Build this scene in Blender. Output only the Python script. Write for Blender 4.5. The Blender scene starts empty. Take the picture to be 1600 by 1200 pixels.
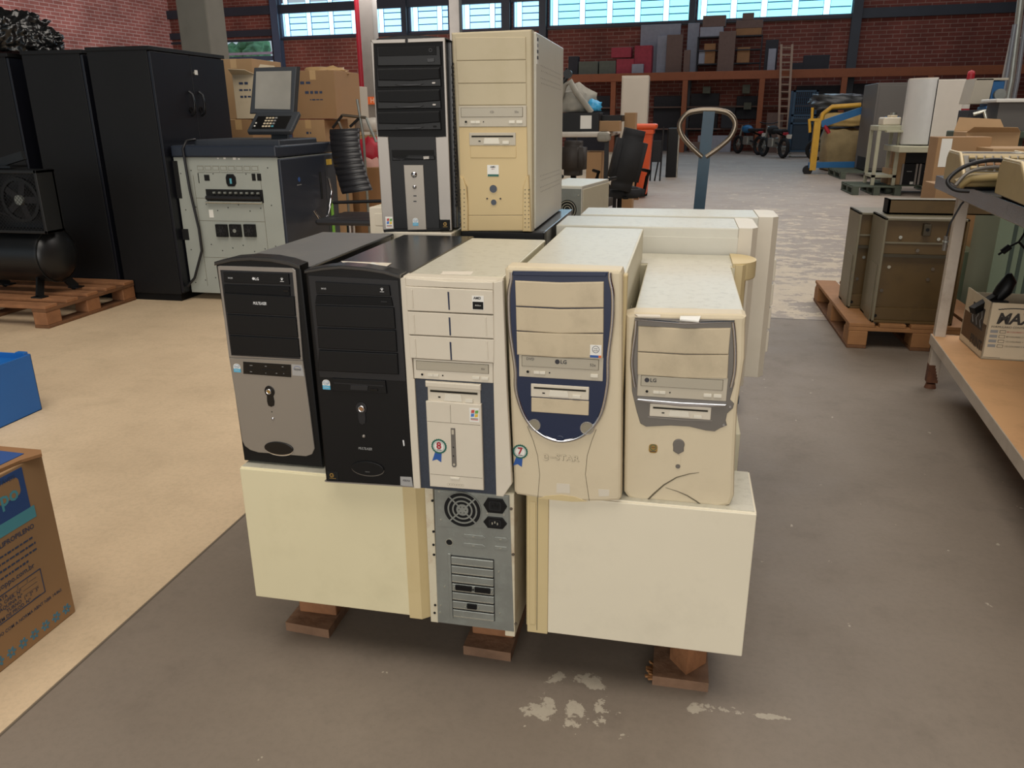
import bpy, bmesh, math, random
from mathutils import Vector, Matrix
random.seed(7)
SC = bpy.context.scene
COL = SC.collection
R = math.radians

# ------------------------------------------------------------------ camera
FPX, EYE = 1225.0, 1.2
PITCH, ROLL, YAW = math.atan(416 / 1225), math.atan(24 / 3605), R(12)
_F = Vector((0, math.cos(PITCH), -math.sin(PITCH)))
_U0 = Vector((0, math.sin(PITCH), math.cos(PITCH)))
_R0 = Vector((1, 0, 0))
_R = _R0 * math.cos(ROLL) - _U0 * math.sin(ROLL)
_U = _U0 * math.cos(ROLL) + _R0 * math.sin(ROLL)
_rz = Matrix.Rotation(YAW, 3, 'Z')
CF, CR, CU = _rz @ _F, _rz @ _R, _rz @ _U
CAMP = Vector((0, 0, EYE))
cam = bpy.data.objects.new('camera', bpy.data.cameras.new('camera'))
COL.objects.link(cam)
m3 = Matrix((CR, CU, -CF)).transposed()
cam.matrix_world = Matrix.Translation(CAMP) @ m3.to_4x4()
cam.data.lens = FPX / 1600 * 36
cam.data.sensor_width = 36
cam.data.clip_end = 200
SC.camera = cam

# ------------------------------------------------------------------ light
def srgb(h):
    h = h.lstrip('#')
    v = [int(h[i:i + 2], 16) / 255 for i in (0, 2, 4)]
    return tuple((c / 12.92 if c <= .04045 else ((c + .055) / 1.055) ** 2.4) for c in v)
w = bpy.data.worlds.new('world'); SC.world = w; w.use_nodes = True
w.node_tree.nodes['Background'].inputs[0].default_value = (.72, .88, 1.0, 1)
w.node_tree.nodes['Background'].inputs[1].default_value = .45
SC.view_settings.view_transform = 'Standard'
SC.view_settings.look = 'None'
SC.view_settings.gamma = 1
SC.view_settings.exposure = 0.22
SC.view_settings.use_curve_mapping = False
def area(name, loc, target, sx, sy, power, col):
    l = bpy.data.lights.new(name, 'AREA'); l.shape = 'RECTANGLE'; l.size = sx; l.size_y = sy
    l.energy = power; l.color = col
    o = bpy.data.objects.new(name, l); COL.objects.link(o); o.location = loc
    d = Vector(target) - Vector(loc)
    o.rotation_euler = d.to_track_quat('-Z', 'Y').to_euler()
    return o
# daylight through the roof skylights and the big open door behind the camera, plus an added fill for the left wall
area('skylight_near', (-0.6, 0.2, 7.2), (-0.3, 1.2, 0), 7, 5, 430, (1.0, .92, .82))
area('skylight_mid', (1, 12.5, 7.4), (1, 12.5, 0), 7, 7, 420, (1.0, .93, .86))
area('skylight_right', (6, 9, 7.4), (5, 8, 0), 4, 8, 300, (1.0, .93, .86))
area('skylight_far', (3, 26.5, 7.6), (3, 24.5, 0), 12, 3, 190, (.86, .90, 1.0))
area('fill_left_wall', (-8, 18, 7.4), (-14, 20, 3.5), 4, 8, 2100, (1.0, .92, .94))  # added fill lamp that brightens the left wall, not a roof opening
area('open_door_behind', (0.2, -7.0, 2.4), (0, 2, 0.3), 7, 4.2, 315, (1.0, .94, .87))

# ------------------------------------------------------------------ pixel helpers (frame 1600 x 1200)
def ray(x, y):
    return CF * FPX + CR * (x - 800) + CU * (600 - y)
def atz(x, y, z=0.0):
    r = ray(x, y); return CAMP + r * ((z - EYE) / r.z)
def atv(x, y, v):
    r = ray(x, y); return CAMP + r * (v / r.y)
def atu(x, y, u):
    r = ray(x, y); return CAMP + r * (u / r.x)
def rectv(x0, y0, x1, y1, v):
    """size of an upright thing whose front stands at depth v: X0, X1, Z0, Z1"""
    ym = (y0 + y1) / 2; xm = (x0 + x1) / 2
    return atv(x0, ym, v).x, atv(x1, ym, v).x, atv(xm, y1, v).z, atv(xm, y0, v).z

# ------------------------------------------------------------------ materials
_M = {}
def M(key, col=None, rough=.5, metal=0.0, var=.06, vs=8.0, bump=0.0, bs=60.0, dirt=None, dirt_amt=.0, ds=5.0, spec=.5, coat=0.0):
    if key in _M: return _M[key]
    m = bpy.data.materials.new(key); m.use_nodes = True
    nt = m.node_tree; b = nt.nodes['Principled BSDF']
    c = srgb(col) if isinstance(col, str) else col
    b.inputs['Roughness'].default_value = rough; b.inputs['Metallic'].default_value = metal
    b.inputs['Specular IOR Level'].default_value = spec
    b.inputs['Coat Weight'].default_value = coat
    tc = nt.nodes.new('ShaderNodeTexCoord')
    n = nt.nodes.new('ShaderNodeTexNoise'); n.inputs['Scale'].default_value = vs; n.inputs['Detail'].default_value = 5
    nt.links.new(tc.outputs['Object'], n.inputs['Vector'])
    mr = nt.nodes.new('ShaderNodeMapRange'); mr.inputs['From Min'].default_value = .3; mr.inputs['From Max'].default_value = .7
    mr.inputs['To Min'].default_value = 1 - var; mr.inputs['To Max'].default_value = 1 + var
    nt.links.new(n.outputs['Fac'], mr.inputs['Value'])
    mx = nt.nodes.new('ShaderNodeVectorMath'); mx.operation = 'SCALE'; mx.inputs[0].default_value = c
    nt.links.new(mr.outputs['Result'], mx.inputs['Scale'])
    out = mx.outputs[0]
    if dirt:
        n2 = nt.nodes.new('ShaderNodeTexNoise'); n2.inputs['Scale'].default_value = ds; n2.inputs['Detail'].default_value = 9
        n2.inputs['Roughness'].default_value = .68
        nt.links.new(tc.outputs['Object'], n2.inputs['Vector'])
        m2 = nt.nodes.new('ShaderNodeMapRange'); m2.inputs['From Min'].default_value = .50; m2.inputs['From Max'].default_value = .72
        m2.inputs['To Max'].default_value = dirt_amt
        nt.links.new(n2.outputs['Fac'], m2.inputs['Value'])
        mm = nt.nodes.new('ShaderNodeMix'); mm.data_type = 'RGBA'
        nt.links.new(m2.outputs['Result'], mm.inputs['Factor']); nt.links.new(out, mm.inputs['A'])
        mm.inputs['B'].default_value = (*srgb(dirt), 1); out = mm.outputs['Result']
    nt.links.new(out, b.inputs['Base Color'])
    if bump:
        nb = nt.nodes.new('ShaderNodeTexNoise'); nb.inputs['Scale'].default_value = bs; nb.inputs['Detail'].default_value = 4
        nt.links.new(tc.outputs['Object'], nb.inputs['Vector'])
        bu = nt.nodes.new('ShaderNodeBump'); bu.inputs['Strength'].default_value = bump; bu.inputs['Distance'].default_value = .01
        nt.links.new(nb.outputs['Fac'], bu.inputs['Height']); nt.links.new(bu.outputs['Normal'], b.inputs['Normal'])
    _M[key] = m
    return m
def E_(key, col, strength):
    if key in _M: return _M[key]
    m = bpy.data.materials.new(key); m.use_nodes = True; b = m.node_tree.nodes['Principled BSDF']
    b.inputs['Base Color'].default_value = (*srgb(col), 1)
    b.inputs['Emission Color'].default_value = (*srgb(col), 1); b.inputs['Emission Strength'].default_value = strength
    _M[key] = m; return m

# plastics and metals of the computers
M('cream_steel', '#c9c2a8', .42, var=.03, vs=3, dirt='#8d8468', dirt_amt=.16, ds=7)
M('cream_panel_yellow', '#d8ceaa', .45, var=.03, vs=3, dirt='#9a9068', dirt_amt=.15, ds=5)
M('cream_panel_right', '#dad1ba', .42, var=.03, vs=3, dirt='#8d8676', dirt_amt=.14, ds=6)
M('white_steel', '#c8c5b8', .36, var=.03, vs=3, dirt='#85806f', dirt_amt=.12, ds=6)
M('dusty_top', '#bebaa9', .36, var=.03, vs=5, dirt='#857b66', dirt_amt=.38, ds=55)
M('cream_plastic', '#cbbda0', .5, var=.03, vs=4, dirt='#8c7c5f', dirt_amt=.16, ds=7)
M('bay_cream', '#c0b194', .5, var=.04, vs=6, dirt='#6e6048', dirt_amt=.3, ds=9)
M('yellow_plastic', '#c6b386', .5, var=.03, vs=4, dirt='#a08c58', dirt_amt=.2, ds=6)
M('tall_cream', '#b5a88a', .5, var=.03, vs=4, dirt='#8f8158', dirt_amt=.2, ds=6)
M('tall_yellow', '#c6af80', .5, var=.03, vs=4)
M('bone_plastic', '#cdc4b2', .45, var=.02, vs=4, dirt='#9a8e78', dirt_amt=.12, ds=6)
M('drive_grey', '#b4ab98', .45, var=.02)
M('drive_tray', '#a79f8d', .4, var=.02)
M('white_button', '#d6d0c0', .4, var=.01)
M('black_steel', '#1d1d1d', .27, spec=.9, var=.10, vs=4, dirt='#55565a', dirt_amt=.18, ds=9)
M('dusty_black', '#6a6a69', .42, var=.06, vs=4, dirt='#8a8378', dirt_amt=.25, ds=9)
M('black_plastic', '#0d0d0e', .42, spec=.25, var=.08, vs=6)
M('black_matt', '#0a0a0b', .6, spec=.2, var=.08)
M('black_gloss', '#0c0c0d', .25, spec=.35, var=.05)
M('charcoal_line', '#1f1f21', .4, spec=.35, var=.05)
M('seam_and_shadow', '#5e5643', .7, var=.02)
M('hole', '#060606', .9, var=0)
M('silver_plastic', '#8d867c', .38, metal=.35, var=.02, vs=3)
M('silver_bright', '#8d8780', .34, metal=.4, var=.02)
M('chrome', '#c9c9cc', .12, metal=1, var=.03)
M('grey_plastic', '#6f6a63', .4, metal=.3, var=.04)
M('navy', '#12203e', .35, var=.04)
M('mesh_blue', '#2b323e', .5, var=.18, vs=300)
M('galv', '#8e918b', .38, metal=.55, var=.10, vs=14, dirt='#a8b0aa', dirt_amt=.4, ds=22)
M('galv_bright', '#c8c8bc', .25, metal=.8, var=.05)
M('rust_cream', '#c8bfa6', .5, var=.05, dirt='#94633c', dirt_amt=.6, ds=14)
M('screw', '#7c746a', .3, metal=.8, var=.02)
M('white_print', '#d8d8d8', .5, var=0)
M('grey_print', '#8a8a88', .5, var=0)
M('dark_print', '#2a2a30', .6, var=0)
M('sticker_white', '#dedcd4', .45, var=.01)
M('sticker_silver', '#a7a7a6', .35, metal=.3, var=.01)
M('sticker_blue', '#58a7c6', .4, var=.01)
M('ribbon_blue', '#1f4f96', .5, var=.02)
M('badge_green', '#175a4c', .5, var=.02)
M('badge_red', '#a01c2a', .5, var=.01)
M('gold', '#9c7a3c', .4, metal=.3, var=.02)
M('orange_print', '#d2642a', .5, var=.01)
M('win_red', '#b8443a', .5, var=0); M('win_green', '#5f9a45', .5, var=0); M('win_blue', '#4372b8', .5, var=0); M('win_yellow', '#d8b23c', .5, var=0)
M('paper', '#cfc6b6', .7, var=.05)
M('wood_pallet', '#8f6240', .7, var=.18, vs=12, bump=.3, bs=40, dirt='#5c3820', dirt_amt=.5, ds=9)
M('wood_dark', '#6e4a2e', .75, var=.2, vs=12, bump=.3, bs=40, dirt='#3c2818', dirt_amt=.5, ds=9)
M('wood_light', '#94683f', .7, var=.12, vs=12, bump=.2, bs=40)
M('card', '#9a7955', .75, var=.05, vs=5, dirt='#8a6238', dirt_amt=.25)
M('card_light', '#a88862', .75, var=.06, vs=5)
M('card_dark', '#8a6440', .75, var=.08, vs=5)
M('card_white', '#cbbca0', .7, var=.05, vs=5, dirt='#8f7a58', dirt_amt=.3)
M('card_inside', '#6f5032', .8, var=.06)
M('tape', '#c3a274', .3, var=.03)

# ------------------------------------------------------------------ mesh builder
class MB:
    def __init__(s): s.v = []; s.f = []; s.m = []; s.mats = []; s.sm = []
    def _mi(s, mat):
        mt = _M[mat] if isinstance(mat, str) else mat
        if mt not in s.mats: s.mats.append(mt)
        return s.mats.index(mt)
    def add(s, vs, fs, mat, smooth=False):
        o = len(s.v); k = s._mi(mat)
        s.v += [tuple(p) for p in vs]
        for f in fs: s.f.append([i + o for i in f]); s.m.append(k); s.sm.append(smooth)
        return s
    def bm(s, b, mat, mtx=None, smooth=False):
        b.verts.index_update()
        vs = [(mtx @ p.co if mtx else p.co.copy()) for p in b.verts]
        fs = [[p.index for p in f.verts] for f in b.faces]
        b.free(); return s.add(vs, fs, mat, smooth)
    def box(s, x0, x1, y0, y1, z0, z1, mat, bev=0.0, seg=2, mtx=None, smooth=False):
        if x0 > x1: x0, x1 = x1, x0
        if y0 > y1: y0, y1 = y1, y0
        if z0 > z1: z0, z1 = z1, z0
        if bev <= 0:
            vs = [Vector(p) for p in ((x0, y0, z0), (x1, y0, z0), (x1, y1, z0), (x0, y1, z0), (x0, y0, z1), (x1, y0, z1), (x1, y1, z1), (x0, y1, z1))]
            if mtx: vs = [mtx @ p for p in vs]
            return s.add(vs, [(0, 3, 2, 1), (4, 5, 6, 7), (0, 1, 5, 4), (1, 2, 6, 5), (2, 3, 7, 6), (3, 0, 4, 7)], mat)
        b = bmesh.new(); bmesh.ops.create_cube(b, size=1)
        for p in b.verts:
            p.co = Vector(((x0 + x1) / 2 + p.co.x * (x1 - x0), (y0 + y1) / 2 + p.co.y * (y1 - y0), (z0 + z1) / 2 + p.co.z * (z1 - z0)))
        bev = min(bev, (x1 - x0) * .45, (y1 - y0) * .45, (z1 - z0) * .45)
        bmesh.ops.bevel(b, geom=b.edges[:], offset=bev, segments=seg, affect='EDGES', profile=.5)
        return s.bm(b, mat, mtx, smooth)
    def prism(s, pts, y0, y1, mat, axes=None, bev=0.0, org=(0, 0, 0)):
        """outline in (a, b), extruded along the third axis. axes = (A, B, C)"""
        A, B, C = axes or (Vector((1, 0, 0)), Vector((0, 0, 1)), Vector((0, 1, 0)))
        A, B, C = Vector(A), Vector(B), Vector(C); o = Vector(org)
        ar = sum(pts[i][0] * pts[(i + 1) % len(pts)][1] - pts[(i + 1) % len(pts)][0] * pts[i][1] for i in range(len(pts)))
        if ar < 0: pts = list(reversed(pts))
        n = len(pts)
        b = bmesh.new()
        lo = [b.verts.new(o + A * p[0] + B * p[1] + C * y0) for p in pts]
        hi = [b.verts.new(o + A * p[0] + B * p[1] + C * y1) for p in pts]
        f0 = b.faces.new(lo); f1 = b.faces.new(list(reversed(hi)))
        for i in range(n): b.faces.new((lo[i], hi[i], hi[(i + 1) % n], lo[(i + 1) % n]))
        bmesh.ops.recalc_face_normals(b, faces=b.faces[:])
        if bev:
            fr = f0 if True else f1
            bmesh.ops.bevel(b, geom=list(f0.edges), offset=bev, segments=2, affect='EDGES', profile=.5, clamp_overlap=True)
        return s.bm(b, mat)
    def cyl(s, c, axis, r, h, mat, n=24, r2=None, smooth=True, cap=True):
        c = Vector(c); ax = Vector(axis).normalized()
        q = ax.to_track_quat('Z', 'Y').to_matrix()
        r2 = r if r2 is None else r2
        vs = []; fs = []
        for k, (rr, t) in enumerate(((r, 0), (r2, h))):
            for i in range(n):
                a = 2 * math.pi * i / n
                vs.append(c + q @ Vector((rr * math.cos(a), rr * math.sin(a), t)))
        for i in range(n): fs.append((i, (i + 1) % n, n + (i + 1) % n, n + i))
        s.add(vs, fs, mat, smooth)
        if cap:
            s.add(vs[:n], [tuple(reversed(range(n)))], mat); s.add(vs[n:], [tuple(range(n))], mat)
        return s
    def ring(s, c, axis, r0, r1, h, mat, n=32, a0=0, a1=360, xdir=None):
        """flat ring (or arc) of inner r0, outer r1, thickness h along axis"""
        c = Vector(c); ax = Vector(axis).normalized(); q = ax.to_track_quat('Z', 'Y').to_matrix()
        vs = []; fs = []; full = abs(a1 - a0) >= 360; k = n if full else n + 1
        for i in range(k):
            a = R(a0 + (a1 - a0) * i / n)
            for rr, t in ((r0, 0), (r1, 0), (r1, h), (r0, h)):
                vs.append(c + q @ Vector((rr * math.cos(a), rr * math.sin(a), t)))
        for i in range(n):
            j = (i + 1) % k
            for e in range(4):
                fs.append((i * 4 + e, j * 4 + e, j * 4 + (e + 1) % 4, i * 4 + (e + 1) % 4))
        if not full:
            fs.append((0, 1, 2, 3)); fs.append(((k - 1) * 4 + 3, (k - 1) * 4 + 2, (k - 1) * 4 + 1, (k - 1) * 4))
        return s.add(vs, fs, mat)
    def tube(s, pts, r, mat, n=10, closed=False):
        pts = [Vector(p) for p in pts]; N = len(pts); vs = []; fs = []
        rs = r if isinstance(r, (list, tuple)) else [r] * N
        up = None
        for i in range(N):
            a = pts[(i - 1) % N] if (closed or i > 0) else pts[0]
            b = pts[(i + 1) % N] if (closed or i < N - 1) else pts[-1]
            t = (b - a).normalized()
            if up is None: up = t.orthogonal().normalized()
            up = (up - t * up.dot(t))
            if up.length < 1e-6: up = t.orthogonal()
            up.normalize(); sd = t.cross(up)
            for k in range(n):
                an = 2 * math.pi * k / n
                vs.append(pts[i] + (up * math.cos(an) + sd * math.sin(an)) * rs[i])
        for i in range(N if closed else N - 1):
            j = (i + 1) % N
            for k in range(n): fs.append((i * n + k, i * n + (k + 1) % n, j * n + (k + 1) % n, j * n + k))
        s.add(vs, fs, mat, True)
        if not closed:
            s.add(vs[:n], [tuple(reversed(range(n)))], mat); s.add(vs[-n:], [tuple(range(n))], mat)
        return s
    def bar(s, p, q, wx, wy, mat, up=(0, 0, 1)):
        p, q = Vector(p), Vector(q); t = (q - p); L = t.length; t.normalize()
        u = Vector(up); u = u - t * u.dot(t)
        if u.length < 1e-5: u = t.orthogonal()
        u.normalize(); sd = t.cross(u)
        mt = Matrix((sd, u, t)).transposed().to_4x4(); mt.translation = p
        return s.box(-wx / 2, wx / 2, -wy / 2, wy / 2, 0, L, mat, mtx=mt)
    def lathe(s, prof, mat, c=(0, 0, 0), axis=(0, 0, 1), n=24):
        c = Vector(c); q = Vector(axis).normalized().to_track_quat('Z', 'Y').to_matrix(); vs = []; fs = []
        for r_, z_ in prof:
            for i in range(n):
                a = 2 * math.pi * i / n; vs.append(c + q @ Vector((r_ * math.cos(a), r_ * math.sin(a), z_)))
        for k in range(len(prof) - 1):
            for i in range(n): fs.append((k * n + i, k * n + (i + 1) % n, (k + 1) * n + (i + 1) % n, (k + 1) * n + i))
        return s.add(vs, fs, mat, True)
    def text(s, txt, org, size, mat, xd=(1, 0, 0), zd=(0, 0, 1), t=.0006, align='CENTER', bold=0.0, width=None, shear=0):
        """lettering whose face looks along -(xd x zd)..., org is the centre of the line"""
        cu = bpy.data.curves.new('txt', 'FONT'); cu.body = txt; cu.size = size; cu.align_x = align; cu.align_y = 'CENTER'
        cu.resolution_u = 2; cu.offset = bold * size; cu.shear = shear; cu.fill_mode = 'FRONT'
        ob = bpy.data.objects.new('txt', cu); COL.objects.link(ob)
        dg = bpy.context.evaluated_depsgraph_get(); me = bpy.data.meshes.new_from_object(ob.evaluated_get(dg))
        xd, zd = Vector(xd).normalized(), Vector(zd).normalized(); nrm = xd.cross(zd)
        xs = [p.co.x for p in me.vertices] or [0, 1]
        k = 1.0
        if width: k = width / max(1e-6, max(xs) - min(xs))
        o = Vector(org)
        vs = [o + xd * p.co.x * k + zd * p.co.y + nrm * t for p in me.vertices]
        fs = [list(p.vertices) for p in me.polygons]
        COL.objects.unlink(ob); bpy.data.objects.remove(ob); bpy.data.curves.remove(cu); bpy.data.meshes.remove(me)
        return s.add(vs, fs, mat)
    def sp(s, pts, r, mat, n=10, closed=False, k=6):
        P_ = [Vector(p) for p in pts]; N = len(P_); out = []
        for i in range(N if closed else N - 1):
            g = (lambda j: P_[j % N]) if closed else (lambda j: P_[min(max(j, 0), N - 1)])
            a, b, c, d = g(i - 1), g(i), g(i + 1), g(i + 2)
            for q in range(k):
                t = q / k; out.append(.5 * ((2 * b) + (c - a) * t + (2 * a - 5 * b + 4 * c - d) * t * t + (3 * b - a - 3 * c + d) * t ** 3))
        if not closed: out.append(P_[-1])
        return s.tube(out, r, mat, n, closed)
    def build(s, name, parent=None, label=None, loc=None):
        me = bpy.data.meshes.new(name); me.from_pydata(s.v, [], s.f)
        for mt in s.mats: me.materials.append(mt)
        me.polygons.foreach_set('material_index', s.m); me.polygons.foreach_set('use_smooth', s.sm)
        me.update()
        o = bpy.data.objects.new(name, me); COL.objects.link(o)
        if parent: o.parent = parent
        if label: o['label'] = label
        if loc: o.location = loc
        return o
def strokes(q, c, w, h, mat, xd=(1, 0, 0), zd=(0, 0, 1), t=.0006, align='CENTER'):
    """a line of print too small to read: short unequal dashes"""
    xd, zd = Vector(xd), Vector(zd); nrm = xd.cross(zd); x = -w / 2 if align == 'CENTER' else -w; e = x + w
    while x < e - h * .3:
        b = min(e - x, h * random.uniform(.5, 1.6)); q.bar(Vector(c) + xd * x + nrm * t, Vector(c) + xd * (x + b) + nrm * t, h * .5 * random.uniform(.8, 1.2), .0004, mat, up=nrm); x += b + h * .35
def thing(name, label, cat, loc=(0, 0, 0), rz=0, group=None):
    o = bpy.data.objects.new(name, None); COL.objects.link(o); o.empty_display_size = .05
    o.location = loc; o.rotation_euler = (0, 0, rz); o['label'] = label; o['category'] = cat
    if group: o['group'] = group
    return o
def tag(o, label, cat, group=None, kind=None):
    if label: o['label'] = label
    if cat: o['category'] = cat
    if group: o['group'] = group
    if kind: o['kind'] = kind
    return o
def struct(o): o['kind'] = 'structure'; return o
def copy_tree(o, parent=None):
    c = o.copy(); COL.objects.link(c)
    if parent: c.parent = parent
    for ch in [x for x in bpy.data.objects if x.parent == o]: copy_tree(ch, c)
    return c
def ell(cx, cz, rx, rz_, n=28, a0=0, a1=360, tilt=0):
    out = []
    full = abs(a1 - a0) >= 360
    for i in range(n if full else n + 1):
        a = R(a0 + (a1 - a0) * i / n); x, z = rx * math.cos(a), rz_ * math.sin(a); t = R(tilt)
        out.append((cx + x * math.cos(t) - z * math.sin(t), cz + x * math.sin(t) + z * math.cos(t)))
    return out
def rr(x0, z0, x1, z1, r, n=5):
    if x0 > x1: x0, x1 = x1, x0
    if z0 > z1: z0, z1 = z1, z0
    r = min(r, (x1 - x0) / 2.01, (z1 - z0) / 2.01); out = []
    for cx, cz, a in ((x1 - r, z1 - r, 0), (x0 + r, z1 - r, 90), (x0 + r, z0 + r, 180), (x1 - r, z0 + r, 270)):
        for i in range(n + 1):
            t = R(a + 90 * i / n); out.append((cx + r * math.cos(t), cz + r * math.sin(t)))
    return out

# ================================================================== SETTING
def nodes_of(m): return m.node_tree.nodes, m.node_tree.links
def floor_material():
    m = bpy.data.materials.new('concrete_floor'); m.use_nodes = True; N, L = nodes_of(m); b = N['Principled BSDF']
    tc = N.new('ShaderNodeTexCoord'); P = tc.outputs['Object']
    sp = N.new('ShaderNodeSeparateXYZ'); L.new(P, sp.inputs[0]); X, Y = sp.outputs[0], sp.outputs[1]
    def math_(op, a, b_=None, clamp=False):
        n = N.new('ShaderNodeMath'); n.operation = op; n.use_clamp = clamp
        for k, q in enumerate((a, b_)):
            if q is None: continue
            if isinstance(q, (int, float)): n.inputs[k].default_value = q
            else: L.new(q, n.inputs[k])
        return n.outputs[0]
    def noise(scale, det=6, rough=.6, vec=None, off=None):
        n = N.new('ShaderNodeTexNoise'); n.inputs['Scale'].default_value = scale; n.inputs['Detail'].default_value = det; n.inputs['Roughness'].default_value = rough
        v = vec or P
        if off or True:
            mp = N.new('ShaderNodeMapping'); L.new(v, mp.inputs[0]); mp.inputs['Location'].default_value = off or (0, 0, 0); v = mp.outputs[0]
        L.new(v, n.inputs['Vector']); return n.outputs['Fac']
    def ss(a, lo, hi):
        n = N.new('ShaderNodeMapRange'); n.interpolation_type = 'SMOOTHSTEP'; L.new(a, n.inputs[0])
        n.inputs[1].default_value = lo; n.inputs[2].default_value = hi; return n.outputs[0]
    def mix(f, a, c):
        n = N.new('ShaderNodeMix'); n.data_type = 'RGBA'
        for k, q in (('Factor', f), ('A', a), ('B', c)):
            if isinstance(q, str): n.inputs[k].default_value = (*srgb(q), 1)
            elif isinstance(q, (int, float)): n.inputs[k].default_value = q
            else: L.new(q, n.inputs[k])
        return n.outputs['Result']
    big = noise(.9, 5); mid = noise(5, 8, .65); fine = noise(60, 5, .7)
    beige = mix(ss(big, .3, .7), '#bfa98b', '#d2bb9b')
    beige = mix(math_('MULTIPLY', ss(mid, .45, .75), .35), beige, '#a08c70')
    grey = mix(ss(big, .3, .7), '#756a5e', '#82776b')
    grey = mix(math_('MULTIPLY', ss(mid, .5, .75), .35), grey, '#5d544b')
    worn = mix(ss(mid, .35, .7), '#b8aa95', '#c6b9a3')
    fgrey = mix(ss(big, .3, .7), '#91867c', '#9f9489')
    # zones
    left = ss(X, -1.306, -1.312)
    wig = noise(20, 8, .7)
    far = ss(Y, 5.012, 5.024)
    # bare patches: elongated in X
    mp = N.new('ShaderNodeMapping'); L.new(P, mp.inputs[0]); mp.inputs['Scale'].default_value = (1.0, 1.25, 1)
    peel = noise(4.2, 12, .72, mp.outputs[0], (3.1, 1.2, 0))
    peelbig = noise(.35, 3, .5, None, (5, 2, 0))
    pw = math_('ADD', peel, math_('MULTIPLY', math_('SUBTRACT', peelbig, .5), .35))
    peelmask_far = ss(math_('ADD', pw, math_('SUBTRACT', math_('MULTIPLY', ss(Y, 12.5, 7.5), 0.15), .075)), .535, .55)
    right_plain = ss(math_('SUBTRACT', X, math_('MULTIPLY', Y, .14)), 1.0, .2)  # bare patches end towards the right, plain paint beyond
    peelmask_far = math_('MULTIPLY', peelmask_far, right_plain)
    # small peeled spots in front of the stack
    def spot(cx, cy, rx, ry, th):
        dx = math_('DIVIDE', math_('SUBTRACT', X, cx), rx); dy = math_('DIVIDE', math_('SUBTRACT', Y, cy), ry)
        d = math_('ADD', math_('MULTIPLY', dx, dx), math_('MULTIPLY', dy, dy))
        v = math_('SUBTRACT', wig, math_('MULTIPLY', d, .22))
        return ss(v, th, th + .012)
    spots = None
    for (px, py, rx, ry, th) in SPOTS:
        q = atz(px, py, 0); sp_ = spot(q.x, q.y, rx, ry, th)
        spots = sp_ if spots is None else math_('MAXIMUM', spots, sp_)
    spk = ss(noise(26, 3, .5, None, (9, 4, 0)), .735, .75)
    near = math_('MAXIMUM', spots, spk)
    rgt_near = mix(near, grey, '#a89f8f')
    rgt_far = mix(peelmask_far, fgrey, worn)
    rgt = mix(far, rgt_near, rgt_far)
    c = mix(left, rgt, beige)
    # scratches and thin joints
    s1 = math_('ABSOLUTE', math_('SUBTRACT', X, -1.309)); j1 = ss(s1, .006, .003)
    s2 = math_('MULTIPLY', ss(math_('ABSOLUTE', math_('SUBTRACT', Y, 5.018)), .014, .007), ss(X, -1.31, -1.30))
    s3 = ss(math_('ABSOLUTE', math_('SUBTRACT', Y, 10.6)), .02, .01)
    j = math_('MAXIMUM', j1, math_('MAXIMUM', s2, s3))
    c = mix(math_('MULTIPLY', j, .75), c, '#3c342c')
    c = mix(math_('MULTIPLY', ss(fine, .4, .7), .12), c, '#4c443a')
    L.new(c, b.inputs['Base Color'])
    rg = math_('ADD', .42, math_('MULTIPLY', mid, .3)); rg = math_('ADD', rg, math_('MULTIPLY', left, .1))
    L.new(rg, b.inputs['Roughness']); b.inputs['Specular IOR Level'].default_value = .4
    bu = N.new('ShaderNodeBump'); bu.inputs['Strength'].default_value = .12; bu.inputs['Distance'].default_value = .01
    L.new(mid, bu.inputs['Height']); L.new(bu.outputs[0], b.inputs['Normal'])
    return m
SPOTS = [(905, 1062, 0.11, 0.035, 0.44), (850, 1108, 0.06, 0.06, 0.43), (895, 1115, 0.05, 0.05, 0.44), (940, 1105, 0.03, 0.07, 0.47), (1100, 1108, 0.05, 0.03, 0.47), (1150, 1112, 0.1, 0.014, 0.46), (1205, 1120, 0.06, 0.012, 0.44), (1160, 1145, 0.03, 0.03, 0.51), (1110, 1180, 0.05, 0.03, 0.56), (1350, 716, 0.06, 0.05, 0.55), (1355, 800, 0.02, 0.03, 0.56), (1545, 945, 0.02, 0.02, 0.5), (975, 1150, 0.02, 0.02, 0.5)]
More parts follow.
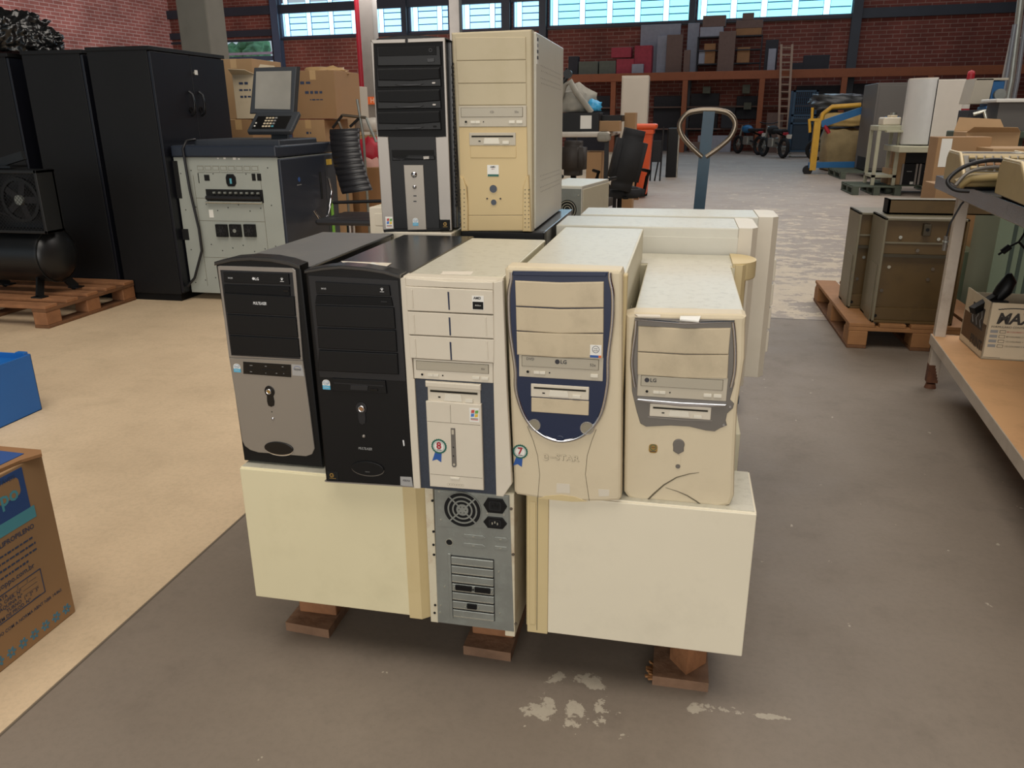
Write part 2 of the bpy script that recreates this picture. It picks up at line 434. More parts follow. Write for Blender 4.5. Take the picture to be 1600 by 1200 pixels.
def brick_material(name, c1, c2, mortar, sc=1.0):
    m = bpy.data.materials.new(name); m.use_nodes = True; N, L = nodes_of(m); b = N['Principled BSDF']
    tc = N.new('ShaderNodeTexCoord'); sp = N.new('ShaderNodeSeparateXYZ'); cb = N.new('ShaderNodeCombineXYZ')
    L.new(tc.outputs['Object'], sp.inputs[0]); L.new(sp.outputs[0], cb.inputs[0]); L.new(sp.outputs[2], cb.inputs[1])
    br = N.new('ShaderNodeTexBrick'); L.new(cb.outputs[0], br.inputs[0])
    br.inputs['Color1'].default_value = (*srgb(c1), 1); br.inputs['Color2'].default_value = (*srgb(c2), 1); br.inputs['Mortar'].default_value = (*srgb(mortar), 1)
    br.inputs['Scale'].default_value = 1; br.inputs['Mortar Size'].default_value = .012 * sc; br.inputs['Brick Width'].default_value = .42 * sc; br.inputs['Row Height'].default_value = .13 * sc
    n = N.new('ShaderNodeTexNoise'); n.inputs['Scale'].default_value = .8; n.inputs['Detail'].default_value = 6; L.new(tc.outputs['Object'], n.inputs['Vector'])
    mr = N.new('ShaderNodeMapRange'); L.new(n.outputs[0], mr.inputs[0]); mr.inputs[1].default_value = .3; mr.inputs[2].default_value = .7; mr.inputs[3].default_value = .7; mr.inputs[4].default_value = 1.25
    vm = N.new('ShaderNodeVectorMath'); vm.operation = 'SCALE'; L.new(br.outputs['Color'], vm.inputs[0]); L.new(mr.outputs[0], vm.inputs['Scale'])
    L.new(vm.outputs[0], b.inputs['Base Color']); b.inputs['Roughness'].default_value = .85
    bu = N.new('ShaderNodeBump'); bu.inputs['Distance'].default_value = .02; bu.inputs['Strength'].default_value = .5; L.new(br.outputs['Fac'], bu.inputs['Height']); bu.invert = True
    L.new(bu.outputs[0], b.inputs['Normal']); return m
_M['floor'] = floor_material()
_M['brick'] = brick_material('red_brick', '#7a4136', '#6c362c', '#8e7266')
_M['brick_lit'] = brick_material('red_brick_lit', '#b4766e', '#a2655d', '#d2bfba')  # paler brick for the left wall, strong light painted into its colour
M('steel_dark', '#2c333d', .5, var=.1, vs=2)
M('steel_blue', '#46546a', .5, var=.08, vs=2)
M('concrete_pillar', '#77756d', .85, var=.08, vs=3, dirt='#5a5850', dirt_amt=.4, ds=2)
M('roof_sheet', '#3b3d40', .7, var=.1, vs=1)
M('louver_line', '#2f7fb5', .5, var=.03)
M('pipe_red', '#8e1424', .4, var=.04)
_M['pane'] = E_('window_pane', '#8fe6ff', 1.5)
_M['pane_band'] = E_('window_pane_band', '#bff6ff', 1.6)
_M['pane_boost'] = E_('window_pane_clear', '#c4e6ff', 2.8)  # unseen upper panes, glow raised to add reflections on tops and floor
_M['pane_left'] = E_('window_pane_left', '#a3d9ff', 1.4)

# far wall frame: yaw -5.3 deg, through a point about 31 m away
WY = R(-5.3); WD = Vector((math.cos(WY), math.sin(WY), 0)); WN = Vector((math.sin(WY), -math.cos(WY), 0))  # WN faces the room
W0 = atv(1170, 184, 31.0); W0.z = 0
def wp(px, py, off=0.0):
    """pixel -> (s, z) on the far wall, or on a plane off metres in front of it"""
    r = ray(px, py); p0 = W0 + WN * off; t = (p0 - CAMP).dot(WN) / r.dot(WN); p = CAMP + r * t
    return (p - W0).dot(WD), p.z
def wloc(s, off=0.0, z=0.0): q = W0 + WD * s + WN * off; return Vector((q.x, q.y, z))
def wall_ob(mb, name):
    o = mb.build(name); o.location = W0; o.rotation_euler = (0, 0, WY); return struct(o)
# floor
mb = MB(); mb.add([(-32, -10, 0), (22, -10, 0), (22, 36, 0), (-32, 36, 0)], [(0, 1, 2, 3)], 'floor'); struct(mb.build('floor'))
TOPZ = 8.0
sL = wp(257, 30)[0]; sR = wp(1600, 60)[0] + 3.2
sill = (wp(441.6, 56.4)[1] + wp(1330, 26.4)[1]) / 2
# windows: (left px, right px) measured along the sill, top in metres above the sill
WINS = [(441, 561, 1.55), (587, 631, 1.55), (640, 702, 1.55), (720, 785, 1.55), (801, 844, 1.55), (857, 1077, 2.9), (1087, 1331, 2.9)]
ws = []
for a, b_, hh in WINS:
    y = 56 - (a - 441) * .0337
    ws.append((wp(a, y)[0], wp(b_, y)[0], hh))
# the opening at the far left with daylight and trees outside
oL, oR = wp(318, 90)[0], wp(432, 90)[0]; oz0, oz1 = wp(380, 150)[1], wp(380, 62)[1]
# wall pieces around the openings
mb = MB(); T = .25
def wb(s0, s1, z0, z1, mat='brick'):
    mb.box(s0, s1, 0, T, z0, z1, mat)
wb(sL, oL, 0, TOPZ); wb(oL, oR, 0, oz0); wb(oL, oR, oz1, TOPZ); wb(oR, ws[0][0], 0, TOPZ)
wb(ws[0][0], sR, 0, sill)
for k, (a, b_, hh) in enumerate(ws):
    wb(a, b_, sill + hh, TOPZ)
    nx = ws[k + 1][0] if k + 1 < len(ws) else sR
    wb(b_, nx, sill, TOPZ)
wall_ob(mb, 'wall_back')
for k, (a, b_, hh) in enumerate(ws):
    fr = MB()
    for (x0, x1, z0, z1) in ((a, a + .05, sill, sill + hh), (b_ - .05, b_, sill, sill + hh), (a, b_, sill, sill + .05), (a, b_, sill + hh - .05, sill + hh)):
        fr.box(x0, x1, .02, .12, z0, z1, 'steel_blue')
    f = wall_ob(fr, 'window_%d' % (k + 1))
    pn = MB(); pn.box(a + .05, b_ - .05, .10, .13, sill + .05, min(sill + 1.3, sill + hh - .05), 'pane_left' if k < 5 else 'pane')
    if hh > 1.6: pn.box(a + .05, b_ - .05, .05, .13, sill + 1.3, sill + hh - .05, 'pane_boost')
    step = 1.02; x = a + .25
    while x < b_ - .2:   # pale mullion bands, blue louvre edges between them
        pn.box(x - .1, x + .1, .07, .10, sill + .05, sill + hh - .05, 'pane_band')
        pn.box(x - .115, x - .1, .06, .10, sill + .05, sill + hh - .05, 'louver_line'); pn.box(x + .1, x + .115, .06, .10, sill + .05, sill + hh - .05, 'louver_line')
        x1 = min(x + step - .1, b_ - .05); z = sill + .28
        while z < sill + hh - .1:
            if x1 - x > .25: pn.box(x + .115, x1 - .02, .06, .10, z - .016, z + .016, 'louver_line')
            z += .235
        x += step
    pn.build('pane', f)
M('white_bar', '#a8a2b8', .5)
# louvred opening at far left
fr = MB()
for z in (oz1 - .55, oz1 - .95, oz0 + .9): fr.box(oL, oR, -.03, .05, z - .05, z + .05, 'white_bar')
for z in (oz1 - .75,): fr.box(oL, oR, .02, .06, z - .09, z + .09, 'steel_blue')
fr.box(oR - .14, oR, -.05, .1, oz0, oz1, 'steel_dark'); fr.box(oL, oL + .1, -.05, .1, oz0, oz1, 'steel_dark')
f = wall_ob(fr, 'window_8')
# left wall, perpendicular to the far wall
c0 = wloc(sL)
mb = MB(); mb.box(-42, 0, -.25, 0, 0, TOPZ, 'brick_lit'); o = mb.build('wall_left'); struct(o)
o.location = c0; o.rotation_euler = (0, 0, WY + R(90))
o.scale = (1, 1, 1)
# steel columns and beams on the walls
def colm(px, wpx, name, mat='steel_dark', off=.02, top=TOPZ):
    s0 = wp(px, 40)[0]; s1 = wp(px + wpx, 40)[0]; q = MB(); c = (s0 + s1) / 2; h = (s1 - s0) / 2
    q.box(s0, s1, -.06, 0, 0, top, mat); q.box(c - .04, c + .04, -.24, -.06, 0, top, mat); q.box(s0, s1, -.30, -.24, 0, top, mat)
    return wall_ob(q, name)
for i, (px, wd) in enumerate(((430, 11), (787, 13), (845, 11), (1077, 9), (1329, 15), (632, 8))): colm(px, wd, 'trim_%d' % (i + 1), 'steel_blue' if i == 0 else 'steel_dark')
q = MB(); q.box(wp(1345, 20)[0], sR, -.12, 0, wp(1450, 25)[1], wp(1450, 9)[1], 'steel_dark'); wall_ob(q, 'trim_7')
q = MB(); q.box(sL, ws[0][0], -.12, 0, wp(380, 58)[1], wp(380, 48)[1], 'steel_dark'); q.box(sL, ws[4][1], -.14, 0, wp(480, 20)[1], wp(480, 6)[1], 'steel_dark')
wall_ob(q, 'trim_8')
q = MB(); q.box(sL, sR, -.10, 0, sill - .10, sill - .02, 'steel_dark'); wall_ob(q, 'trim_9')
# left wall columns
def lcol(px, py, wd, name, mat):
    r = ray(px, py); n = WD; t = (c0 - CAMP).dot(n) / r.dot(n); p = CAMP + r * t; q = MB()
    q.box(-wd / 2, wd / 2, 0, .18, 0, TOPZ, mat); o = q.build(name); o.rotation_euler = (0, 0, WY + R(-90)); o.location = (p.x, p.y, 0); struct(o)
lcol(112, 40, .75, 'trim_10', 'steel_blue'); lcol(126, 40, .18, 'trim_11', 'card_dark'); lcol(131, 40, .10, 'trim_12', 'steel_blue')
# right wall + roof
mb = MB(); mb.box(-45, 0, 0, .25, 0, TOPZ, 'brick'); o = mb.build('wall_right'); struct(o); o.location = wloc(sR); o.rotation_euler = (0, 0, WY + R(90))
mb = MB(); mb.box(-32, 22, -12, 36, TOPZ, TOPZ + .1, 'roof_sheet'); struct(mb.build('ceiling'))
mb = MB(); 
for x in (-14, -7, 0, 7, 14):
    mb.box(x - .12, x + .12, -10, 32, TOPZ - .5, TOPZ - .2, 'steel_dark')
struct(mb.build('trim_13'))
# free standing concrete pillars
def pillar(x0, x1, ytop, v, name):
    a = atv(x0, ytop, v); b_ = atv(x1, ytop, v); q = MB(); q.box(0, b_.x - a.x, 0, b_.x - a.x, 0, TOPZ, 'concrete_pillar', bev=.02); o = q.build(name); o.location = (a.x, v, 0); struct(o)
pillar(281, 328, 60, 9.0, 'trim_14'); pillar(562, 583, 40, 17.0, 'trim_15'); pillar(702, 718, 40, 22.0, 'trim_16')
# red fire pipe
p = atv(558, 20, 16.6); mb = MB(); mb.tube([(0, 0, 0), (0, 0, TOPZ - .3)], .05, 'pipe_red'); mb.box(-.14, .14, -.08, .08, 1.0, 1.2, 'pipe_red', bev=.01)
o = mb.build('fire_pipe'); o.location = (p.x, 16.6, 0); tag(o, 'thin dark red vertical pipe in front of a concrete pillar', 'pipe')
# trees outside the far left opening
M('leaf_backlit', '#8fc79a', .8, var=.4, vs=2.2)  # pale green, with the daylight through the leaves put into the colour
for k in range(3):
    s = oL + (oR - oL) * (k - .2) / 1.6; q = MB(); 
    for j in range(70):
        a = random.uniform(0, 6.28); rr_ = random.uniform(.1, .9); z = random.uniform(1.6, 4.6)
        b = bmesh.new(); bmesh.ops.create_icosphere(b, subdivisions=1, radius=random.uniform(.25, .5))
        q.bm(b, 'leaf_backlit', Matrix.Translation((rr_ * math.cos(a), rr_ * math.sin(a), z)))
    t = thing('tree', ('green tree outdoors at the left end of the gap above the black cabinets', 'green tree outdoors in the middle of the gap above the black cabinets', 'green tree outdoors at the right end of the gap behind the cartons')[k], 'tree', wloc(s, -4 - 2.6 * (k % 2)), 0, 'trees outside')
    q.build('crown', t); q = MB(); q.cyl((0, 0, 0), (0, 0, 1), .16, 2.4, 'wood_dark', 10); q.build('trunk', t)

# ================================================================== THE STACK OF COMPUTERS
def crop(ox, oy, s): return lambda x, y: (ox + x / s, oy + y / s)
K1, K2, K3, K4 = crop(320, 340, 4.615), crop(320, 560, 4.706), crop(620, 340, 4.615), crop(620, 580, 5.455)
K5, K6, K7, K8 = crop(780, 340, 4.617), crop(780, 580, 5.457), crop(960, 380, 5.0), crop(960, 600, 5.454)
KS, KM = crop(570, 30, 3.427), crop(640, 740, 3.873)
class Face:
    """flat front of a case, standing at depth v; local x to the right, z up, front at y = 0"""
    def __init__(s, x0, v, z0, K=None): s.x0, s.v, s.z0, s.K = x0, v, z0, K
    def __call__(s, x, y, K=None):
        K = K or s.K
        if K: x, y = K(x, y)
        p = atv(x, y, s.v); return (p.x - s.x0, p.z - s.z0)
    def poly(s, pts, K=None): return [s(x, y, K) for x, y in pts]
    def rect(s, x0, y0, x1, y1, K=None):
        a = s(x0, y0, K); b = s(x1, y1, K); return a[0], b[1], b[0], a[1]     # x0 z0 x1 z1
def plate(mb, r, t, mat, back=.004, bev=.0012):
    x0, z0, x1, z1 = r; mb.box(x0, x1, -t, back, z0, z1, mat, bev=bev); return mb
def rplate(mb, r, rad, t, mat, back=.002, bev=.0008):
    mb.prism(rr(r[0], r[1], r[2], r[3], rad), -t, back, mat, bev=bev); return mb
def badge_ribbon(mb, c, r, num, t):
    pts = []
    for i in range(44):
        a = 2 * math.pi * i / 44; q = r * (1 if i % 2 else .92); pts.append((c[0] + q * math.cos(a), c[1] + q * math.sin(a)))
    mb.prism([(c[0] - .5 * r, c[1] - .7 * r), (c[0] - .95 * r, c[1] - 2.0 * r), (c[0] - .35 * r, c[1] - 1.75 * r), (c[0] + .2 * r, c[1] - 2.1 * r), (c[0] + .3 * r, c[1] - .8 * r)], -t, 0, 'ribbon_blue')
    mb.prism(pts, -t - .0003, 0, 'badge_green'); mb.prism(ell(*c, r * .74, r * .74), -t - .0006, 0, 'sticker_white')
    mb.ring((c[0], -t - .0006, c[1]), (0, -1, 0), r * .62, r * .66, .0002, 'badge_green')
    mb.text(num, (c[0], -t - .0008, c[1] + .08 * r), r * 1.25, 'badge_red', bold=.03)
    mb.box(c[0] - .3 * r, c[0] + .3 * r, -t - .0008, -t, c[1] - .5 * r, c[1] - .42 * r, 'dark_print')
def intel_sticker(mb, c, w, h, t):
    mb.prism(rr(c[0] - w / 2, c[1] - h / 2, c[0] + w / 2, c[1] + h / 2, w * .42), -t, 0, 'sticker_white')
    mb.box(c[0] - w / 2, c[0] + w / 2, -t - .0002, 0, c[1] - h / 2, c[1] - h * .08, 'sticker_blue')
    o = ell(c[0], c[1] + h * .2, w * .4, h * .22, tilt=10); i_ = ell(c[0], c[1] + h * .2, w * .35, h * .18, tilt=10)
    mb.prism(o, -t - .0003, 0, 'badge_ink'); mb.prism(i_, -t - .0005, 0, 'sticker_white')
    mb.text('intel', (c[0], -t - .0007, c[1] + h * .2), h * .26, 'badge_ink')
    mb.text('Celeron', (c[0], -t - .0004, c[1] - h * .25), h * .16, 'sticker_white')
M('badge_ink', '#3b78a8', .5, var=0)
def win_flag(mb, x0, z0, x1, z1, t):
    mb.box(x0, x1, -t, 0, z0, z1, 'sticker_white'); w, h = x1 - x0, z1 - z0
    for i, (a, b_, m) in enumerate(((.14, .62, 'win_red'), (.54, .60, 'win_green'), (.10, .36, 'win_blue'), (.50, .34, 'win_yellow'))):
        q = [(x0 + (a + .03) * w, z0 + b_ * h), (x0 + (a + .36) * w, z0 + (b_ + .03) * h), (x0 + (a + .40) * w, z0 + (b_ + .25) * h), (x0 + (a + .07) * w, z0 + (b_ + .22) * h)]
        mb.prism(q, -t - .0003, 0, m)
    for k in (.22, .14): mb.box(x0 + .12 * w, x1 - .12 * w, -t - .0003, 0, z0 + k * h, z0 + (k + .04) * h, 'win_red' if k < .2 else 'dark_print')
def optical(parent, r, mat='drive_grey', tray='drive_tray', t=.004, logo=None, lab=None, btn=2, jack=True, marks=(), slim=False, pm='dark_print'):
    """a CD drive front: plate > tray, buttons"""
    x0, z0, x1, z1 = r; w, h = x1 - x0, z1 - z0
    mb = MB(); plate(mb, r, t, mat); o = mb.build('optical_drive', parent, lab)
    q = MB(); zt = z0 + h * .48; q.box(x0 + .035 * w, x1 - .05 * w, -t - .0006, -t + .001, zt - .0006, z1 - h * .075, 'seam_and_shadow')
    q.prism(rr(x0 + .04 * w, zt, x1 - .055 * w, z1 - h * .09, .001), -t - .0016, -t, tray, bev=.0005)
    for (txt, fx, fz, sz) in marks: q.text(txt, (x0 + fx * w, -t - .0019, z0 + fz * h), h * sz, pm)
    if logo:
        q.cyl((x0 + logo * w - .006, -t - .0016, z0 + .74 * h), (0, -1, 0), h * .10, .0004, pm, 16)
        q.text('LG', (x0 + logo * w + .006, -t - .0019, z0 + .74 * h), h * .22, pm, bold=.02)
    q.build('disc_tray', o)
    q = MB()
    if jack: q.cyl((x0 + .11 * w, -t - .0005, z0 + .24 * h), (0, -1, 0), h * .065, .0012, 'hole', 14); q.ring((x0 + .11 * w, -t, z0 + .24 * h), (0, -1, 0), h * .06, h * .09, .0018, mat)
    if jack: q.prism(rr(x0 + .18 * w, z0 + .17 * h, x0 + .32 * w, z0 + .29 * h, .001), -t - .002, 0, 'white_button' if not slim else mat, bev=.0004); q.box(x0 + .249 * w, x0 + .251 * w, -t - .0022, 0, z0 + .17 * h, z0 + .29 * h, 'seam_and_shadow')
    if jack: q.cyl((x0 + .37 * w, -t, z0 + .24 * h), (0, -1, 0), .0014, .0008, 'hole', 10)
    if jack: q.build('volume_dial', o)
    for k in range(btn):
        q = MB(); xx = x1 - (.10 + .11 * k) * w
        q.prism(rr(xx - .045 * w, z0 + .16 * h, xx + .045 * w, z0 + .30 * h, .0012), -t - .0025, 0, 'white_button' if not slim else mat, bev=.0006); q.build('eject_button' if k == 0 else 'play_button', o)
    return o
def floppy(parent, r, mat='drive_grey', t=.004, slotmat='hole', lab=None):
    x0, z0, x1, z1 = r; w, h = x1 - x0, z1 - z0
    mb = MB(); plate(mb, r, t, mat)
    mb.box(x0 + .05 * w, x1 - .05 * w, -t - .0008, 0, z1 - .36 * h, z1 - .22 * h, 'seam_and_shadow'); mb.box(x0 + .06 * w, x1 - .06 * w, -t - .001, 0, z1 - .33 * h, z1 - .25 * h, 'hole')
    mb.prism([(x0 + .33 * w, z1 - .42 * h), (x1 - .36 * w, z1 - .42 * h), (x1 - .34 * w, z0 + .12 * h), (x0 + .31 * w, z0 + .12 * h)], -t - .0015, 0, 'white_button' if mat != 'black_plastic' else 'charcoal_line', bev=.0006)
    mb.box(x0 + .20 * w, x0 + .245 * w, -t - .0008, 0, z0 + .30 * h, z0 + .38 * h, 'hole')
    o = mb.build('floppy_drive', parent, lab)
    q = MB(); q.prism(rr(x1 - .28 * w, z0 + .12 * h, x1 - .14 * w, z0 + .36 * h, .001), -t - .003, 0, 'white_button' if mat != 'black_plastic' else 'charcoal_line', bev=.0006); q.build('eject_button', o)
    return o
def shell(parent, w, d, h, mat, y0=.03, top=None, bev=.003, name='steel_cover', folds=True, z0=0):
    mb = MB(); mb.box(.001, w - .001, y0, d, z0, h, mat, bev=bev)
    if top: mb.box(.004, w - .004, y0 + .002, d - .004, h - .001, h + .0006, top)
    if folds:
        mb.box(-.0004, w + .0004, d - .018, d - .017, z0 + .004, h - .004, 'seam_and_shadow')
        mb.box(-.0006, w + .0006, y0 + .001, y0 + .0025, z0 + .004, h - .002, 'seam_and_shadow')
    return mb.build(name, parent)

Z1, Z2 = .475, .917
# ------------------------------------------------ pallet under the stack
def pallet(name_label, loc, rz, L=1.2, W_=1.0, mat='wood_pallet', mat2='wood_dark', nb=6, group=None, blocks=3, ht=.14, along_y=True, gaps=True):
    """deck boards run in x, bottom boards and stringers run in y"""
    t = thing('wooden_pallet', name_label, 'pallet', loc, rz, group)
    bt = .02
    for k in range(nb):
        y = -.0 + k * (L - .1) / (nb - 1); mb = MB(); mb.box(0, W_, y, y + .1, ht - bt, ht, mat, bev=.003); mb.build('deck_board', t)
    for k in range(blocks):
        x = k * (W_ - .1) / (blocks - 1)
        mb = MB(); mb.box(x, x + .1, -.0, L, 0, bt, mat2, bev=.004); mb.build('bottom_board', t)
        mb = MB(); mb.box(x, x + .1, 0, L, ht - 2 * bt, ht - bt - .0005, mat2, bev=.002); mb.build('stringer_board', t)
        for j in range(3):
            y = j * (L - .12) / 2; mb = MB(); mb.box(x + .003, x + .097, y, y + .12, bt, ht - 2 * bt, mat, bev=.004); mb.build('block', t)
    return t
M('wood_foot', '#7d5f48', .75, var=.15, vs=14, bump=.3, bs=40, dirt='#4c3424', dirt_amt=.5, ds=9)
# feet seen in front of the stack: pixel centres of the three bottom boards
fx = [atz(486, 985, .0), atz(762, 1022, 0), atz(1062, 1070, 0)]
t = thing('wooden_pallet', 'low wooden pallet carrying the big stack of old desktop computers', 'pallet', (0, 1.40, 0))
for k, (p, wd) in enumerate(zip(fx, (.115, .118, .122))):
    ex = -.005 if k else .0
    mb = MB()
    mb.prism([(p.x - wd / 2 + random.uniform(-.004, .004), p.y - 1.40 - .012), (p.x + wd / 2, p.y - 1.40 - .02 + k * .004), (p.x + wd / 2 - .002, 1.6), (p.x - wd / 2, 1.6)], 0, .024, 'wood_foot', axes=((1, 0, 0), (0, 1, 0), (0, 0, 1)))
    if k == 2:
        for j in range(9): mb.bar((p.x - wd / 2 + .004, p.y - 1.40 - .005 + j * .006, .012), (p.x - wd / 2 - random.uniform(.006, .016), p.y - 1.41 + j * .006, .014 + random.uniform(-.006, .008)), .006, .004, 'wood_light')
    mb.build('bottom_board', t)
    for y in (.14, .75, 1.42):
        mb = MB()
        if k == 2 and y < .2:
            mb.prism([(p.x - wd * .20, y + .0), (p.x + .012, y - .05), (p.x + wd * .46, y + .0), (p.x + wd * .44, y + .1), (p.x - wd * .2, y + .1)], .024, .1385, 'wood_pallet', axes=((1, 0, 0), (0, 1, 0), (0, 0, 1)))
        else: mb.box(p.x - wd / 2 + .012, p.x + wd / 2 - .004, y, y + .10, .024, .1165 if y > .2 else .1385, 'wood_pallet', bev=.004)
        mb.build('block', t)
for y in (.26, .42, .55, .8, 1.05, 1.3, 1.46):
    mb = MB(); mb.box(-.88, .15, y, y + .1, .117, .1395, 'wood_dark', bev=.002); mb.build('deck_board', t)
for y in (.27, .74, 1.40):
    mb = MB(); mb.box(-.88, .15, y, y + .1, .094, .117, 'wood_dark', bev=.002); mb.build('stringer_board', t)

# ------------------------------------------------ bottom layer
def side_case(label, x0, x1, v, z0, h, d, bez_w, bez_side, cover, bez, cat='computer case', name='computer_case', bez_h=0, group=None, topmat='dusty_top', bezstyle='round'):
    """case seen from its side: a big flat panel to the front, the moulded front at one end"""
    t = thing(name, label, cat, (x0, v, z0), 0, group); W_ = x1 - x0
    a, b_ = (0, W_ - bez_w) if bez_side > 0 else (bez_w, W_)
    mb = MB(); mb.box(a, b_, .004, d - .004, 0, h - .002, cover, bev=.002)
    mb.box(a + .004, b_ - .004, .006, d - .006, h - .0025, h - .0008, topmat); mb.build('steel_cover', t)
    mb = MB(); mb.box(a, b_ - .0 if bez_side > 0 else b_, 0, .006, .002, h - .004, cover, bev=.002); mb.build('side_panel', t)
    mb = MB(); B0, B1 = (W_ - bez_w, W_) if bez_side > 0 else (0, bez_w)
    if bezstyle == 'round':
        o = [(B0, -.002), (B0 + bez_w * .55, -.002), (B0 + bez_w * .86, .012), (B1, .04), (B1, d - .04), (B0 + bez_w * .86, d - .012), (B0 + bez_w * .55, d + .001), (B0, d + .001)]
        if bez_side < 0: o = [(B0 + B1 - x, y) for x, y in o]
        mb.prism(o, -.004, h + .002 + bez_h, bez, axes=((1, 0, 0), (0, 1, 0), (0, 0, 1)), bev=.002)
    else:
        mb.box(B0, B1, -.001, d, -.002, h + bez_h, bez, bev=.002)
        if bez_side < 0: mb.box(B0 - .003, B0 + bez_w * .5, .006, d - .006, .01, h - .01, bez, bev=.002); mb.box(B0 + bez_w * .47, B0 + bez_w * .5, -.0016, 0, .006, h - .006, 'seam_and_shadow'); 
        mb.box(B0 + bez_w * .12, B0 + bez_w * .42, -.003, .002, .02, h - .02, bez, bev=.0015)
    mb.build('front_bezel', t); return t
L_ = side_case('cream computer case side-on at the bottom left of the stack, yellowed front at its right', -.919, -.488, 1.421, .14, .335, .195, .052, 1, 'cream_panel_yellow', 'yellow_plastic')
R_ = side_case('off-white case side-on at the bottom right of the stack, ribbed cream front at its left', -.272, .180, 1.421, .14, .335, .195, .045, -1, 'cream_panel_right', 'yellow_plastic', bezstyle='flat')
mb = MB()
for z, s in ((.31, .004), (.285, .003), (.12, .002), (.03, .002)): mb = MB(); mb.cyl((.449, .04, z), (1, 0, 0), s, .003, 'screw', 8); mb.build('screw', R_)
# rear-facing case, bottom middle
t = thing('computer_case', 'computer case turned backwards in the bottom row, bare metal back with round fan grille', 'computer case', (-.488, 1.410, .14))
w_, h_, d_ = .191, .333, .40
F = Face(-.488, 1.410, .14, KM)
mb = MB(); mb.box(0, .018, 0, d_, 0, h_, 'rust_cream', bev=.0015); mb.box(w_ - .022, w_, 0, d_, -.012, h_, 'rust_cream', bev=.0015); mb.box(0, w_, .003, d_, h_ - .004, h_ + .001, 'cream_steel'); mb.box(.01, w_ - .01, .01, d_, 0, h_ - .004, 'galv'); mb.build('steel_cover', t)
mb = MB(); mb.prism(F.poly([(150, 95), (605, 130), (632, 955), (172, 897)]), -.001, .008, 'galv')
mb.build('rear_plate', t)
# power supply with fan grille
P = F(322, 215); q = MB(); rr_ = abs(F(437, 215)[0] - P[0])
q.prism(F.poly([(165, 100), (598, 135), (605, 335), (170, 318)]), -.0022, 0, 'galv', bev=.0006)
q.cyl((P[0], -.0022, P[1]), (0, -1, 0), rr_, .0006, 'hole', 40)
for a, b_ in ((.96, 1.0), (.70, .78), (.46, .54), (.0, .32)): q.ring((P[0], -.0028, P[1]), (0, -1, 0), rr_ * a, rr_ * b_, .0014, 'galv', 40)
for a in (45, 135, 225, 315): q.bar((P[0] + .2 * rr_ * math.cos(R(a)), -.0034, P[1] + .2 * rr_ * math.sin(R(a))), (P[0] + .98 * rr_ * math.cos(R(a)), -.0034, P[1] + .98 * rr_ * math.sin(R(a))), .0032, .0012, 'galv', up=(0, 1, 0))
for a in range(0, 360, 60): q.cyl((P[0] + .18 * rr_ * math.cos(R(a)), -.0042, P[1] + .18 * rr_ * math.sin(R(a))), (0, -1, 0), .0012, .0003, 'hole', 8)
ps = q.build('power_supply', t)
for (cx, cy, sw, sh) in ((520, 190, 72, 44), (520, 293, 72, 34)):
    q = MB(); c = F(cx, cy); a = abs(F(cx + sw, cy)[0] - c[0]); b2 = abs(F(cx, cy - sh)[1] - c[1])
    q.prism([(c[0] - a, c[1]), (c[0] - a * .62, c[1] + b2), (c[0] + a * .62, c[1] + b2), (c[0] + a, c[1]), (c[0] + a * .62, c[1] - b2), (c[0] - a * .62, c[1] - b2)], -.005, 0, 'black_plastic', bev=.001)
    q.prism(rr(c[0] - a * .5, c[1] - b2 * .6, c[0] + a * .5, c[1] + b2 * .6, .003), -.0056, 0, 'charcoal_line'); q.prism(rr(c[0] - a * .42, c[1] - b2 * .5, c[0] + a * .42, c[1] + b2 * .5, .003), -.006, 0, 'hole')
    for k in (-1, 0, 1): q.box(c[0] + k * a * .22 - .0012, c[0] + k * a * .22 + .0012, -.0066, 0, c[1] - .003 + (0 if k else .003), c[1] + .002 + (0 if k else .003), 'galv_bright' if cy > 200 else 'black_gloss')
    q.build('power_socket', ps)
q = MB(); c = F(242, 412); q.ring((c[0], -.001, c[1]), (0, -1, 0), .0068, .0082, .002, 'galv_bright', 20); q.cyl((c[0], -.001, c[1]), (0, -1, 0), .0068, .0006, 'hole', 20)
for cx, cy, ww in ((388, 380, 72), (388, 434, 72), (552, 396, 44), (552, 450, 44)):
    c = F(cx, cy); a = abs(F(cx + ww, cy)[0] - c[0]); q.prism([(c[0] - a, c[1]), (c[0] - a * .8, c[1] + .0045), (c[0] + a * .8, c[1] + .0045), (c[0] + a, c[1]), (c[0] + a * .8, c[1] - .0045), (c[0] - a * .8, c[1] - .0045)], -.0022, 0, 'galv', bev=.0006); q.box(c[0] - .0025, c[0] + .0025, -.003, 0, c[1] - .001, c[1] + .001, 'galv_bright')
q.build('port_blanks', t)
r = F.rect(232, 478, 518, 905); q = MB()
q.box(r[0], r[2], -.0012, .001, r[1], r[3], 'galv'); q.box(r[0] + .006, r[2], -.0016, 0, r[1] + .006, r[3] - .004, 'charcoal_line'); q.box(r[0], r[0] + .007, -.004, 0, r[1], r[3], 'galv', bev=.001)
q.build('slot_frame', t)
n = 7
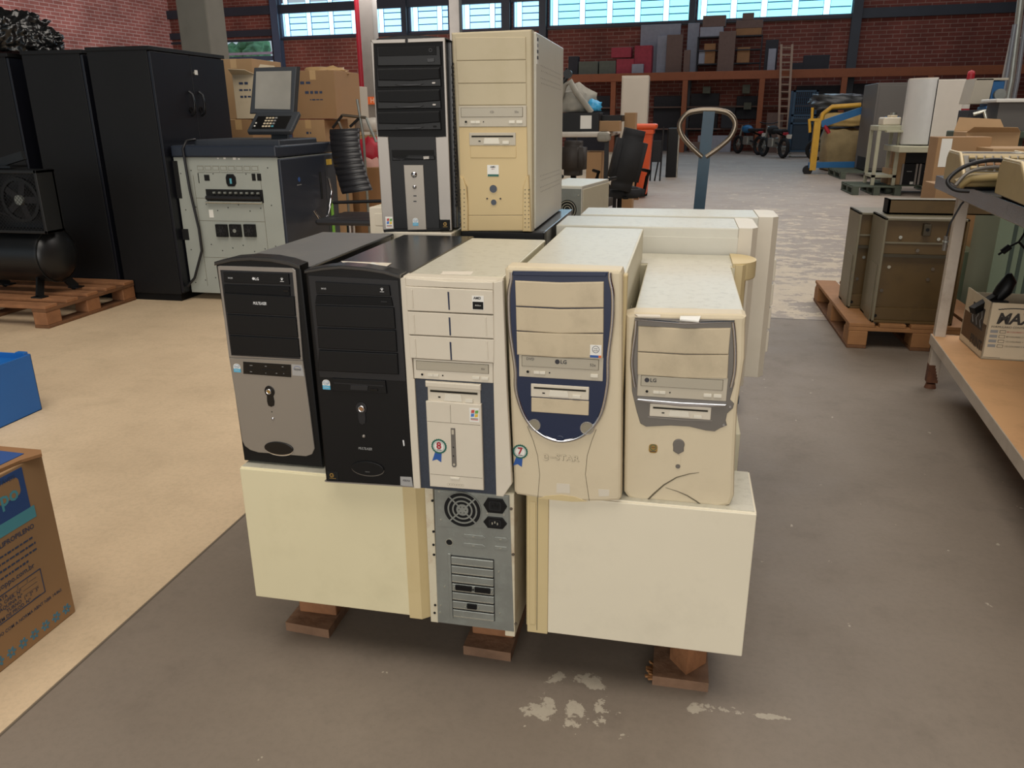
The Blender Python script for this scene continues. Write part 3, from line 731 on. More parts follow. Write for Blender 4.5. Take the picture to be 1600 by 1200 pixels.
for k in range(n):
    z1 = r[3] - .006 - (r[3] - r[1] - .010) * k / n; z0 = z1 - (r[3] - r[1] - .010) / n * .80; q = MB()
    q.box(r[0] + .008, r[2] - .001, -.0055, -.001, z0, z1, 'galv', bev=.0012); q.box(r[0] + .009, r[2] - .002, -.0060, -.004, z0, z0 + .0022, 'galv_bright')
    o = q.build('slot_cover', t)
    if k in (3, 5):
        q = MB(); xm = (r[0] + r[2]) / 2
        for xa, xb in (((r[0] + .016, xm + .002), (xm + .008, r[2] - .008)) if k == 3 else ((xm - .010, xm + .012),)):
            q.prism(rr(xa, z0 + .0035, xb, z1 - .001, .002), -.0085, -.003, 'black_plastic', bev=.0005); q.cyl((xa - .003, -.0055, (z0 + z1) / 2), (0, -1, 0), .0018, .003, 'galv_bright', 6); q.cyl((xb + .003, -.0055, (z0 + z1) / 2), (0, -1, 0), .0018, .003, 'galv_bright', 6)
        q.build('card_connector', o)
for (cx, cy) in ((138, 163), (145, 350), (145, 430), (148, 490), (155, 795), (152, 842)): c = F(cx, cy); q = MB(); q.cyl((c[0], .0005, c[1]), (0, -1, 0), .0028, .0018, 'hole', 10); q.build('screw_hole', t)
for (cx, cy) in ((615, 212), (627, 488), (643, 908)): c = F(cx, cy); q = MB(); q.cyl((c[0], .0005, c[1]), (0, -1, 0), .0032, .0028, 'screw', 8); q.build('screw', t)
for (cx, cy) in ((190, 275), (180, 105), (473, 238), (572, 246), (213, 680), (540, 590), (190, 793), (547, 840), (185, 836)): c = F(cx, cy); q = MB(); q.cyl((c[0], -.001, c[1]), (0, -1, 0), .002, .0018, 'galv_bright', 8); q.build('screw', t)

# ------------------------------------------------ row of five towers standing on top
# (a) black tower with silver front, far left
x0 = -.934; F = Face(x0, 1.445, Z1, K1); wd, hh, dp = .204, .442, .52
t = thing('computer_tower', 'black tower with brushed silver lower front, standing on the left end of the front row', 'computer', (x0, 1.445, Z1))
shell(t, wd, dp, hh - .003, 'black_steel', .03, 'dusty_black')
out = F.poly([(75, 325), (200, 295), (330, 286), (480, 295), (600, 318), (692, 350)]) + F.poly([(868, 805), (288, 752)], K2)
mb = MB(); mb.prism(out, 0, .034, 'black_plastic', bev=.004)
mb.prism([(x, z + .0022) for x, z in F.poly([(75, 325), (200, 295), (330, 286), (480, 295), (600, 318), (692, 350)])] + F.poly([(692, 372), (600, 342), (480, 318), (330, 308), (200, 316), (75, 345)]), -.004, .034, 'black_steel', bev=.0015)
mb.build('front_bezel', t)
mb = MB(); mb.prism(F.poly([(98, 350), (112, 345), (640, 362), (660, 378), (712, 1028), (180, 1006)]), -.004, .002, 'silver_bright', bev=.0015)
mb.prism(F.poly([(118, 374), (640, 392), (697, 1018), (198, 990)]), -.0046, .002, 'charcoal_line', bev=.001); mb.build('silver_frame', t)
mb = MB(); pts = F.poly([(180, 1006), (712, 1028)]) + F.poly([(745, 145), (780, 400), (812, 660), (795, 700), (750, 716), (700, 712), (400, 688), (340, 670), (300, 640), (280, 600), (250, 400), (205, 120)], K2)
mb.prism(pts, -.004, .002, 'silver_plastic', bev=.0018); mb.build('lower_panel', t)
r = F.rect(150, 388, 628, 470); q = MB(); q.prism(F.poly([(148, 388), (615, 402), (622, 478), (155, 462)]), -.0085, 0, 'black_plastic', bev=.0012)
q.text('LG', F(392, 437)[:1] + (-.0088,) + F(392, 437)[1:], .0075, 'white_print', bold=.02); c = F(366, 434); q.cyl((c[0], -.0085, c[1]), (0, -1, 0), .0028, .0003, 'white_print', 16)
c = F(202, 430); q.text('RW DVD', (c[0], -.0088, c[1]), .0045, 'white_print', width=.010); c = F(570, 440); q.cyl((c[0], -.0085, c[1]), (0, -1, 0), .0018, .0003, 'white_print', 12); q.ring((c[0], -.0085, c[1]), (0, -1, 0), .0028, .0034, .0003, 'white_print', 12, 20, 160); q.box(c[0] - .004, c[0] + .004, -.0088, 0, c[1] - .0045, c[1] - .0037, 'white_print')
o = q.build('optical_drive', t); q = MB(); q.prism(F.poly([(150, 478), (622, 494), (626, 560), (155, 535)]), -.0075, 0, 'black_matt', bev=.001); c = F(600, 522); q.box(c[0] - .006, c[0] + .005, -.0088, 0, c[1] - .002, c[1] + .0015, 'black_gloss'); q.build('eject_strip', o)
for k, (a, b_, c_, d_) in enumerate((((152, 538), (655, 565), (665, 704), (172, 680)), ((175, 690), (668, 715), (682, 858), (190, 832)), ((192, 842), (684, 868), (697, 1002), (208, 980)))):
    q = MB(); q.prism(F.poly([a, b_, c_, d_]), -.0085, 0, 'black_plastic', bev=.0018)
    if k == 0: c = F(412, 612); q.text('MULTILASER', (c[0], -.0088, c[1]), .0085, 'white_print', width=.030, bold=.02, shear=.25)
    q.build('drive_bay_cover', t)
q = MB(); pts = F.poly([(290, 20), (640, 42), (642, 134), (292, 108)], K2); q.prism(pts, -.0055, 0, 'black_gloss', bev=.0008)
for x, y, ww in ((350, 46, 40), (458, 52, 28), (582, 56, 24), (350, 92, 28), (458, 102, 10), (537, 104, 22), (590, 106, 10)): c = F(x, y, K2); q.box(c[0] - ww * .00008, c[0] + ww * .00008, -.0058, 0, c[1] - .0006, c[1] + .0006, 'grey_print')
for x, y, ww in ((345, 66, 70), (475, 76, 150), (588, 78, 36)): c = F(x, y, K2); q.box(c[0] - ww * .0001, c[0] + ww * .0001, -.006, 0, c[1] - .0008, c[1] + .0008, 'hole')
q.build('card_reader', t)
q = MB(); c = F(245, 66, K2); intel_sticker(q, c, .0165, .019, .0046); q.build('processor_sticker', t)
q = MB(); q.prism(F.poly([(645, 38), (722, 44), (738, 126), (652, 120)], K2), -.0046, 0, 'sticker_silver'); c = F(688, 78, K2); q.text('PERINI', (c[0], -.0049, c[1]), .006, 'dark_print', width=.016, shear=.3); q.ring((c[0], -.0046, c[1] - .001), (0, -1, 0), .0082, .0087, .0003, 'ribbon_blue', 24, 10, 170); q.build('shop_sticker', t)
q = MB(); pts = ell(*F(484, 238, K2), .0118, .0128, 20, -50, 230); q.prism(pts + F.poly([(465, 310), (474, 342), (496, 352), (518, 342), (520, 312)], K2), -.0052, 0, 'black_gloss', bev=.001)
q.build('button_recess', t); c = F(480, 238, K2)
def pbutton(t, c, r, y=-.0052, m='gold'):
    q = MB(); q.lathe([(r, 0), (r, .0022), (r * .72, .003), (r * .62, .0015), (0, .0015)], 'chrome', (c[0], y, c[1]), (0, -1, 0), 24); q.cyl((c[0], y - .0012, c[1]), (0, -1, 0), r * .6, .001, m, 20); q.build('power_button', t)
pbutton(t, c, .0064)
q = MB(); c = F(500, 388, K2); q.cyl((c[0], -.004, c[1]), (0, -1, 0), .0014, .0004, 'hole', 10); q.build('led', t)
q = MB(); c = F(508, 437, K2); q.lathe([(.0034, 0), (.0030, .002), (.0018, .003), (0, .0032)], 'chrome', (c[0], -.004, c[1]), (0, -1, 0), 18); q.build('reset_button', t)
q = MB(); c = F(553, 654, K2); q.prism(ell(c[0], c[1] - .0028, .0345, .0162, 40), -.0052, 0, 'chrome', bev=.0014); q.prism(ell(c[0], c[1], .0342, .0152, 40), -.0068, 0, 'black_gloss', bev=.001); q.build('oval_badge', t)

# (b) all black tower
x0 = -.700; F = Face(x0, 1.392, Z1, K1); wd, dp = .192, .555
t = thing('computer_tower', 'all black tower with a torn paper strip on its top, second in the front row', 'computer', (x0, 1.392, Z1))
shell(t, wd, dp, .440, 'black_steel', .03)
top = [(722, 385), (860, 360), (985, 350), (1140, 362), (1290, 385), (1410, 418)]
mb = MB(); mb.prism(F.poly(top) + F.poly([(1540, 945), (890, 905)], K2), 0, .034, 'black_plastic', bev=.004)
mb.prism([(x, z + .002) for x, z in F.poly(top)] + F.poly([(1410, 440), (1290, 405), (1140, 382), (985, 370), (860, 380), (722, 402)]), -.004, .034, 'black_steel', bev=.0015)
mb.prism(F.poly([(748, 415), (1395, 450), (1452, 1180), (830, 1150)]), -.0015, 0, 'charcoal_line', bev=.0008)
mb.prism(F.poly([(880, 900), (1535, 940), (1538, 948), (892, 908)], K2), -.001, .01, 'silver_bright')
mb.prism(F.poly([(1455, 600), (1465, 602), (1470, 640), (1462, 645)], K2), -.0008, 0, 'white_print')
mb.build('front_bezel', t)
q = MB(); q.prism(F.poly([(805, 458), (1335, 486), (1345, 562), (815, 545)]), -.006, 0, 'black_plastic', bev=.0012); c = F(868, 508); q.text('RW DVD', (c[0], -.0063, c[1]), .0045, 'white_print', width=.010)
c = F(1285, 515); q.cyl((c[0], -.006, c[1]), (0, -1, 0), .0018, .0003, 'white_print', 12); q.ring((c[0], -.006, c[1]), (0, -1, 0), .0028, .0034, .0003, 'white_print', 12, 20, 160); q.box(c[0] - .004, c[0] + .004, -.0063, 0, c[1] - .0045, c[1] - .0037, 'white_print')
o = q.build('optical_drive', t); q = MB(); q.prism(F.poly([(812, 556), (1348, 572), (1362, 634), (802, 618)]), -.005, 0, 'black_matt', bev=.001); c = F(1300, 602); q.box(c[0] - .006, c[0] + .006, -.0062, 0, c[1] - .001, c[1] + .001, 'charcoal_line'); q.build('eject_strip', o)
for pts in (((803, 628), (1368, 645), (1380, 800), (818, 778)), ((818, 790), (1382, 808), (1392, 965), (828, 938)), ((830, 950), (1394, 975), (1402, 1128), (822, 1100))):
    q = MB(); q.prism(F.poly(pts), -.006, 0, 'black_plastic', bev=.002); q.build('drive_bay_cover', t)
q = MB(); q.prism(F.poly([(940, 142), (1330, 160), (1342, 256), (945, 236)], K2), -.004, 0, 'black_plastic', bev=.001); q.box(*[v for v in (F(960, 190, K2)[0], F(1320, 190, K2)[0])], -.0046, 0, F(1100, 184, K2)[1] - .001, F(1100, 184, K2)[1] + .001, 'charcoal_line')
q.prism(F.poly([(1078, 190), (1208, 196), (1205, 232), (1075, 226)], K2), -.0055, 0, 'charcoal_line', bev=.0008); o = q.build('floppy_drive', t)
q = MB(); q.prism(F.poly([(1222, 214), (1278, 217), (1278, 236), (1222, 233)], K2), -.0058, 0, 'black_gloss', bev=.0005); q.build('eject_button', o)
q = MB(); intel_sticker(q, F(895, 192, K2), .0165, .0205, .0012); q.build('processor_sticker', t)
q = MB(); q.prism(ell(*F(1152, 365, K2), .0120, .0125, 20, -50, 230) + F.poly([(1130, 440), (1140, 475), (1160, 488), (1182, 475), (1185, 440)], K2), -.002, 0, 'charcoal_line', bev=.0008); q.build('button_recess', t)
pbutton(t, F(1155, 368, K2), .0072, -.002, 'card_dark')
q = MB(); c = F(1171, 570, K2); q.lathe([(.0034, 0), (.0030, .002), (.0018, .003), (0, .0032)], 'silver_bright', (c[0], -.001, c[1]), (0, -1, 0), 18); q.build('reset_button', t)
q = MB(); c = F(1180, 663, K2); q.text('MULTILASER', (c[0], -.0004, c[1]), .0075, 'grey_print', width=.030, bold=.02, shear=.25); q.build('brand_lettering', t)
q = MB(); c = F(1200, 806, K2); q.prism(ell(c[0], c[1] - .0022, .036, .0160, 40), -.0025, 0, 'grey_plastic', bev=.001); q.prism(ell(c[0], c[1], .0358, .0160, 40), -.0036, 0, 'black_plastic', bev=.001); q.box(c[0] - .005, c[0] + .005, -.0038, 0, c[1] - .0075, c[1] - .0070, 'grey_print'); q.build('oval_badge', t)
q = MB(); q.prism(F.poly([(897, 828), (980, 834), (985, 902), (905, 896)], K2), -.0008, 0, 'hole'); c = F(935, 858, K2); q.ring((c[0], -.0008, c[1]), (0, -1, 0), .0030, .0048, .0004, 'gold', 20, 30, 330); q.box(c[0], c[0] + .005, -.0012, 0, c[1] - .0008, c[1] + .0008, 'gold'); q.box(c[0] - .006, c[0] + .009, -.001, 0, c[1] - .0075, c[1] - .0065, 'gold'); q.build('board_sticker', t)
q = MB(); q.prism(F.poly([(1438, 868), (1520, 872), (1532, 945), (1440, 932)], K2), -.0008, 0, 'sticker_silver'); c = F(1482, 898, K2); q.text('PERINI', (c[0], -.0011, c[1]), .006, 'dark_print', width=.016, shear=.3); q.build('shop_sticker', t)
p = [atz(533, 408, Z1 + .441), atz(612, 411, Z1 + .441), atz(603, 417, Z1 + .441), atz(540, 414, Z1 + .441)]
q = MB(); q.prism([(a.x - x0, a.y - 1.392) for a in p], .4405, .4412, 'paper', axes=((1, 0, 0), (0, 1, 0), (0, 0, 1)))
p = [atz(582, 411, Z1 + .441), atz(598, 418, Z1 + .441), atz(574, 416, Z1 + .441)]; q.prism([(a.x - x0, a.y - 1.392) for a in p], .4405, .4430, 'sticker_white', axes=((1, 0, 0), (0, 1, 0), (0, 0, 1))); q.build('torn_label', t)

# (c) cream tower with blue mesh strips
x0 = -.509; F = Face(x0, 1.399, Z1, K3); wd, dp = .194, .515
t = thing('computer_tower', 'cream tower with dark blue mesh side strips and an 8 ribbon sticker', 'computer', (x0, 1.399, Z1))
shell(t, wd - .004, dp, .440, 'cream_steel', .035, 'dusty_top')
ol = F.poly([(32, 435), (75, 425), (350, 448), (700, 460), (772, 445), (775, 455)]) + F.poly([(985, 950), (912, 1060), (850, 1057), (145, 988)], K4)
mb = MB(); ex = [F(32, 438), F(772, 460), F(930, 1062, K4), F(148, 985, K4)]
mb.prism([(-.0, .441), (wd - .003, .439), (wd - .003, .0), (.0, 0)], .004, .036, 'bone_plastic', bev=.002)
mb.prism(F.poly([(32, 435), (68, 428), (128, 1160)]) + F.poly([(158, 62), (210, 990), (148, 988)], K4), -.006, .006, 'bone_plastic', bev=.002)
mb.prism(F.poly([(700, 462), (768, 448)]) + F.poly([(940, 100), (985, 952), (912, 1060), (852, 1055), (828, 100), (826, 0)], K4), -.006, .006, 'bone_plastic', bev=.002)
mb.prism(F.poly([(68, 430), (362, 455), (700, 462), (700, 518), (362, 500), (72, 490)]), -.006, .006, 'bone_plastic', bev=.0015); mb.build('front_bezel', t)
q = MB(); q.prism(F.poly([(158, 62), (826, 95), (850, 1050), (209, 992)], K4), -.001, .006, 'mesh_blue'); q.build('mesh_grille', t)
for k, pts in enumerate((((72, 490), (700, 520), (704, 692), (82, 664)), ((84, 670), (704, 700), (708, 866), (92, 836)), ((94, 842), (708, 872), (706, 1040), (106, 1005)))):
    q = MB(); q.prism(F.poly(pts), -.008, 0, 'bone_plastic', bev=.0016); a = pts
    sx = (a[0][0] + a[1][0]) / 2 - 8; sy = a[0][1] + 38 + 4 * k
    q.prism(F.poly([(sx - 4, sy), (sx + 8, sy + 2), (sx + 14, sy + 130), (sx + 4, sy + 130)]), -.0086, 0, 'navy')
    for dx in (42, 558): 
        if k == 0 and dx > 100: continue
        xx = a[0][0] + dx; yy = a[0][1] + (24 if dx < 100 else 42); q.prism(F.poly([(xx, yy), (xx + 9, yy), (xx + 17, yy + 128), (xx + 8, yy + 128)]), -.0092, 0, 'bone_plastic', bev=.0006)
    if k == 0:
        rct = F.rect(550, 555, 636, 660); q.box(rct[0], rct[2], -.0086, 0, rct[1], rct[3], 'sticker_white'); zm = (rct[1] + rct[3]) / 2 + .002
        q.box(rct[0] + .001, rct[2] - .001, -.0089, 0, rct[1] + .001, zm, 'hole'); cx_ = (rct[0] + rct[2]) / 2; q.text('AMD', (cx_ - .001, -.0092, rct[3] - .0045), .0065, 'dark_print', bold=.03); q.text('Athlon', (cx_, -.0092, (rct[1] + zm) / 2 + .001), .0042, 'sticker_white', shear=.2)
    q.build('drive_bay_cover', t)
rct = (F(122, 1010)[0], F(160, 62, K4)[1] - .001, F(826, 100, K4)[0] - .001, F(400, 1022)[1])
rct = (F(126, 1100)[0], F(400, 72, K4)[1], F(824, 60, K4)[0], F(400, 1030)[1])
optical(t, rct, 'bone_plastic', 'drive_tray', .0035, marks=(('52x', .88, .70, .12),))
pts = F.poly([(250, 75), (722, 105), (722, 158), (252, 124)], K4); q = MB(); q.prism(pts, -.008, 0, 'bone_plastic', bev=.0025); q.build('visor', t)
rct = (F(268, 190, K4)[0], F(400, 262, K4)[1], F(716, 200, K4)[0], F(400, 130, K4)[1]); floppy(t, rct, 'bone_plastic', .0035)
q = MB(); q.prism(F.poly([(256, 246), (300, 240), (728, 272), (728, 285), (748, 1002), (292, 968)], K4), -.0085, 0, 'bone_plastic', bev=.002)
for (a, b_) in (((262, 412), (728, 448)), ((288, 860), (746, 898))):
    A, B = F(*a, K4), F(*b_, K4); q.bar((A[0] + .002, -.0085, A[1]), (B[0] - .002, -.0085, B[1]), .0006, .0006, 'seam_and_shadow', up=(0, 1, 0))
A = F(466, 275, K4); B = F(470, 425, K4); q.bar((A[0], -.0085, A[1]), (B[0], -.0085, B[1]), .0006, .0006, 'seam_and_shadow', up=(0, 1, 0))
q.prism(F.poly([(465, 886), (546, 892), (543, 908), (470, 902)], K4), -.0105, 0, 'white_button', bev=.0006)
for k in range(7): c = F(450 + k * 20, 948 + k * 1.5, K4); q.ring((c[0], -.0085, c[1]), (0, -1, 0), .0022, .0028, .0004, 'drive_grey', 12)
door = q.build('front_door', t)
q = MB(); q.prism(F.poly([(470, 470), (507, 472), (520, 790), (512, 802), (490, 802), (480, 788)], K4), -.010, 0, 'grey_plastic', bev=.0006); 
for y in (632, 705): c = F(494, y, K4); q.cyl((c[0], -.010, c[1]), (0, -1, 0), .0014, .0004, 'hole', 10)
c = F(500, 778, K4); q.cyl((c[0], -.010, c[1]), (0, -1, 0), .0024, .001, 'drive_grey', 14); c = F(489, 500, K4); q.prism(rr(c[0] - .0024, c[1] - .006, c[0] + .0024, c[1] + .004, .001), -.0108, 0, 'drive_grey', bev=.0004); q.build('button_strip', door)
q = MB(); rct = F.rect(628, 298, 712, 422, K4); win_flag(q, rct[0], rct[1], rct[2], rct[3], .0089); q.build('system_sticker', door)
q = MB(); badge_ribbon(q, F(371, 626, K4), .0166, '8', .0089); q.build('ribbon_sticker', door)
q = MB(); p = [atz(692, 424, Z1 + .441), atz(740, 424, Z1 + .441), atz(736, 429, Z1 + .441), atz(688, 429, Z1 + .441)]
q.prism([(a.x - x0, a.y - 1.399) for a in p], .4405, .4410, 'paper', axes=((1, 0, 0), (0, 1, 0), (0, 0, 1))); q.build('top_label', t)

# (d) e-star tower: blue shield front with chrome edge
x0 = -.298; F = Face(x0, 1.410, Z1, K5); wd, hh, dp = .214, .452, .655
t = thing('computer_tower', 'cream tower with dark blue shield-shaped front edged in chrome and a 7 ribbon sticker', 'computer', (x0, 1.410, Z1))
mb = MB(); mb.box(.004, wd - .006, .04, dp, 0, hh, 'cream_steel', bev=.003); mb.box(.008, wd - .010, .045, dp - .004, hh - .001, hh + .0006, 'dusty_top')
mb.box(wd - .0065, wd - .0055, .10, .25, .27, .35, 'seam_and_shadow'); mb.box(wd - .008, wd - .0050, .103, .247, .274, .346, 'cream_steel', bev=.001); mb.build('steel_cover', t)
mb = MB(); ol = F.poly([(40, 372), (60, 352), (880, 382), (890, 410)]) + F.poly([(1040, 1080), (1020, 1108), (900, 1114), (620, 1112), (400, 1096), (150, 1055), (125, 1025)], K6)
mb.prism(ol, 0, .045, 'cream_plastic', bev=.006)
mb.box(.002, wd - .003, .02, .045, .004, hh, 'yellow_plastic', bev=.003)
mb.build('front_bezel', t)
q = MB(); TP = F.poly([(92, 392), (90, 450), (74, 560), (82, 800), (120, 1080)]) + F.poly([(148, 150), (200, 330), (264, 442), (340, 516), (435, 568), (540, 588), (664, 563), (760, 503), (836, 418), (888, 302), (926, 90)], K6) + F.poly([(788, 1000), (816, 760), (821, 560), (802, 450), (798, 394)])
q.sp([(x, -.0042, z) for x, z in TP], .0040, 'chrome', 10)
def inset(pts, k, dz=0):
    cx = sum(p[0] for p in pts) / len(pts); cz = sum(p[1] for p in pts) / len(pts)
    return [(cx + (p[0] - cx) * k, cz + (p[1] - cz) * (1 - (1 - k) * .5) + dz) for p in pts]
q.build('chrome_trim', t)
Ln = [(108, 450), (90, 560), (98, 800), (135, 1080)]; Rn = [(782, 450), (802, 560), (798, 760), (770, 1000)]
L6n = [(165, 150), (218, 330), (280, 430), (350, 500), (440, 552), (545, 572)]; R6n = [(912, 90), (872, 300), (820, 405), (750, 485), (660, 545)]
Ln = [(98, 450), (82, 560), (90, 800), (127, 1080)]; Rn = [(796, 450), (814, 560), (810, 760), (782, 1000)]; L6n = [(155, 150), (208, 330), (270, 438), (345, 510), (440, 560), (545, 580)]; R6n = [(920, 90), (880, 300), (828, 412), (756, 495), (664, 555)]
pts = F.poly([(100, 384), (790, 390)] + Rn) + F.poly(R6n + list(reversed(L6n)), K6) + F.poly(list(reversed(Ln)))
q = MB(); q.prism(pts, -.0066, 0, 'navy', bev=.001)
q.prism(F.poly([(106, 386), (780, 392), (775, 420), (400, 418), (108, 412)]), -.0085, 0, 'navy', bev=.0012); q.build('blue_shield', t)
for k, pts in enumerate((((122, 448), (440, 462), (758, 456), (757, 640), (440, 642), (128, 628)), ((128, 636), (440, 652), (757, 648), (756, 822), (440, 826), (132, 804)), ((132, 812), (440, 826), (755, 830), (752, 1003), (440, 1000), (136, 978)))):
    q = MB(); q.prism(F.poly(pts), -.011, 0, 'bay_cream', bev=.0018)
    if k == 2:
        rct = F.rect(662, 905, 740, 1000); q.box(rct[0], rct[2], -.0116, 0, rct[1], rct[3], 'sticker_white'); cx_, cz_ = (rct[0] + rct[2]) / 2, rct[3] - .0085
        q.ring((cx_, -.0116, cz_), (0, -1, 0), .0060, .0068, .0003, 'navy', 24); q.text('intel', (cx_, -.0119, cz_ + .0018), .0038, 'navy'); q.text('inside', (cx_, -.0119, cz_ - .002), .0038, 'navy'); q.box(rct[0], rct[2] - .005, -.0118, 0, rct[1], rct[1] + .0045, 'ribbon_blue'); q.box(rct[2] - .005, rct[2], -.0118, 0, rct[1], rct[1] + .0045, 'orange_print')
    q.build('drive_bay_cover', t)
rct = (F(148, 1100)[0], F(500, 1158)[1], F(752, 1100)[0], F(500, 990)[1])
optical(t, rct, 'drive_grey', 'drive_tray', .0078, logo=.5, marks=(('DVD', .14, .80, .16), ('52x', .88, .68, .16)), btn=1)
rct = F.rect(277, 102, 768, 236, K6); rct = (rct[0], rct[1], rct[2], F(500, 108, K6)[1]); floppy(t, rct, 'bone_plastic', .0085)
q = MB(); rct = (F(280, 300, K6)[0], F(500, 348, K6)[1], F(768, 300, K6)[0], F(500, 226, K6)[1]); plate(q, rct, .0085, 'bay_cream'); q.build('floppy_bay_cover', t)
M('clear_plastic', '#9c9684', .15, metal=.4, var=.05)
for (cx, cy, r_, a0) in ((305, 448, .0125, 0), (752, 475, .0135, 0), (522, 560, .0085, 0)):
    q = MB(); c = F(cx, cy, K6)
    q.prism(ell(c[0], c[1], r_, r_ * (1.0 if r_ > .01 else .7), 24), -.0078, 0, 'clear_plastic' if r_ > .01 else 'navy', bev=.0015)
    if r_ > .01: q.ring((c[0], -.0078, c[1]), (0, -1, 0), r_ * .88, r_ * .97, .0006, 'chrome', 24)
    q.build('power_button' if cx == 752 else ('reset_button' if cx == 305 else 'led_window'), t)
q = MB()
for P in (([(240, 470), (290, 590), (328, 720), (345, 880), (330, 1075)]), ([(828, 495), (790, 590), (750, 720), (735, 880), (768, 1105)])):
    q.tube([(F(x, y, K6)[0], -.0003, F(x, y, K6)[1]) for x, y in P], .0005, 'seam_and_shadow', 6)
q.prism(F.poly([(335, 1085), (400, 1062), (530, 1053), (640, 1068), (755, 1110), (620, 1112)], K6), -.001, 0, 'yellow_plastic', bev=.0005)
q.prism(F.poly([(490, 955), (602, 962), (604, 1040), (488, 1035)], K6), -.0004, 0, 'bone_plastic'); q.prism(F.poly([(845, 1005), (940, 1010), (935, 1065), (850, 1068)], K6), -.0004, 0, 'bone_plastic')
q.build('apron_lines', t)
q = MB(); c = F(394, 722, K6); q.text('e', (c[0] + .0006, -.0002, c[1] - .0006), .027, 'seam_and_shadow', bold=.015); q.text('e', (c[0], -.0006, c[1]), .027, 'cream_plastic', bold=.015); c = F(556, 738, K6); q.text('\u2013STAR', (c[0] + .0006, -.0002, c[1] - .0006), .0165, 'seam_and_shadow', bold=.02, width=.059); q.text('\u2013STAR', (c[0], -.0006, c[1]), .0165, 'cream_plastic', bold=.02, width=.059); q.build('raised_lettering', t)  # offset darker copies paint the shadow of the raised letters
q = MB(); badge_ribbon(q, F(180, 685, K6), .0158, '7', .0008); q.build('ribbon_sticker', t)

# (e) short cream tower with curved grey surround
x0 = -.075; F = Face(x0, 1.440, Z1, K7); wd, hh, dp = .207, .378, .555
t = thing('computer_tower', 'shortest tower of the front row, cream with a grey chrome-edged surround and drop-shaped button', 'computer', (x0, 1.440, Z1))
shell(t, wd - .002, dp, hh, 'cream_steel', .04, 'dusty_top', bev=.004)
mb = MB(); ol = F.poly([(88, 560), (150, 545), (1000, 560), (1032, 575), (1025, 640), (1020, 900)]) + F.poly([(1048, 200), (1025, 700), (1020, 960), (985, 1035), (880, 1058), (770, 1042), (500, 1020), (300, 1000), (200, 1002), (120, 975), (78, 920), (80, 700), (88, 100)], K8) + F.poly([(85, 800)])
mb.prism(ol, 0, .044, 'cream_plastic', bev=.007); mb.build('front_bezel', t)
G_ = F.poly([(160, 580), (935, 600), (950, 760), (955, 900), (938, 1100)]) + F.poly([(985, 130), (1020, 165), (1010, 205), (960, 250), (948, 310), (960, 350), (900, 375), (855, 402), (780, 395), (640, 362), (480, 352), (270, 362), (222, 335), (190, 230), (150, 60)], K8) + F.poly([(125, 900), (135, 750)])
q = MB(); q.prism(G_, -.002, 0, 'grey_plastic', bev=.001); q.build('grey_surround', t)
q = MB(); q.prism(F.poly([(165, 582), (550, 610), (940, 598), (938, 615), (550, 632), (168, 600)]), -.0065, 0, 'chrome', bev=.002)
q.sp([(x, -.003, z) for x, z in F.poly([(170, 600), (162, 700), (142, 850), (138, 960), (160, 1120)])], .0034, 'chrome', 8); q.sp([(x, -.003, z) for x, z in F.poly([(926, 615), (936, 700), (944, 850), (938, 1000), (912, 1120)])], .0034, 'chrome', 8); q.build('chrome_trim', t)
for pts in (((188, 642), (550, 662), (908, 658), (890, 862), (550, 858), (184, 838)), ((183, 844), (550, 866), (892, 866), (882, 1052), (550, 1046), (182, 1020))):
    q = MB(); q.prism(F.poly(pts), -.0065, 0, 'bay_cream', bev=.0016); q.build('drive_bay_cover', t)
rct = (F(182, 1100)[0], F(560, 118, K8)[1], F(884, 1100)[0], F(560, 1032)[1]); optical(t, rct, 'drive_grey', 'drive_tray', .0045, logo=.14)
q = MB(); q.prism(F.poly([(188, 128), (200, 112), (560, 142), (955, 160), (950, 180), (800, 186), (560, 180), (330, 155)], K8), -.009, 0, 'chrome', bev=.002); q.build('chrome_lip', t)
rct = (F(300, 250, K8)[0], F(560, 285, K8)[1], F(822, 250, K8)[0], F(560, 178, K8)[1]); floppy(t, rct, 'bone_plastic', .004)
q = MB(); q.prism(F.poly([(285, 270), (560, 296), (835, 305), (832, 312), (560, 304), (290, 280)], K8), -.003, 0, 'silver_bright'); 
for p_ in ((985, 190), (932, 345)): c = F(*p_, K8); q.cyl((c[0], -.002, c[1]), (0, -1, 0), .0022, .002, 'chrome', 12)
q.build('surround_trim', t)
q = MB(); c = F(548, 515, K8); pts = ell(c[0], c[1], .0112, .0118, 24, -25, 205); q.prism(pts + F.poly([(500, 570), (545, 598), (592, 572)], K8), -.002, 0, 'grey_plastic', bev=.0012); q.build('power_button', t)
q = MB(); c = F(541, 700, K8); q.cyl((c[0], 0, c[1]), (0, -1, 0), .0046, .0016, 'grey_plastic', 18); q.build('reset_button', t)
q = MB(); q.prism(F.poly([(528, 608), (562, 608), (566, 660), (560, 690), (522, 690), (524, 660)], K8), -.0008, 0, 'cream_plastic', bev=.0003); q.build('light_guide', t)
q = MB(); c = F(330, 550, K8); q.prism(rr(c[0] - .0085, c[1] - .0095, c[0] + .0085, c[1] + .0095, .006), -.0005, 0, 'gold'); q.ring((c[0], -.0005, c[1] + .0025), (0, -1, 0), .0052, .0064, .0004, 'badge_green', 20); q.text('intel', (c[0], -.001, c[1] + .003), .0045, 'dark_print'); q.box(c[0] - .006, c[0] + .006, -.0008, 0, c[1] - .0068, c[1] - .0052, 'dark_print'); q.build('processor_sticker', t)
q = MB()
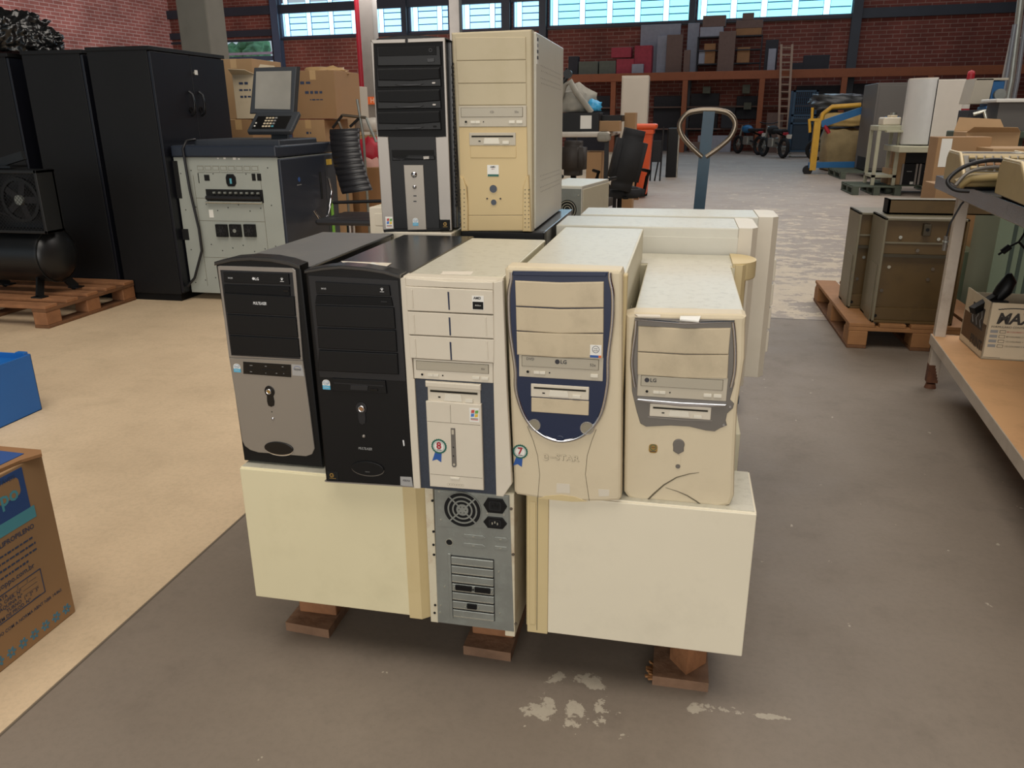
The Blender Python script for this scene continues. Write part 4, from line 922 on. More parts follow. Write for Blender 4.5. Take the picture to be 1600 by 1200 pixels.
for P in ([(275, 995), (330, 940), (420, 860), (530, 795), (640, 765), (722, 754)], [(435, 882), (540, 915), (620, 950), (700, 1000), (765, 1048)]):
    q.tube([(F(x, y, K8)[0], -.0002, F(x, y, K8)[1]) for x, y in P], [.0016, .0018, .0015, .0012, .0009, .0004][:len(P)] if len(P) == 6 else [.0004, .0008, .0012, .0014, .0016], 'seam_and_shadow', 6)
q.build('moulded_crease', t)
q = MB()
for a, m_ in ((((1063, 494), (1095, 494), (1092, 502), (1062, 499)), 'sticker_white'), (((992, 491), (1032, 492), (1032, 495), (996, 494)), 'paper')):
    p = [atz(x, y, Z1 + hh + .001) for x, y in a]; q.prism([(a_.x - x0, a_.y - 1.440) for a_ in p], hh - .001, hh + .0015, m_, axes=((1, 0, 0), (0, 1, 0), (0, 0, 1)))
p = [atz(x, y, Z1 + hh) for x, y in ((1023, 482), (1090, 482), (1088, 487), (1023, 486))]; q.prism([(a_.x - x0, a_.y - 1.440) for a_ in p], hh - .001, hh + .001, 'drive_grey', axes=((1, 0, 0), (0, 1, 0), (0, 0, 1)))
q.build('torn_label', t)

# ================================================================== SECOND LAYER, REAR ROWS
class RFace(Face):
    """front turned by rz about its left bottom corner"""
    def __init__(s, x0, v, z0, rz, K=None): s.x0, s.v, s.z0, s.rz, s.K = x0, v, z0, rz, K
    def __call__(s, x, y, K=None):
        K = K or s.K
        if K: x, y = K(x, y)
        xd = Vector((math.cos(s.rz), math.sin(s.rz), 0)); n = Vector((-math.sin(s.rz), math.cos(s.rz), 0)); o = Vector((s.x0, s.v, 0))
        r = ray(x, y); p = CAMP + r * ((o - CAMP).dot(n) / r.dot(n)); return ((p - o).dot(xd), p.z - s.z0)
# silver and black tall tower, upper left
rz = R(7); x0, y0 = -.768, 1.985; F = RFace(x0, y0, Z2 + .003, rz, KS); wd, dp = .20, .48
hh = F(200, 108)[1]
t = thing('computer_tower', 'tall black and silver tower on the top layer, left of the tall cream one', 'computer', (x0, y0, Z2 + .003), rz)
shell(t, wd - .006, dp, hh - .002, 'black_steel', .035)
mb = MB(); mb.prism(F.poly([(32, 112), (430, 98), (468, 1132), (100, 1148)]), 0, .03, 'black_plastic', bev=.003)
mb.prism([(0.0, hh - .004), (.01, hh + .004), (.06, hh + .010), (.12, hh + .010), (.18, hh + .004), (.196, hh - .004)], .01, .06, 'black_plastic', bev=.003); mb.build('front_bezel', t)
q = MB(); q.prism(F.poly([(34, 114), (50, 130), (60, 400), (75, 628), (128, 630), (140, 800), (160, 1122), (100, 1128)]), -.006, 0, 'silver_bright', bev=.0015)
q.prism(F.poly([(34, 112), (220, 107), (220, 128), (48, 132)]), -.006, 0, 'silver_bright', bev=.001); q.prism(F.poly([(232, 106), (430, 99), (432, 120), (232, 127)]), -.006, 0, 'silver_bright', bev=.001)
q.prism(F.poly([(418, 118), (432, 112), (468, 1130), (455, 1130), (402, 1070), (380, 632), (436, 628)]), -.006, 0, 'silver_bright', bev=.0015)
q.build('silver_frame', t)
q = MB(); q.prism(F.poly([(50, 132), (416, 122), (434, 626), (78, 628)]), -.003, 0, 'black_matt'); q.prism(F.poly([(128, 628), (380, 628), (402, 1120), (160, 1122)]), -.0035, 0, 'black_plastic', bev=.001); q.build('bay_recess', t)
def tray_front(y0_, y1_, arched):
    q = MB(); q.prism(F.poly([(68, y0_ + 6), (405, y0_), (412, y1_ - 4), (72, y1_)]), -.0075, 0, 'black_plastic', bev=.0018)
    if arched:
        ym = y0_ + (y1_ - y0_) * .66; q.prism(F.poly([(75, y0_ + 12), (402, y0_ + 6), (406, ym - 8), (260, ym + 3), (78, ym)]), -.010, 0, 'black_matt', bev=.0022)
        yh = y1_ - 14; q.prism(F.poly([(165, yh), (240, yh - 4), (322, yh - 6), (300, yh + 4), (240, yh + 8), (180, yh + 6)]), -.0095, 0, 'charcoal_line', bev=.0012)
    else:
        q.prism(F.poly([(75, y0_ + 8), (385, y0_), (388, y0_ + 48), (78, y0_ + 56)]), -.0085, 0, 'black_matt', bev=.0008); c = F(355, y0_ + 22); q.ring((c[0], -.0085, c[1]), (0, -1, 0), .003, .0042, .0003, 'charcoal_line', 16)
    return q
o = tray_front(145, 252, False).build('optical_drive', t)
q = MB(); q.prism(F.poly([(336, 212), (376, 210), (376, 230), (338, 232)]), -.0095, 0, 'charcoal_line', bev=.0006); q.build('eject_button', o)
for k, (a, b_) in enumerate(((258, 365), (374, 482), (490, 596))):
    o = tray_front(a, b_, True).build('drive_bay_cover', t)
    q = MB(); c = F(372 + k * 3, a + 84); q.prism(rr(c[0] - .0045, c[1] - .0022, c[0] + .0045, c[1] + .0022, .002), -.0095, 0, 'silver_bright' if k < 2 else 'hole', bev=.0006); q.build('eject_button', o)
q = MB(); q.prism(F.poly([(145, 700), (372, 700), (374, 728), (235, 728), (200, 750), (148, 735)]), -.0045, 0, 'hole'); q.prism(F.poly([(150, 735), (200, 752), (235, 732), (375, 730), (378, 752), (150, 756)]), -.008, 0, 'black_plastic', bev=.0015); o = q.build('floppy_drive', t)
q = MB(); q.prism(F.poly([(316, 734), (348, 732), (348, 748), (318, 750)]), -.0095, 0, 'silver_bright', bev=.0006); q.build('eject_button', o)
q = MB(); q.prism(F.poly([(210, 780), (315, 780), (332, 1125), (232, 1128)]), -.0055, 0, 'silver_plastic', bev=.001)
for y in (945, 974): c = F(271, y); q.box(c[0] - .004, c[0] + .004, -.006, 0, c[1] - .0014, c[1] + .0014, 'dark_print')
q.build('control_strip', t)
for nm, cx, cy, r_ in (('power_button', 266, 832, .0078), ('reset_button', 269, 898, .0052)):
    q = MB(); c = F(cx, cy); q.lathe([(r_, 0), (r_, .001), (r_ * .78, .0016), (r_ * .7, .0032), (0, .0038)], 'chrome', (c[0], -.0055, c[1]), (0, -1, 0), 24); q.build(nm, t)
q = MB(); intel_sticker(q, F(274, 1084), .0145, .020, .0062); q.build('processor_sticker', t)
q = MB(); rct = F.rect(113, 1056, 155, 1118); win_flag(q, *rct, .0066); q.build('system_sticker', t)
q = MB(); rct = F.rect(405, 1072, 460, 1126); q.box(rct[0], rct[2], -.0066, 0, rct[1], rct[3], 'hole'); cx_, cz_ = (rct[0] + rct[2]) / 2, (rct[1] + rct[3]) / 2; q.ring((cx_, -.0066, cz_ + .002), (0, -1, 0), .0030, .0046, .0003, 'gold', 20, 30, 330); q.box(cx_, cx_ + .0045, -.007, 0, cz_ + .0012, cz_ + .0028, 'gold'); q.box(cx_ - .006, cx_ + .006, -.007, 0, cz_ - .0058, cz_ - .0048, 'gold'); q.build('board_sticker', t)
q = MB(); n_ = 40
for k in range(n_): z = .06 + k * (hh - .11) / n_; q.box(.1935, .197, .006 + (k % 2) * .009, .013 + (k % 2) * .009, z, z + .006, 'hole'); q.box(.1935, .197, .020 + (k % 2) * .0, .026, z, z + .005, 'charcoal_line')
q.build('side_perforations', t)
# tall cream tower
rz = R(.5); x0, y0 = -.565, 2.036; F = RFace(x0, y0, Z2 + .003, rz, KS); wd, dp = .193, .52
hh = F(680, 62)[1]
t = thing('computer_tower', 'tall yellowed cream tower on the top layer, perforated steel side panel facing right', 'computer', (x0, y0, Z2 + .003), rz)
mb = MB(); mb.box(.003, wd, .03, dp, 0, hh - .002, 'white_steel', bev=.003); mb.build('steel_cover', t)
q = MB()
for zz, yy in ((.405, 0), (.375, 1), (.13, 2), (.10, 3)):
    for k in range(15):
        for j in range(2): y = .10 + k * .025 + j * .010; q.box(wd - .001, wd + .0004, y, y + .004, zz - j * .012 - k * .0004, zz - j * .012 + .003 - k * .0004, 'grey_plastic')
q.build('vent_holes', t)
q = MB(); a = .045; q.box(wd - .001, wd + .0006, .033, .058, hh - .075, hh - .012, 'sticker_white')
for k in range(4): q.box(wd - .001, wd + .0009, .035, .056, hh - .022 - k * .014, hh - .014 - k * .014, 'dark_print' if k != 1 else 'grey_print')
q.build('top_sticker', t)
M('tall_fade', '#cdbf97', .5)
mb = MB(); ol = F.poly([(462, 72), (893, 54), (897, 1138), (518, 1135)]); mb.prism(ol, 0, .035, 'tall_cream', bev=.004); mb.build('front_bezel', t)
zf = [(487, 98), (862, 96)]
for k, (a, b_) in enumerate((((487, 98, 862, 96), (492, 222, 864, 216)), ((492, 226, 864, 220), (500, 343, 865, 340)), ((500, 348, 865, 344), (505, 460, 866, 458)))):
    q = MB(); q.prism(F.poly([(a[0], a[1]), (a[2], a[3]), (b_[2], b_[3]), (b_[0], b_[1])]), -.0035, 0, 'tall_cream', bev=.0012); q.build('drive_bay_cover', t)
rct = (F(505, 520)[0], F(686, 576)[1], F(867, 520)[0], F(686, 464)[1]); optical(t, rct, 'drive_grey', 'drive_tray', .005, marks=(('52x', .86, .70, .14), ('CD', .5, .70, .14)))
q = MB(); q.prism(F.poly([(505, 578), (868, 576), (872, 840), (850, 900), (850, 1048), (556, 1050), (552, 900), (512, 840)]), -.0030, 0, 'tall_yellow', bev=.0012)
q.prism(F.poly([(556, 1052), (848, 1052), (848, 1130), (556, 1132)]), -.0035, 0, 'tall_yellow', bev=.001)
q.build('lower_panel', t)
rct = (F(562, 640)[0], F(686, 676)[1], F(810, 640)[0], F(686, 607)[1]); floppy(t, rct, 'drive_grey', .0055)
q = MB(); rct = F.rect(566, 680, 812, 743); plate(q, rct, .0045, 'tall_yellow'); q.build('floppy_bay_cover', t)
q = MB()
for pts, xs in (((( 512, 838), (530, 850), (548, 900), (556, 1000), (556, 1133), (520, 1133)), (516, 537)), (((880, 832), (866, 850), (850, 900), (848, 1000), (848, 1135), (893, 1136)), (862, 881))):
    q.prism(F.poly(pts), -.009, 0, 'tall_yellow', bev=.003)
    for x in xs:
        for k in range(10): c = F(x, 912 + k * 22); q.box(c[0] - .0014, c[0] + .0014, -.0096, 0, c[1] - .0012, c[1] + .0012, 'seam_and_shadow')
q.build('side_fin', t)
q = MB(); rct = F.rect(657, 780, 719, 842); q.box(rct[0], rct[2], -.0036, 0, rct[1], rct[3], 'sticker_white'); q.box(rct[0] + .001, rct[2], -.0039, 0, rct[1], rct[1] + .0055, 'badge_green'); cx_ = (rct[0] + rct[2]) / 2; q.text('AMD', (cx_, -.0042, rct[3] - .005), .006, 'dark_print', bold=.03); q.text('Athlon', (cx_, -.0042, rct[3] - .010), .003, 'badge_red'); q.build('processor_sticker', t)
M('button_slate', '#2f3744', .35, var=.03)
for nm, cx, cy, r_ in (('power_button', 690, 908, .0100), ('reset_button', 692, 980, .0075), ('led', 657, 960, .0024), ('led', 728, 960, .0024)):
    q = MB(); c = F(cx, cy); q.cyl((c[0], -.002, c[1]), (0, -1, 0), r_, .0022, 'button_slate' if r_ > .003 else 'dark_print', 20); q.ring((c[0], -.003, c[1]), (0, -1, 0), r_, r_ * 1.12, .0014, 'tall_yellow', 20); q.build(nm, t)

def plain_tower(label, x, y, z, w, d, h, cover, bez, group=None, rz=0, top=None):
    t = thing('computer_tower', label, 'computer', (x, y, z), rz, group); shell(t, w, d, h, cover, .03, top)
    mb = MB(); mb.box(0, w, 0, .032, -.001 if z < 0 else 0, h, bez, bev=.003); mb.build('front_bezel', t)
    for k in range(3):
        q = MB(); z1 = h - .02 - k * .043; q.box(.02, w - .02, -.004, 0, z1 - .040, z1, bez, bev=.0015); q.build('drive_bay_cover', t)
    return t
# supports of the top layer
plain_tower('black tower beneath the tall cream one, only its top edge showing', -.568, 2.03, Z1, .225, .56, .441, 'black_steel', 'black_plastic')
plain_tower('cream tower beneath the tall black and silver one', -.775, 1.985, Z1, .195, .50, .441, 'cream_steel', 'bone_plastic')
plain_tower('cream tower peeking out left behind the tall black and silver tower', -1.022, 2.52, Z1, .19, .45, .4445, 'cream_steel', 'bone_plastic')
# cases of the rear right, fronts turned to the right
def right_case(label, x0, x1, v, z0, h, d, bw, bez, cover='white_steel', extra=0):
    t = thing('computer_case', label, 'computer case', (x0, v, z0)); W_ = x1 - x0
    mb = MB(); mb.box(0, W_ - bw, 0, d, 0, h, cover, bev=.002); mb.box(.003, W_ - bw - .003, .003, d - .003, h - .001, h + .0006, 'dusty_top'); mb.box(.002, W_ - bw, -.002, 0, 0, h - .024, cover, bev=.001); mb.build('steel_cover', t)
    mb = MB(); o = [(W_ - bw, -.001), (W_ - bw * .3, -.001), (W_, .02), (W_, d - .02), (W_ - bw * .3, d), (W_ - bw, d)]
    mb.prism(o, 0, h + .002 + extra, bez, axes=((1, 0, 0), (0, 1, 0), (0, 0, 1)), bev=.0015); mb.build('front_bezel', t)
    return t, W_
rc, W_ = right_case('off-white case side-on behind the chrome and blue towers, glossy top reflecting the windows', -.335, .205, 2.18, Z1, .442, .225, .05, 'bone_plastic')
rc2, W_ = right_case('off-white case side-on in the rearmost row, its stepped front sticking out at the far right', -.30, .285, 2.44, Z1 - .05, .492, .20, .058, 'bone_plastic')
q = MB()
for k in range(4): q.box(W_ - .002, W_ + .008, .03, .17, .30 - k * .075, .365 - k * .075, 'bone_plastic', bev=.002)
q.build('drive_bay_cover', rc2)
lowc = side_case('low cream case side-on right behind the short tower, rounded yellow front corner showing', -.29, .172, 2.0, Z1, .375, .165, .030, 1, 'cream_steel', 'yellow_plastic')
q = MB(); q.prism([(.425, .0)] + [(.425 + .062 * math.sin(R(a)), .078 - .078 * math.cos(R(a))) for a in range(6, 180, 8)] + [(.425, .156)], .335, .380, 'yellow_plastic', axes=((1, 0, 0), (0, 1, 0), (0, 0, 1)), bev=.004); q.build('bezel_cap', lowc)
# rotated case, metal back showing
rz = R(-10); t = thing('computer_case', 'cream case right of the tall cream tower, its metal back and fan towards the camera', 'computer case', (-.60, 3.34, Z1), rz)
mb = MB(); mb.box(.02, .215, .004, .42, 0, .456, 'white_steel', bev=.002); mb.box(.022, .213, .008, .418, .4555, .4566, 'dusty_top'); mb.box(.2145, .217, .02, .42, .0, .442, 'cream_steel', bev=.001); mb.build('steel_cover', t)
mb = MB(); mb.box(.02, .212, 0, .004, 0, .445, 'galv'); mb.cyl((.155, 0, .36), (0, -1, 0), .04, .001, 'hole', 28); 
for a in (.012, .022, .033): mb.ring((.155, -.001, .36), (0, -1, 0), a, a + .003, .002, 'galv_bright', 24)
for z in (.42, .30, .2, .1): mb.cyl((.202, 0, z), (0, -1, 0), .003, .002, 'galv_bright', 8)
mb.build('rear_plate', t)
t.location.x = atv(912, 290, 3.34).x - .215
# hidden carriers in the bottom layer, just behind the visible ones
for k, (x, lab) in enumerate(((-1.02, 'cream case on the pallet behind the yellow-edged side panel'), (-.61, 'cream case on the pallet in the shade behind the backward case'), (-.225, 'cream case on the pallet behind the bottom right panel'))):
    t = thing('computer_case', lab, 'computer case', (x, 1.83, .14)); mb = MB(); mb.box(0, .40 if k != 1 else .38, 0, .19, 0, .334, 'cream_steel', bev=.003); mb.box(.02, .36, .2 - .01, .192, .02, .31, 'cream_plastic', bev=.001); mb.build('steel_cover', t)
for k, (x, lab) in enumerate(((-1.02, 'cream case in the bottom layer at the back left of the stack'), (-.56, 'cream case in the bottom layer at the back middle of the stack'), (-.24, 'cream case in the bottom layer at the back right of the stack'))):
    t = thing('computer_case', lab, 'computer case', (x, 2.08, .14)); mb = MB(); mb.box(0, .38, 0, .56, 0, .334 - (.052 if k == 2 else 0), 'cream_steel', bev=.003); mb.box(.02, .36, .55, .562, .02, .27, 'cream_plastic', bev=.001); mb.build('steel_cover', t)

pallet('wooden pallet hidden behind the main stack', (-1.0, 3.10, 0), 0, .9, .80, 'wood_pallet', 'wood_dark', 5)
t = thing('computer_case', 'cream case on the rear pallet beneath the turned case', 'computer case', (-.62, 3.36, .142), R(-10)); mb = MB(); mb.box(.0, .23, 0, .42, 0, .332, 'cream_steel', bev=.003); mb.box(.02, .21, -.003, .004, .02, .31, 'galv'); mb.build('steel_cover', t)
# ------------------------------------------------ second pallet + hand pallet truck behind the stack
M('jack_blue', '#123648', .4, var=.12, vs=20, dirt='#123044', dirt_amt=.5)
M('jack_loop', '#7d7264', .3, metal=.8, var=.15, vs=10)
t = thing('pallet_jack', 'hand pallet truck with blue shaft and rounded metal loop handle behind the stack', 'pallet jack', (.10, 3.95, 0))
y_ = .16
L0 = [(1097, 245), (1080, 229), (1066, 212), (1062, 194), (1073, 178), (1090, 173), (1106, 172), (1124, 173), (1140, 178), (1149, 193), (1142, 213), (1124, 230), (1103, 245)]; R0 = []
def lp(x, y): p = atv(x, y, 4.11); return (p.x - .10, y_, p.z)
q = MB(); q.sp([lp(*a) for a in L0 + R0], .0125, 'jack_loop', 12); q.build('loop_handle', t)
a = lp(1108, 174); b_ = lp(1092, 325); b2 = (b_[0] + (b_[0] - a[0]) * .6, y_ + .02, .42)
q = MB(); q.bar(b2, (b2[0] + (a[0] - b2[0]), y_, a[2]), .055, .022, 'jack_blue', up=(0, 1, 0)); q.build('shaft', t)
q = MB(); q.cyl((b2[0], .2, .12), (0, 0, 1), .05, .30, 'jack_blue', 20); q.box(b2[0] - .11, b2[0] + .11, .04, .16, .14, .30, 'jack_blue', bev=.01); q.build('pump_body', t)
for s in (-.06, .06): q = MB(); q.cyl((b2[0] + s - .02, .22, .09), (1, 0, 0), .09, .04, 'black_matt', 24); q.build('wheel', t)
for s in (-.20, .06): q = MB(); q.box(b2[0] + s, b2[0] + s + .15, -.72, .06, .05, .09, 'jack_blue', bev=.004); q.build('fork', t)

# ================================================================== LEFT SIDE
M('cab_black', '#121213', .5, spec=.3, var=.1, vs=3, bump=.05)
M('cab_door', '#12131a', .35, spec=.4, var=.08, vs=3)
def cabinet(label, x, y, w, d, h, doors=True):
    t = thing('storage_cabinet', label, 'cabinet', (x, y, 0)); mb = MB(); mb.box(0, w - .02, 0, d, .05, h - .02, 'cab_black', bev=.002); mb.box(.01, w - .03, .01, d - .01, 0, .05, 'black_matt'); mb.build('body', t)
    mb = MB(); mb.box(-.005, w + .005, -.006, d + .006, h - .024, h, 'cab_black', bev=.002); mb.build('top_board', t)
    for k in range(2):
        mb = MB(); y0 = .004 + k * (d / 2); mb.box(w - .019, w, y0, y0 + d / 2 - .006, .06, h - .03, 'cab_door', bev=.0015); dr = mb.build('door', t)
        yy = d / 2 + (-.06 if k == 0 else .06); q = MB(); q.tube([(w + .001, yy, h - .42), (w + .028, yy, h - .40), (w + .032, yy + .004, h - .34), (w + .022, yy + .006, h - .28), (w, yy, h - .26)], .007, 'black_gloss', 10); q.ring((w, yy, h - .38), (1, 0, 0), .012, .022, .004, 'black_gloss', 20); q.build('handle', dr)
        if k == 1: q = MB(); q.cyl((w, yy - .02, h - .14), (1, 0, 0), .012, .012, 'galv_bright', 14); q.box(w + .01, w + .014, yy - .035, yy - .005, h - .15, h - .12, 'sticker_white'); q.build('lock', dr)
    return t
HC = 1.645
cabinet('tall black office cabinet beside the copier, doors with two looped handles facing right', -3.80, 4.78, .455, .86, HC)
cabinet('tall black cabinet in the middle of the three at the left wall', -4.30, 4.79, .455, .86, HC - .01)
cabinet('tall black cabinet at the left edge under the plastic bags', -4.86, 4.78, .46, .86, HC - .02)
# bags on the cabinets
M('bag_black', '#121314', .24, var=.3, vs=9, spec=.6)
def blob(mb, c, r, mat, amp=.25, sub=4, seed=0, sc=(1, 1, 1), freq=3.0, ridged=True):
    from mathutils import noise
    b = bmesh.new(); bmesh.ops.create_icosphere(b, subdivisions=sub, radius=1)
    for p in b.verts:
        n = noise.noise(p.co * freq + Vector((seed, seed * 1.7, 0))); n2 = noise.noise(p.co * freq * 2.7 + Vector((seed, 0, 3)))
        k = 1 + amp * ((abs(n) * 2 - .4) if ridged else n) + amp * .45 * (abs(n2) * 2 - .4 if ridged else n2)
        z = max(-.55, p.co.z * k)
        p.co = Vector((p.co.x * k * r * sc[0], p.co.y * k * r * sc[1], z * r * sc[2])) + Vector(c)
    return mb.bm(b, mat, smooth=True)
for k, (px, py, r_, s, lab) in enumerate(((22, 46, .20, (1.15, 1, .85), 'shiny black plastic bag heaped on the black cabinets at the left edge'), (58, 56, .13, (1.2, 1, .8), 'smaller black plastic bag sagging beside the big one on the cabinets'))):
    p = atv(px, py, 5.0); zc = HC - (.01 if k else .02) + r_ * .55 * s[2]; q = MB(); blob(q, (0, 0, r_ * .55 * s[2]), r_, 'bag_black', .26, 5, k * 5, s, 2.6); o = q.build('plastic_bag'); o.location = (p.x, 5.0, HC - .005); tag(o, lab, 'bag')
# air compressor on its pallet
M('comp_black', '#101214', .38, var=.12, vs=8, dirt='#2c2a26', dirt_amt=.3)
pallet('wooden pallet under the black air compressor', (-4.92, 3.95, 0), 0, .82, 1.20, 'wood_pallet', 'wood_dark', 5, along_y=False)
t = thing('air_compressor', 'black air compressor with a belt guard on top of its long tank', 'compressor', (-4.6, 4.30, .14))
q = MB(); pr = [(0, -.0)] + [(.172 * math.sin(R(a)), .09 - .09 * math.cos(R(a))) for a in range(10, 91, 10)] + [(.172, .70)] + [(.172 * math.cos(R(a)), .70 + .09 * math.sin(R(a))) for a in range(10, 91, 10)]
q.lathe(pr, 'comp_black', (-.02, .02, .245), (1, 0, 0), 40); q.ring((.70, .02, .245), (1, 0, 0), .170, .176, .006, 'comp_black', 40); q.build('tank', t)
for x in (.08, .62):
    for s in (-1, 1): q = MB(); q.bar((x + .0, .02 + s * .08, .12), (x + .04, .02 + s * .16, .0), .06, .012, 'comp_black', up=(1, 0, 0)); q.box(x + .0, x + .08, .02 + s * .16 - .03, .02 + s * .16 + .03, 0, .008, 'comp_black'); q.build('leg', t)
q = MB(); gx0, gx1, gz0, gz1 = .28, .80, .40, .78
for a in ((gx0, gx1, gz0, gz0 + .02), (gx0, gx1, gz1 - .02, gz1), (gx0, gx0 + .02, gz0, gz1), (gx1 - .02, gx1, gz0, gz1)): q.box(a[0], a[1], -.13, .02, a[2], a[3], 'comp_black', bev=.003)
q.box(gx0, gx1, .0, .012, gz0, gz1, 'comp_black'); g_ = q.build('belt_guard', t)
q = MB()
for k in range(-16, 22):
    x = gx0 + k * .024
    for s in (1, -1):
        xa, za, xb, zb = x, gz0, x + (gz1 - gz0), gz1
        if s < 0: za, zb = gz1, gz0
        t0 = max(0, (gx0 - xa) / (xb - xa)); t1 = min(1, (gx1 - xa) / (xb - xa))
        if t1 > t0 + .03: q.bar((xa + (xb - xa) * t0, -.125, za + (zb - za) * t0), (xa + (xb - xa) * t1, -.125, za + (zb - za) * t1), .0016, .0016, 'charcoal_line', up=(0, 1, 0))
q.build('wire_mesh', t)
q = MB(); q.ring((.62, -.08, .60), (0, -1, 0), .115, .135, .02, 'comp_black', 32); q.cyl((.62, -.08, .60), (0, -1, 0), .03, .03, 'galv', 20)
for a in range(0, 360, 72): q.bar((.62, -.09, .60), (.62 + .12 * math.cos(R(a)), -.09, .60 + .12 * math.sin(R(a))), .04, .008, 'charcoal_line', up=(0, 1, 0))
q.build('flywheel', t)
q = MB(); q.cyl((.37, -.08, .575), (0, -1, 0), .035, .03, 'galv', 24); q.build('pulley', t)
q = MB(); q.tube([(.37, -.085, .61), (.62, -.085, .735), (.70, -.085, .70), (.755, -.085, .60), (.70, -.085, .50), (.62, -.085, .465), (.37, -.085, .54), (.335, -.085, .575)], .006, 'charcoal_line', 8, closed=True); q.build('drive_belt', t)
q = MB(); q.box(.36, .62, .03, .16, .40, .70, 'comp_black', bev=.02); q.box(.30, .56, -.06, .08, .785, .80, 'comp_black'); q.bar((.38, 0, .80), (.62, 0, .86), .03, .05, 'comp_black'); q.cyl((.40, -.02, .79), (0, 0, 1), .014, .03, 'gold', 12); q.build('pump_head', t)
# blue crate
M('crate_blue', '#1a62ad', .4, var=.05, vs=3)
p = Vector((-2.69, 2.73, 0)); t = thing('plastic_box', 'bright blue corrugated plastic box on the floor at the left edge', 'box', (-3.19, 2.36, 0))
q = MB(); w_, d_, h_ = .50, .37, .255; th = .006
for a in ((0, w_, 0, th, 0, h_), (0, w_, d_ - th, d_, 0, h_), (0, th, 0, d_, 0, h_), (w_ - th, w_, 0, d_, 0, h_), (0, w_, 0, d_, 0, th)): q.box(*a, 'crate_blue', bev=.002)
q.build('box_body', t)
q = MB(); q.prism([(.03, .0), (.49, .0), (.497, .36), (.30, .372), (.05, .36)], h_ - .03, h_ - .024, 'crate_blue', axes=((1, 0, 0), (0, 1, 0), (0, 0, 1))); q.box(.45, .495, .34, .362, h_ - .02, h_ + .012, 'crate_blue', bev=.002); q.box(.40, .44, .08, .14, h_ - .0245, h_ - .022, 'navy'); q.build('lid_flap', t)
# cardboard box with blue panel
M('coppo_blue', '#2a4c86', .6, var=.04); M('coppo_cyan', '#4f97a6', .6, var=.04); M('box_ink', '#34405a', .7, var=.02); M('flower_blue', '#4d7f96', .7)
t = thing('cardboard_box', 'tall brown cardboard box printed with a blue panel and blue flowers, at the left edge', 'box', (-1.465, 1.458, 0), R(0))
H_ = .446; W2 = .42; D2 = .55
q = MB(); q.box(-W2, 0, -D2, 0, 0, H_, 'card', bev=.003); q.box(-W2 + .006, -.006, -D2 + .006, -.006, H_ - .001, H_ + .001, 'card_inside'); q.build('carton', t)
q = MB(); q.prism([(-.40, .0), (-.0, .0), (.02, -.02), (.0, -.06), (-.02, -.20), (-.40, -.26)], H_ + .001, H_ + .008, 'card_dark', axes=((1, 0, 0), (0, 1, 0), (0, 0, 1))); q.build('top_flap', t)
q = MB(); q.prism([(-.40, -.012), (-.02, -.03), (-.03, -.22), (-.40, -.24)], H_ + .008, H_ + .0095, 'coppo_blue', axes=((1, 0, 0), (0, 1, 0), (0, 0, 1))); q.build('printed_flap', t)
# print on the face x = 0: image right is +y
XD, ZD = (0, 1, 0), (0, 0, 1)
def yz(x, y):   # crop (0,690) scale 3.246
    p = atu(x / 3.246, 690 + y / 3.246, -1.465); return (p.y - 1.458, p.z)
def fpoly(q, pts, t_, mat): q.prism([yz(*p) for p in pts], 0, t_, mat, axes=((0, 1, 0), (0, 0, 1), (1, 0, 0)))
q = MB(); a = yz(108, 128); b_ = yz(165, 325); 
q.box(0, .0006, -.50, a[0], b_[1], a[1], 'coppo_blue'); q.box(0, .0007, -.50, b_[0] + .004, b_[1] - .03, b_[1], 'coppo_cyan')
c = yz(95, 175); d = yz(115, 260); q.prism(rr(-.42, d[1], d[0] - .004, c[1] + .002, .012), 0, .0009, 'card', axes=((0, 1, 0), (0, 0, 1), (1, 0, 0)))
zc = (c[1] + d[1]) / 2; q.text('DESCART\u00c1VEIS', (.0012, d[0] - .012, zc + .026), .015, 'box_ink', XD, ZD, 0, 'RIGHT'); q.text('altacoppo', (.0012, d[0] - .012, zc - .012), .05, 'coppo_cyan', XD, ZD, 0, 'RIGHT', bold=.02)
q.build('blue_panel', t)
q = MB(); z = yz(172, 425)[1]; q.text('COPOS EM POLIPROPILENO', (.0006, yz(172, 425)[0], z), .017, 'box_ink', XD, ZD, 0, 'RIGHT', bold=.02)
for k in range(4): strokes(q, (.0006, yz(172, 480)[0] - (.030 if k == 3 else 0), yz(172, 480)[1] - .0165 * k), .10 if k == 3 else .25, .009, 'box_ink', XD, ZD, 0, 'RIGHT')
q.text('www.altacoppo.com.br', (.0006, yz(176, 640)[0], yz(176, 622)[1]), .019, 'box_ink', XD, ZD, 0, 'RIGHT', bold=.01)
a = yz(197, 648); b_ = yz(236, 755); 
for (y0, y1, z0, z1) in ((-.5, a[0] + .004, a[1] - .0012, a[1] + .0012), (-.5, a[0] + .004, b_[1] - .0012, b_[1] + .0012), (a[0] + .002, a[0] + .0044, b_[1], a[1])): q.box(0, .0006, y0, y1, z0, z1, 'box_ink')
hz = (a[1] - b_[1]) / 5.3
for k, s in enumerate(('DATA ____/____/____', 'C\u00d3D. OPER. N\u00ba _______', 'M\u00c1QUINA N\u00ba _______', 'TURNO  1\u00ba  2\u00ba  3\u00ba', 'ORDEM DE PROD. N\u00ba ____')): q.text(s, (.0006, a[0] - .012, a[1] - hz * (k + .7)), .0125, 'box_ink', XD, ZD, 0, 'RIGHT', bold=.01)
z = yz(310, 742); q.text('DE ACORDO COM A NORMA ABNT NBR 14.865', (.0006, z[0], z[1] - .004), .0115, 'box_ink', XD, ZD, 0, 'RIGHT', bold=.01)
z0 = yz(337, 848)
